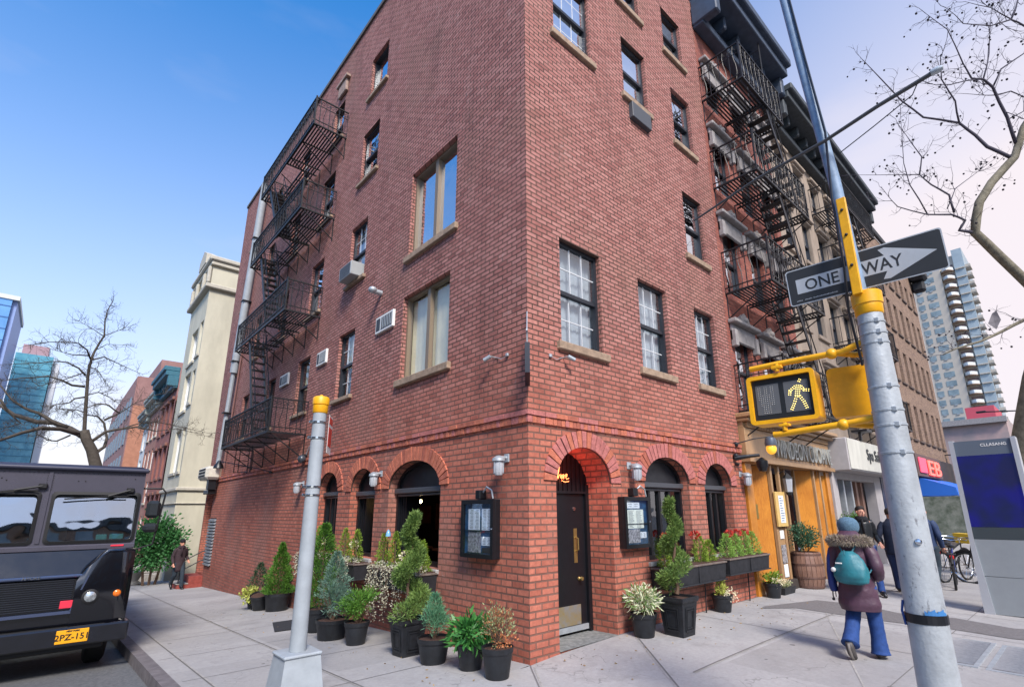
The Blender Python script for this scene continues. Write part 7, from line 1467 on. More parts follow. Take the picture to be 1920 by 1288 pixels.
# wipers
for (a, c, d) in (((-3.54, 2.125), (-3.80, 2.03), (-4.30, 1.985)), ((-4.56, 2.165), (-4.85, 2.10), (-5.35, 2.03))):
    b = MB(); P = lambda q, y=.05: (q[0], TY - y, q[1]); b.tube([P(a), P(c)], .018, 6); b.bbox(a[0] - .05, a[0] + .05, TY - .06, TY - .001, a[1] - .035, a[1] + .035, .01); b.tube([P((c[0] + .25, c[1] + .0)), P(c, .045), P(d, .04)], .011, 5); b.build('wiper', M_RUB, tv)
# mirrors on a hoop arm
b = MB(); b.tube([(TX1, TY + .05, 2.16), (-3.12, TY - .02, 2.16), (-3.07, TY - .02, 2.1), (-3.14, TY - .02, 1.3), (TX1, TY + .05, 1.22)], .014, 8); b.build('mirror_arm', M_RUB, tv, smooth=True)
b = MB(); b.bbox(-3.30, -3.11, TY - .09, TY + .03, 1.70, 1.97, .045); b.build('mirror', mat('mirror_shell', '23282c', .4), tv); b = MB(); b.bbox(-3.31, -3.10, TY - .09, TY + .03, 1.48, 1.62, .045); b.build('mirror', mat('mirror_shell', '23282c', .4), tv)
# wheels
for x in (TX1 - .22, TX0 + .22):
    for y in (TY + .55, TY + 4.9):
        b = MB(); b.lathe((0, 0, 0), [(.2, -.12), (.36, -.12), (.40, -.09), (.40, .09), (.36, .12), (.2, .12)], 28); b.xform(Matrix.Translation((x, y, tz - .042 * (y - 6) + .40)) @ Matrix.Rotation(math.pi / 2, 4, 'Y')); w = b.build('wheel', M_TYRE, tv, smooth=True)
        b = MB(); b.lathe((0, 0, 0), [(.0, -.1), (.2, -.1), (.22, -.06), (.22, .06), (.2, .1), (0, .1)], 20); b.xform(Matrix.Translation((x, y, tz - .042 * (y - 6) + .40)) @ Matrix.Rotation(math.pi / 2, 4, 'Y')); b.build('rim', M_STEEL, w, smooth=True)
TREE_L=[([(-3.52,16.0,3.07),(-3.55,16.0,3.24),(-3.72,16.0,3.71),(-3.91,16.0,4.04),(-3.99,16.0,4.3)],0.165,0.12),
 ([(-3.91,16.0,4.04),(-3.99,16.0,4.3),(-4.07,16.0,5.0),(-4.14,16.0,5.67),(-4.19,16.0,6.31),(-4.18,16.0,6.59),(-4.08,16.0,7.08),(-3.99,16.0,7.39),(-4.05,16.0,7.91),(-4.04,16.0,8.26),(-3.95,16.0,8.63)],0.065,0.012),
 ([(-3.95,16.0,4.08),(-4.32,16.31,4.35),(-4.73,16.61,4.54),(-5.12,16.92,4.56),(-5.67,17.22,4.76),(-6.04,17.53,5.07),(-6.47,17.84,5.37)],0.11,0.04),
 ([(-4.1,16.0,4.16),(-4.54,15.54,4.23),(-4.95,15.08,4.16),(-5.31,14.62,3.93),(-5.64,14.16,3.66),(-5.83,13.7,3.42)],0.08,0.03),
 ([(-4.39,16.0,4.35),(-4.77,16.08,4.51),(-5.08,16.15,4.72),(-5.44,16.23,4.86),(-5.72,16.3,5.05),(-6.06,16.38,5.48)],0.07,0.02),
 ([(-4.29,16.0,4.12),(-4.57,15.83,3.9),(-4.76,15.66,3.89),(-5.06,15.49,4.07)],0.03,0.01),
 ([(-4.2,16.0,5.66),(-4.5,15.92,5.64),(-4.75,15.84,5.74),(-5.08,15.76,5.8),(-5.62,15.67,5.63),(-6.02,15.59,5.46)],0.045,0.01),
 ([(-4.23,16.0,6.02),(-4.43,15.96,6.21),(-4.71,15.92,6.33),(-4.97,15.88,6.31),(-5.27,15.84,6.2),(-6.12,15.81,5.97)],0.035,0.008),
 ([(-4.21,16.0,6.58),(-4.33,15.64,6.75),(-4.55,15.27,6.82),(-4.92,14.91,6.69),(-5.23,14.55,6.53),(-5.59,14.18,6.25)],0.03,0.006),
 ([(-4.26,16.0,6.66),(-4.63,15.9,6.59),(-5.09,15.79,6.63)],0.025,0.006),
 ([(-4.15,16.0,5.33),(-4.37,15.81,5.22),(-4.48,15.61,5.04),(-4.75,15.42,4.93),(-4.85,15.22,4.82)],0.03,0.008),
 ([(-4.11,16.0,4.86),(-4.48,17.5,5.13),(-4.88,18.99,5.33)],0.022,0.006),
 ([(-4.17,16.0,6.54),(-3.88,16.07,6.71),(-3.42,16.14,6.55),(-2.89,16.2,6.37)],0.03,0.006),
 ([(-3.99,16.0,7.39),(-3.74,15.84,7.55),(-3.42,15.68,7.76)],0.016,0.005),
 ([(-4.02,16.0,7.38),(-4.3,15.87,7.52),(-4.67,15.75,7.66)],0.016,0.005),
 ([(-4.12,16.0,6.88),(-3.89,15.7,7.05),(-3.41,15.4,7.05)],0.016,0.005),
 ([(-4.17,16.0,6.31),(-4.0,15.53,6.15),(-3.79,15.05,5.73)],0.02,0.006),
 ([(-4.28,16.0,6.1),(-4.78,15.82,5.71),(-5.26,15.65,5.43)],0.02,0.006),
 ([(-5.96,16.0,5.01),(-5.74,16.14,4.68),(-5.43,16.29,4.4),(-5.84,16.43,4.21)],0.04,0.01),
 ([(-3.77,16.0,3.97),(-3.48,15.95,4.3),(-3.11,15.89,4.42),(-2.7,15.84,4.52),(-2.24,15.79,4.42)],0.055,0.02),
 ([(-3.61,16.0,3.63),(-3.43,16.17,3.84),(-3.4,16.34,4.17),(-3.53,16.52,4.64),(-3.73,16.69,4.87),(-3.98,16.86,4.91)],0.06,0.02),
 ([(-3.57,16.0,4.66),(-3.38,15.96,4.81),(-3.22,15.93,4.91),(-3.54,15.89,5.14),(-3.79,15.86,5.15),(-4.02,15.82,4.98)],0.04,0.015),
 ([(-2.68,16.0,4.54),(-2.48,16.01,4.97),(-2.28,16.02,5.23)],0.02,0.006),
 ([(-3.11,16.0,4.43),(-2.63,16.35,4.71),(-2.18,16.7,4.85),(-1.29,17.04,4.79),(-0.42,17.39,4.71)],0.025,0.006),
 ([(-3.22,16.0,4.93),(-2.89,16.16,5.32),(-2.35,16.33,5.71),(-1.95,16.49,5.9)],0.02,0.005),
 ([(-2.21,16.0,4.45),(-1.67,15.77,4.55),(-0.65,15.55,4.33)],0.018,0.005),
 ([(-4.08,16.0,5.41),(-3.84,15.95,5.52),(-3.47,15.89,5.34),(-2.95,15.84,4.98)],0.02,0.005)]
TREE_R=[([(13.34,-3.49,1.04),(13.17,-3.66,1.98),(13.04,-3.88,2.92),(12.97,-4.15,3.86),(12.92,-4.43,4.81),(12.94,-4.78,5.75),(12.9,-4.9,6.22)],0.42,0.24),
 ([(12.92,-4.89,6.12),(12.42,-4.72,6.98),(11.72,-4.34,7.7),(11.2,-4.05,8.26),(11.15,-4.26,8.97),(11.29,-4.55,9.43),(11.61,-5.06,10.04),(11.66,-5.35,10.75),(11.88,-5.79,11.4),(12.05,-6.27,12.34)],0.14,0.08),
 ([(13.09,-4.91,5.74),(12.6,-4.57,6.24),(12.55,-4.45,6.21),(12.27,-4.05,5.97),(11.97,-3.63,5.74),(11.58,-3.14,5.57),(11.45,-2.91,5.45)],0.07,0.015),
 ([(11.58,-5.02,10.0),(11.24,-4.65,10.38),(11.15,-4.5,10.76),(10.97,-4.28,11.16),(10.44,-3.68,11.41),(10.11,-3.37,11.92),(9.74,-3.08,12.63),(9.46,-2.84,13.21)],0.05,0.008),
 ([(11.58,-5.14,10.37),(11.29,-5.12,10.97),(10.89,-5.02,11.67),(10.66,-4.9,11.84),(10.42,-4.71,11.85),(10.19,-4.64,12.19),(9.75,-4.54,12.97),(9.28,-4.26,13.33)],0.045,0.006),
 ([(10.94,-5.02,11.7),(10.96,-5.24,12.09),(11.26,-5.69,12.42),(11.26,-5.88,12.81)],0.025,0.01),
 ([(10.73,-4.9,11.89),(11.04,-5.12,12.71),(11.25,-5.31,13.71)],0.022,0.006),
 ([(10.47,-4.3,10.86),(10.18,-4.34,11.29),(9.72,-4.22,11.72),(9.49,-4.31,12.13),(9.41,-4.51,12.49)],0.025,0.006),
 ([(11.16,-4.02,8.26),(10.87,-3.8,8.3),(10.91,-3.95,8.52),(10.61,-3.75,8.65),(10.15,-3.36,8.64),(9.56,-2.91,8.82),(9.26,-2.78,9.13)],0.045,0.006),
 ([(10.74,-3.8,8.74),(10.69,-3.79,9.21),(10.42,-3.53,9.51),(10.27,-3.37,9.81),(9.93,-2.95,9.87),(9.13,-2.12,9.93)],0.03,0.004),
 ([(9.96,-3.4,9.64),(10.04,-3.51,10.13),(9.91,-3.39,10.53),(9.74,-3.26,10.98)],0.02,0.005),
 ([(10.26,-3.35,8.69),(9.84,-3.19,9.41),(9.66,-3.19,9.94),(9.43,-3.36,11.09)],0.02,0.005),
 ([(10.6,-3.7,8.83),(10.8,-3.92,9.37),(11.18,-4.23,9.72),(11.68,-4.72,10.22)],0.016,0.004),
 ([(11.6,-6.05,12.91),(10.9,-5.8,12.89),(10.29,-5.6,12.77),(9.63,-5.25,12.38),(8.82,-4.83,12.17),(8.15,-4.64,12.25)],0.03,0.005),
 ([(10.99,-5.64,13.3),(11.36,-5.86,14.01),(11.69,-6.05,14.7)],0.025,0.01),
 ([(10.99,-5.64,13.3),(10.3,-5.35,13.36),(9.54,-4.96,13.27)],0.018,0.005),
 ([(10.66,-4.83,11.89),(9.69,-4.36,11.44),(8.66,-3.9,11.14)],0.02,0.004),
 ([(11.01,-5.02,11.51),(11.34,-5.3,11.64),(11.66,-5.5,11.53),(12.03,-5.77,11.51)],0.02,0.01),
 ([(11.01,-5.02,11.51),(11.01,-4.82,11.65),(10.62,-4.29,11.84)],0.014,0.004),
 ([(11.35,-5.14,10.94),(11.45,-5.42,11.04),(11.55,-5.67,11.05)],0.016,0.006),
 ([(11.21,-5.08,11.13),(11.28,-5.38,10.74),(11.18,-5.53,10.36)],0.012,0.005)]
# ---------------------------------------------------------------- trees
M_BARK = mat('bark_grey_brown', '4c463f', .9, noise=.35, nscale=14, bump=.6, bscale=40); M_BARKS = mat('sycamore_bark', '8c8470', .85, noise=.55, nscale=7, dark='5c5648', bump=.4, bscale=30); M_BARKD = mat('branch_dark', '4a4650', .9)
def bare_tree(name, label, data, base, mt, mt2, tw_len, tw_r, seed, dens, zbase, nlev=2):
    rg = np.random.default_rng(seed); t = thing(name, label, 'tree', base)
    pts0, r0, r1 = data[0]; P = [Vector((base[0], base[1], zbase))] + [Vector(p) for p in pts0]
    b = MB(); n = len(P); b.tube(P, [r0 * 1.15 + (r1 - r0 * 1.15) * min(1, (i / (n - 1)) ** .8) for i in range(n)], 12); b.build('trunk', mt, t, smooth='full')
    tw = MB(); ends = []
    def twig(p, d, L, r, lev):
        pts = [p]; dd = d.normalized()
        for k in range(4):
            dd = (dd + Vector(rg.normal(size=3)) * .32 + Vector((0, 0, .10))).normalized(); pts.append(pts[-1] + dd * L / 4)
        tw.tube(pts, [r, r * .8, r * .6, r * .45, r * .3], 4, cap=False); ends.append(pts[-1])
        if lev > 0:
            for k in (1, 2, 3):
                if rg.random() < .85:
                    side = dd.cross(Vector(rg.normal(size=3))).normalized(); twig(pts[k], (pts[k + 1] - pts[k]).normalized() * .7 + side * .8, L * (.45 + .25 * rg.random()), r * .62, lev - 1)
    for j, (pp, ra, rb) in enumerate(data):
        P = [Vector(p) for p in pp]; n = len(P)
        if j: 
            # smooth the limb a little
            Q = [P[0]]
            for i in range(n - 1): m_ = P[i].lerp(P[i + 1], .5) + Vector(rg.normal(size=3)) * .012 * (P[i + 1] - P[i]).length; Q += [m_, P[i + 1]]
            k = len(Q); b = MB(); b.tube(Q, [(ra + (rb - ra) * i / (k - 1)) * .88 for i in range(k)], 8); b.build('limb', mt if ra > .06 else mt2, t, smooth='full')
        if name == 'sycamore_tree' and j in (0, ): continue
        tot = sum((P[i + 1] - P[i]).length for i in range(n - 1)); m_ = int(tot * dens * (1 if ra < .1 else .45))
        for _ in range(m_):
            f = (.25 + .75 * rg.random()) * (n - 1.001) if j else (.55 + .45 * rg.random()) * (n - 1.001); i = int(f); p = P[i].lerp(P[i + 1], f - i); d = (P[i + 1] - P[i]).normalized(); side = d.cross(Vector(rg.normal(size=3))).normalized()
            twig(p, d * .5 + side * .9, tw_len * (.5 + rg.random()) * (1.1 - .5 * f / n), tw_r, nlev - 1)
        twig(P[-1], (P[-1] - P[-2]).normalized(), tw_len * .8, tw_r, 1)
    tw.build('twigs', mt2, t); return t, ends
zt = G(-3.5, 16)
t, e = bare_tree('street_tree', 'bare spreading street tree with crooked grey limbs rising behind the van', TREE_L, (-3.5, 16.0, zt), M_BARK, M_BARK, .46, .0068, 5, 11, zt - .1, 3)
b = MB(); b.hexa([(-4.3, 15, zt - .3), (-3.202, 15, zt - .26), (-3.202, 17, zt - .3), (-4.3, 17, zt - .34)], [(-4.3, 15, zt + .03), (-3.202, 15, zt + .05), (-3.202, 17, zt - .02), (-4.3, 17, zt - .03)]); tag(b.build('tree_island', M_CONC), kind='structure')
for k, (tx, ty, tz_) in enumerate(TREE_L[0][0][3:4]):
    pass
zr = G(13.3, -3.5)
t, e = bare_tree('sycamore_tree', 'bare mottled sycamore hung with dark seed balls, its trunk behind the kiosk', TREE_R, (13.5, -3.4, zr), M_BARKS, M_BARKD, .6, .0072, 11, 4.6, zr - .1)
rg = np.random.default_rng(4); b = MB(); idx = rg.permutation(len(e))[:260]
for i in idx: p = e[i] + Vector((rg.normal() * .03, rg.normal() * .03, -.05 - .08 * rg.random())); b.sphere(p, .019 + .012 * rg.random(), 6, 4); 
o = b.build('seed_balls', mat('seed_ball', '2c2830', .9), t); o['kind'] = 'stuff'
b = MB(); b.add([(11.5, -3.86, 6.02), (11.52, -3.97, 6.25), (11.5, -4.06, 6.3), (11.5, -4.1, 6.05), (11.5, -3.98, 5.84)], [(0, 1, 2, 3, 4)]); b.tube([(11.5, -4.06, 6.3), (11.5, -4.1, 6.42)], .006, 4); b.build('dead_leaf', mat('dead_leaf', '8a8484', .8, noise=.3), t)
# ---------------------------------------------------------------- people
M_SKIN = mat('skin', 'c58f78', .55); M_SKIND = mat('skin_shaded', 'b58270', .55)
def rings(cs, n=22, puff=0.0, per=.1, fold=.0, seed=1):
    """cs: list of (cx,cy,cz,rx,ry) -> loft rings with quilting ridges and small folds"""
    rg = np.random.default_rng(seed); out_ = []; ph = rg.random(6) * 6
    for (cx, cy, cz, rx, ry) in cs:
        k = 1 + puff * (abs(math.sin(math.pi * cz / per)) - .5); R = []
        for j in range(n):
            a = 2 * math.pi * j / n; f = k * (1 + fold * (math.sin(3 * a + ph[0] + cz * 9) + .6 * math.sin(5 * a + ph[1] - cz * 14)))
            R.append((cx + rx * f * math.cos(a), cy + ry * f * math.sin(a), cz))
        out_.append(R)
    return out_
def interp(cs, m_):
    A = np.array(cs, float); n = len(A); tt = np.linspace(0, n - 1, m_); return [tuple(np.array([np.interp(x, range(n), A[:, k]) for k in range(A.shape[1])])) for x in tt]
def hand(V, E, R, wi, wrist, d, palm, s_=1, curl=.5):
    """append palm and five fingers after vertex index wi"""
    d = Vector(d).normalized(); side = d.cross(Vector(palm)).normalized() * s_; pn = Vector(palm).normalized(); W = Vector(wrist)
    V.append(W + d * .045); R.append((.028, .018)); pi = len(V) - 1; E.append((wi, pi))
    for k, (o, L) in enumerate(((-.026, .062), (-.009, .072), (.009, .068), (.026, .052))):
        a = W + d * .085 + side * o; V.append(a); R.append(.010); i0 = len(V) - 1; E.append((pi, i0)); q = a + (d + pn * curl * .5).normalized() * L * .5; V.append(q); R.append(.0088); E.append((i0, i0 + 1)); V.append(q + (d + pn * curl * 2).normalized() * L * .5); R.append(.0075); E.append((i0 + 1, i0 + 2))
    a = W + d * .03 - side * .034; V.append(a); R.append(.011); i0 = len(V) - 1; E.append((pi, i0)); V.append(a + (d - side * .7).normalized() * .04); R.append(.0095); E.append((i0, i0 + 1)); V.append(V[-1] + (d - side * .1 + pn * .4).normalized() * .028); R.append(.008); E.append((i0 + 1, i0 + 2))
def person(label, x, y, ang, J, head, skin_=M_SKIN, hands=True, s=1.0):
    """J: joints dict in local metres, +Y forward. Returns root with one continuous body."""
    t = thing('person', label, 'person', (x, y, G(x, y))); V, E, R = [], [], []
    def add(p, r, par=None):
        V.append(Vector(p)); R.append(r); i = len(V) - 1
        if par is not None: E.append((par, i))
        return i
    pel = add(J['pelvis'], (.13, .10)); sp = add(J['spine'], (.12, .09), pel); ch = add(J['chest'], (.14, .10), sp); nk = add(J['neck'], .052, ch)
    h = Vector(head[0]); f = Vector(head[1]).normalized(); hb = add(h + Vector((0, 0, -.075)) + f * .012, (.060, .066), nk); hm = add(h + Vector((0, 0, .0)), (.076, .094), hb); ht = add(h + Vector((0, 0, .07)) - f * .01, (.064, .078), hm)
    for sd in ('L', 'R'):
        hp = add(J['hip' + sd], (.085, .09), pel); kn = add(J['knee' + sd], .055, hp); an = add(J['ankle' + sd], .036, kn); to = add(J['toe' + sd], (.036, .026), an)
        sh = add(J['shoulder' + sd], .052, ch); el = add(J['elbow' + sd], .038, sh); wr = add(J['wrist' + sd], (.026, .022), el)
        if hands: d = Vector(J['wrist' + sd]) - Vector(J['elbow' + sd]); hand(V, E, R, wr, J['wrist' + sd], d, (0, 1, 0) if abs(d.normalized().y) < .8 else (0, 0, -1), 1 if sd == 'L' else -1)
    body = skin('body', V, E, R, skin_, t, sub=2)
    # facial relief: nose, brows, lips and ears as fine details of the head
    rgt = f.cross(Vector((0, 0, 1))).normalized()
    b = MB(); b.tube([h + f * .090 + Vector((0, 0, .012)), h + f * .108 + Vector((0, 0, -.02)), h + f * .118 + Vector((0, 0, -.036)), h + f * .094 + Vector((0, 0, -.042))], [.008, .012, .015, .010], 8)
    for s_ in (1, -1): b.sphere(h + rgt * s_ * .079 + Vector((0, 0, -.01)), .03, 8, 6, sc=(.35, .6, 1))
    b.build('nose_and_ears', skin_, body, smooth=True, world=False)
    b = MB()
    for s_ in (1, -1): b.sphere(h + f * .088 + rgt * s_ * .031 + Vector((0, 0, .004)), .0105, 8, 6, sc=(1, 1, .6)); b.tube([h + f * .092 + rgt * s_ * .018 + Vector((0, 0, .026)), h + f * .086 + rgt * s_ * .046 + Vector((0, 0, .024))], .004, 5)
    b.build('eyes_and_brows', mat('eye_dark', '2a1d1a', .3), body, smooth=True, world=False)
    b = MB(); b.tube([h + f * .083 + rgt * -.022 + Vector((0, 0, -.066)), h + f * .093 + Vector((0, 0, -.068)), h + f * .083 + rgt * .022 + Vector((0, 0, -.066))], .0055, 6); b.build('mouth', mat('lip', 'a8605a', .5), body, smooth=True, world=False)
    t.rotation_euler.z = ang; t.scale = (s, s, s); return t
def limb_cloth(name, t, pts, radii, mt, puff=0.0, n=14, m_=22, flat=1.0, folds=.04, seed=2):
    rg = np.random.default_rng(seed); A = interp([tuple(p) + (r,) for p, r in zip(pts, radii)], m_); b = MB(); rr_ = []
    for i, a in enumerate(A): rr_.append(a[3] * (1 + puff * (abs(math.sin(i * math.pi * 6 / m_)) - .5) + folds * rg.normal() * .5))
    b.tube([a[:3] for a in A], rr_, n, flat=flat); return b.build(name, mt, t, smooth='full', world=False)
def shoe(t, an, toe, mt, sole, name='shoe', lift=0):
    an = Vector(an); toe = Vector(toe); d = (toe - an); d.z = d.z; d.normalize(); b = MB(); heel = an - Vector((d.x, d.y, 0)) * .05 + Vector((0, 0, -.05)) if not lift else an - d * .07
    b.tube([an + Vector((0, 0, .06)), an, heel.lerp(toe, .25), heel.lerp(toe, .65), toe + d * .06], [.046, .05, .047, .046, .026], 12); b.build(name, mt, t, smooth='full', world=False)
    return heel
M_COATP = mat('puffer_plum', '4c3343', .5, noise=.18, nscale=9, bump=.3, bscale=22); M_HAT = mat('knit_hat', '5f7f96', .95, noise=.35, nscale=60, bump=.9, bscale=160); M_FUR = leaf_mat('fur_trim', '6e6258', 'c8bca8', rough=.9); M_JEAN = mat('blue_jeans', '1c3f7a', .8, noise=.25, nscale=18, bump=.2, bscale=80)
M_TEALB = mat('teal_backpack', '236f7a', .5, noise=.22, nscale=9, bump=.3, bscale=16); M_SHOEG = mat('shoe_grey', '4a4645', .6); M_NAVY = mat('navy_wool', '1a2338', .85, noise=.2, nscale=20, bump=.2, bscale=60); M_LEATH = mat('black_leather', '1c1f22', .35, noise=.3, nscale=12, bump=.3, bscale=30); M_HAIR = mat('dark_hair', '221a18', .6, noise=.3, nscale=60, bump=.5, bscale=120); M_BROWNC = mat('dark_brown_coat', '33242a', .8, noise=.25, nscale=9, bump=.3, bscale=20); M_DKTR = mat('dark_trousers', '24313c', .85, noise=.2)
# woman walking away
J = dict(pelvis=(0, 0, .86), spine=(0, .0, 1.0), chest=(0, .02, 1.2), neck=(0, .03, 1.36), hipL=(-.09, 0, .83), kneeL=(-.095, .05, .47), ankleL=(-.095, -.25, .20), toeL=(-.095, -.20, .05), hipR=(.10, 0, .83), kneeR=(.115, .09, .46), ankleR=(.115, .10, .08), toeR=(.125, .24, .03),
         shoulderL=(-.15, .0, 1.30), elbowL=(-.23, -.02, 1.04), wristL=(-.22, .14, .86), shoulderR=(.15, .0, 1.30), elbowR=(.25, -.05, 1.03), wristR=(.17, .12, .92))
WX, WY = 3.02, -2.66
w = person('woman walking away in plum puffer coat with fur hood, knitted hat and teal backpack', WX, WY, -math.pi / 2 + .02, J, ((0, .045, 1.475), (0, 1, -.05)))
cs = interp([(0, .0, .53, .215, .175), (0, 0, .60, .222, .18), (0, 0, .80, .198, .165), (0, .0, .98, .185, .155), (0, 0, 1.15, .185, .15), (0, 0, 1.27, .175, .14), (0, .01, 1.34, .13, .12), (0, .02, 1.38, .08, .085)], 56)
b = MB(); b.loft(rings(cs, 40, .04, .135, .034)); b.build('puffer_coat', M_COATP, w, smooth='full', world=False)
limb_cloth('sleeve', w, [(-.14, 0, 1.30), (-.20, -.01, 1.17), (-.235, -.02, 1.02), (-.225, .08, .90), (-.215, .13, .86)], [.075, .073, .068, .062, .055], M_COATP, .08); limb_cloth('sleeve', w, [(.14, 0, 1.30), (.215, -.02, 1.17), (.255, -.05, 1.02), (.23, .05, .93), (.18, .11, .91)], [.076, .076, .073, .066, .058], M_COATP, .08)
b = MB(); b.loft(rings(interp([(0, -.02, 1.26, .17, .15), (0, -.05, 1.32, .175, .15), (0, -.055, 1.37, .15, .14), (0, -.03, 1.42, .11, .12), (0, .0, 1.45, .095, .11)], 14), 22, .05, .06, .03)); b.build('hood', M_COATP, w, smooth='full', world=False)
n = 5200; a = rng.random(n) * 2 * math.pi; ph = rng.random(n) * 2 * math.pi; rr0 = .042 * rng.random(n) ** .5
cxy = np.stack([.195 * np.cos(a), -.045 + .145 * np.sin(a), 1.285 + .045 * np.sin(a) * -1 + .035 * np.abs(np.cos(a))], 1); q = np.stack([np.cos(a) * np.cos(ph), np.sin(a) * np.cos(ph), np.sin(ph)], 1)
leaves('fur_trim', cxy + q * rr0[:, None] + np.array(wloc(w)), q + rng.normal(size=(n, 3)) * .45 + np.array([0, 0, -.3]), .05, .007, M_FUR, w)
b = MB(); b.loft([[(cx_, cy_, cz_) for (cx_, cy_, cz_) in R_] for R_ in rings([(0, .03, 1.43, .098, .112), (0, .03, 1.455, .112, .126), (0, .03, 1.49, .120, .134), (0, .02, 1.53, .120, .134), (0, .01, 1.57, .105, .118), (0, .005, 1.60, .075, .085), (0, 0, 1.615, .03, .035)], 24, 0, 1, .012)]); b.build('knitted_hat', M_HAT, w, smooth='full', world=False)
for sd, pts, rr_ in (('L', [(-.09, 0, .80), (-.095, .05, .50), (-.095, -.10, .33), (-.095, -.235, .21), (-.095, -.265, .175)], [.105, .082, .078, .088, .098]), ('R', [(.10, 0, .80), (.112, .08, .48), (.116, .09, .25), (.116, .08, .10), (.117, .075, .045)], [.105, .080, .078, .090, .102])): limb_cloth('trouser_leg', w, pts, rr_, M_JEAN, .0, folds=.06)
b = MB(); b.tube([(.116, .03, .05), (.118, .10, .055), (.124, .2, .045), (.128, .27, .03)], [.046, .048, .044, .028], 12, flat=.9); b.build('shoe', M_SHOEG, w, smooth='full', world=False)
b = MB(); b.tube([(-.095, -.30, .21), (-.095, -.29, .15), (-.095, -.25, .08), (-.095, -.19, .02)], [.04, .046, .046, .036], 12); b.build('shoe', M_SHOEG, w, smooth='full', world=False); b = MB(); b.tube([(-.095, -.325, .20), (-.095, -.312, .14), (-.095, -.272, .07), (-.095, -.205, .005)], [.036, .040, .046, .036], 12, flat=.45); b.build('shoe_sole', mat('sole_grey', '6f6a66', .8), w, smooth='full', world=False)
bp_ = thing('backpack', 'teal drawstring backpack worn by the woman in the plum coat', 'backpack', (WX, WY, G(WX, WY))); bp_.rotation_euler.z = -math.pi / 2 + .02
b = MB(); b.loft(rings(interp([(0.03, -.22, .84, .10, .05), (.03, -.235, .86, .165, .085), (.03, -.24, .93, .185, .10), (.03, -.235, 1.02, .18, .095), (.02, -.225, 1.11, .15, .08), (.01, -.21, 1.18, .10, .06), (.0, -.20, 1.215, .06, .04)], 26), 40, .03, .05, .06)); b.build('bag', M_TEALB, bp_, smooth='full', world=False)
b = MB(); b.tube([(-.05, -.2, 1.20), (-.12, -.12, 1.34), (-.13, .05, 1.36)], .012, 6); b.tube([(.05, -.2, 1.20), (.12, -.12, 1.34), (.13, .05, 1.36)], .012, 6); b.tube([(.13, -.24, .93), (.2, -.15, .98), (.22, -.02, 1.05)], .01, 5); b.tube([(.0, -.33, 1.18), (.0, -.30, 1.23)], .008, 5); b.build('straps', mat('strap_teal', '1f5c68', .6), bp_, world=False)
b = MB(); b.sphere((-.15, -.29, 1.0), .028, 12, 8); b.build('white_tag', M_WHITE, bp_, smooth=True, world=False); b = MB(); b.bbox(-.10, -.03, -.352, -.345, 1.075, 1.09, .002); b.build('label_patch', M_WHITE, bp_, world=False)
bj = thing('blue_jacket', 'royal blue garment hanging down from the left arm of the woman in plum', 'jacket', (WX, WY, G(WX, WY))); bj.rotation_euler.z = -math.pi / 2 + .02
b = MB(); b.loft(rings(interp([(-.25, -.01, .72, .04, .07), (-.262, -.02, .80, .046, .075), (-.265, -.02, .95, .045, .075), (-.25, -.01, 1.12, .042, .075), (-.22, 0, 1.24, .035, .06)], 20), 16, .0, 1, .06)); b.build('cloth', mat('royal_blue_cloth', '1e3478', .6, noise=.2, bump=.3, bscale=20), bj, smooth='full', world=False)
b = MB(); b.tube([(-.27, -.03, .73), (-.275, -.03, .66), (-.265, -.02, .62)], .008, 5); b.tube([(-.25, 0, .73), (-.25, 0, .65)], .006, 5); b.bbox(-.29, -.26, -.04, -.02, .61, .64, .004); b.build('straps', M_BLACK, bj, world=False)
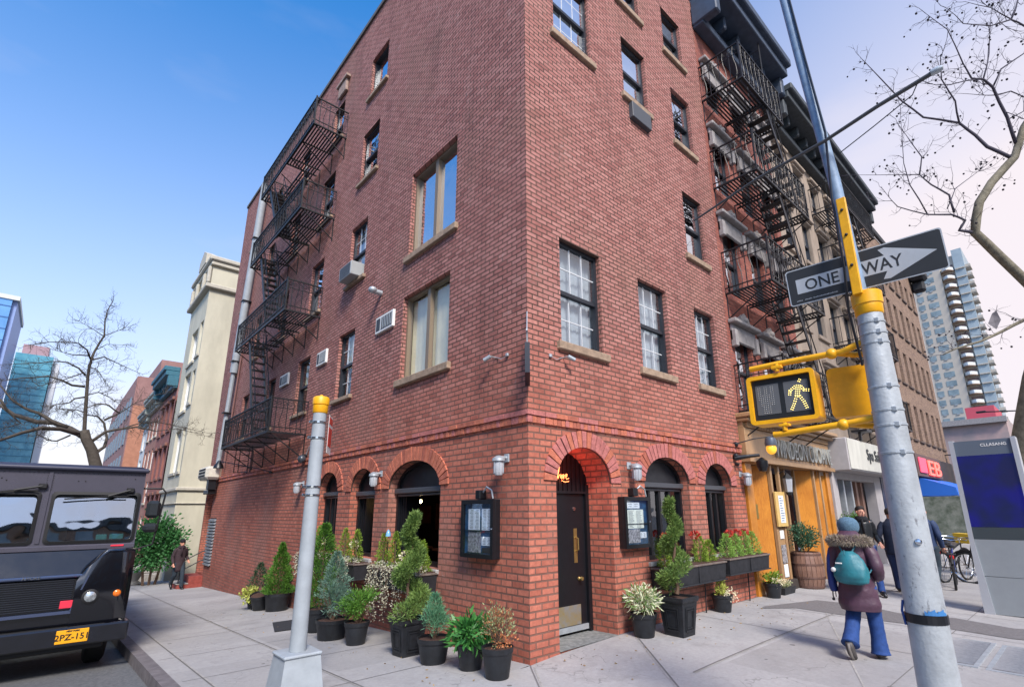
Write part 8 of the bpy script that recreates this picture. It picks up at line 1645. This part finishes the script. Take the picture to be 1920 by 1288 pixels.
# man coming towards the camera in a leather jacket
J2 = dict(pelvis=(0, 0, .93), spine=(0, .0, 1.08), chest=(0, .02, 1.32), neck=(0, .03, 1.48), hipL=(-.10, 0, .90), kneeL=(-.10, .16, .52), ankleL=(-.10, .22, .10), toeL=(-.10, .36, .04), hipR=(.10, 0, .90), kneeR=(.10, .02, .50), ankleR=(.10, -.24, .20), toeR=(.10, -.14, .05),
          shoulderL=(-.165, 0, 1.40), elbowL=(-.245, -.10, 1.14), wristL=(-.25, .10, 1.00), shoulderR=(.165, 0, 1.40), elbowR=(.24, -.02, 1.12), wristR=(.23, .12, .90))
def man(label, x, y, ang, jacket, top, legs, scarf=None, hat=None, s=1.0, coat_len=.86, J=J2, hair=True, shoes=M_BLACK, look=(0, 1, 0)):
    t = person(label, x, y, ang, J, ((0, .045, 1.62), look), s=s)
    z0 = coat_len; b = MB(); b.loft(rings(interp([(0, .0, z0, .185, .145), (0, 0, 1.05, .175, .135), (0, 0, 1.25, .185, .135), (0, 0, 1.38, .185, .125), (0, 0, 1.43, .15, .11), (0, .01, 1.47, .10, .09), (0, .02, 1.51, .075, .075)], 34), 24, 0, 1, .02)); b.build('jacket', jacket, t, smooth='full', world=False)
    for sd in ('L', 'R'):
        S_, E_, W_ = [Vector(J[k + sd]) for k in ('shoulder', 'elbow', 'wrist')]; limb_cloth('sleeve', t, [S_ + Vector((-S_.x * .2, 0, .02)), S_.lerp(E_, .25), S_.lerp(E_, .6), E_, E_.lerp(W_, .6), W_ - (W_ - E_).normalized() * .01], [.07, .074, .064, .057, .05, .043], jacket, .03, folds=.05, seed=3 if sd == 'L' else 4)
        H_, K_, A_2 = [Vector(J[k + sd]) for k in ('hip', 'knee', 'ankle')]; limb_cloth('trouser_leg', t, [H_ + Vector((0, 0, .03)), H_.lerp(K_, .5), K_, K_.lerp(A_2, .6), A_2 + Vector((0, 0, -.02))], [.105, .09, .072, .064, .062], legs, 0, folds=.05)
        T_ = Vector(J['toe' + sd]); b = MB(); d = (T_ - A_2).normalized(); b.tube([A_2 - d * .04 + Vector((0, 0, -.01)), A_2.lerp(T_, .3) + Vector((0, 0, -.02)), A_2.lerp(T_, .75) + Vector((0, 0, -.0)), T_ + d * .05], [.045, .05, .044, .026], 12); b.build('shoe', shoes, t, smooth='full', world=False)
    if scarf: b = MB(); b.loft(rings(interp([(0, .02, 1.43, .13, .12), (0, .03, 1.48, .125, .12), (0, .03, 1.53, .095, .10)], 8), 20, 0, 1, .06)); b.tube([(.02, .12, 1.47), (.03, .155, 1.35), (.02, .15, 1.18)], [.05, .06, .05], 10, flat=.4); b.build('scarf', scarf, t, smooth='full', world=False)
    if hair and not hat:
        b = MB(); b.loft(rings([(0, .0, 1.60, .070, .075), (0, .01, 1.64, .084, .095), (0, .022, 1.68, .086, .102), (0, .035, 1.715, .074, .09), (0, .04, 1.735, .04, .05)], 20, 0, 1, .02)); b.build('hair', M_HAIR, t, smooth='full', world=False)
    if hat: b = MB(); b.loft(rings([(0, .045, 1.645, .088, .104), (0, .04, 1.68, .092, .108), (0, .035, 1.73, .08, .094), (0, .03, 1.765, .045, .055)], 20, 0, 1, .01)); b.build('hat', hat, t, smooth='full', world=False)
    return t
m2 = man('dark haired man in black leather jacket and scarf striding towards the camera past the woman', 8.1, -1.42, math.radians(122), M_LEATH, None, M_JEAN, scarf=mat('scarf_black', '15161c', .9, noise=.2, bump=.5), s=1.0, look=(-.25, 1, 0))
m3 = man('person in a long navy coat with jeans walking away just left of the traffic pole', 8.7, -1.80, math.radians(-88), M_NAVY, None, mat('jeans_dark', '27365a', .8), s=.98, coat_len=.78)
m4 = man('person in a dark blue jacket showing to the right of the traffic pole', 9.4, -2.22, math.radians(-94), mat('jacket_blue', '22365a', .7, noise=.2), None, M_DKTR, s=1.0)
m5_ = man('person in dark brown coat and black cap walking towards the corner on the side street', -.78, 17.0, math.radians(190), M_BROWNC, None, M_DKTR, scarf=M_BROWNC, hat=mat('cap_black', '121317', .9, bump=.6), s=.93, coat_len=.62)

# ---------------------------------------------------------------- small litter on the paving
n = 150; xs = np.concatenate([-rng.random(80) * 1.6 - .1, rng.random(70) * 6 + .3]); ys = np.concatenate([rng.random(80) * 9 - .4, -rng.random(70) * 1.2 - .1])
P = np.array([(x, y, G(x, y) + .008) for x, y in zip(xs, ys)]); D = rng.normal(size=(n, 3)) * np.array([1, 1, .12])
o = leaves('leaf_litter', P, D, .035 * (.5 + rng.random(n)), .02, leaf_mat('leaf_litter', '6e5236', 'b09a6c', trans=0), None); o['kind'] = 'stuff'
# ---------------------------------------------------------------- blocks across the streets (seen mirrored in the panes)
def opposite(name, label, x0, x1, y0, y1, h, wm, face):
    t = thing(name, label, 'building', ((x0 + x1) / 2, (y0 + y1) / 2, 0)); b = MB(); b.box(x0, x1, y0, y1, -1.5, h); b.build('wall', wm, t); proto = None
    L = (y1 - y0) if face == 'x' else (x1 - x0); n = int(L / 2.2)
    for r in range(int((h - 3) / 3)):
        for k in range(n):
            u = 1.1 + k * 2.2; z = 4 + r * 3
            if proto is None:
                b = MB()
                if face == 'x': b.box(x1 + .0, x1 + .06, y0 + u - .5, y0 + u + .5, z, z + 1.7)
                else: b.box(x0 + u - .5, x0 + u + .5, y1, y1 + .06, z, z + 1.7)
                proto = b.build('window', M_TWD, t); o0 = (u, z)
            else:
                o = proto.copy(); COL.objects.link(o); o.parent = t; d = u - o0[0]; o.location = (0, d, z - o0[1]) if face == 'x' else (d, 0, z - o0[1])
    b = MB(); b.box(x0 - .3, x1 + .3, y0 - .3, y1 + .3, h, h + .5); b.build('cornice', M_CORND, t); return t
opposite('cream_block', 'cream brick block across the side street, behind the camera', -34, -18, -12, 14, 13, M_CREAM, 'x')
opposite('brown_block', 'brown brick block across the side street, further from the avenue', -34, -18, 15, 50, 10, M_TAN, 'x')
opposite('tan_block', 'tan brick block across the avenue, behind the camera', -12, 30, -46, -31, 12, M_TAN, 'y')
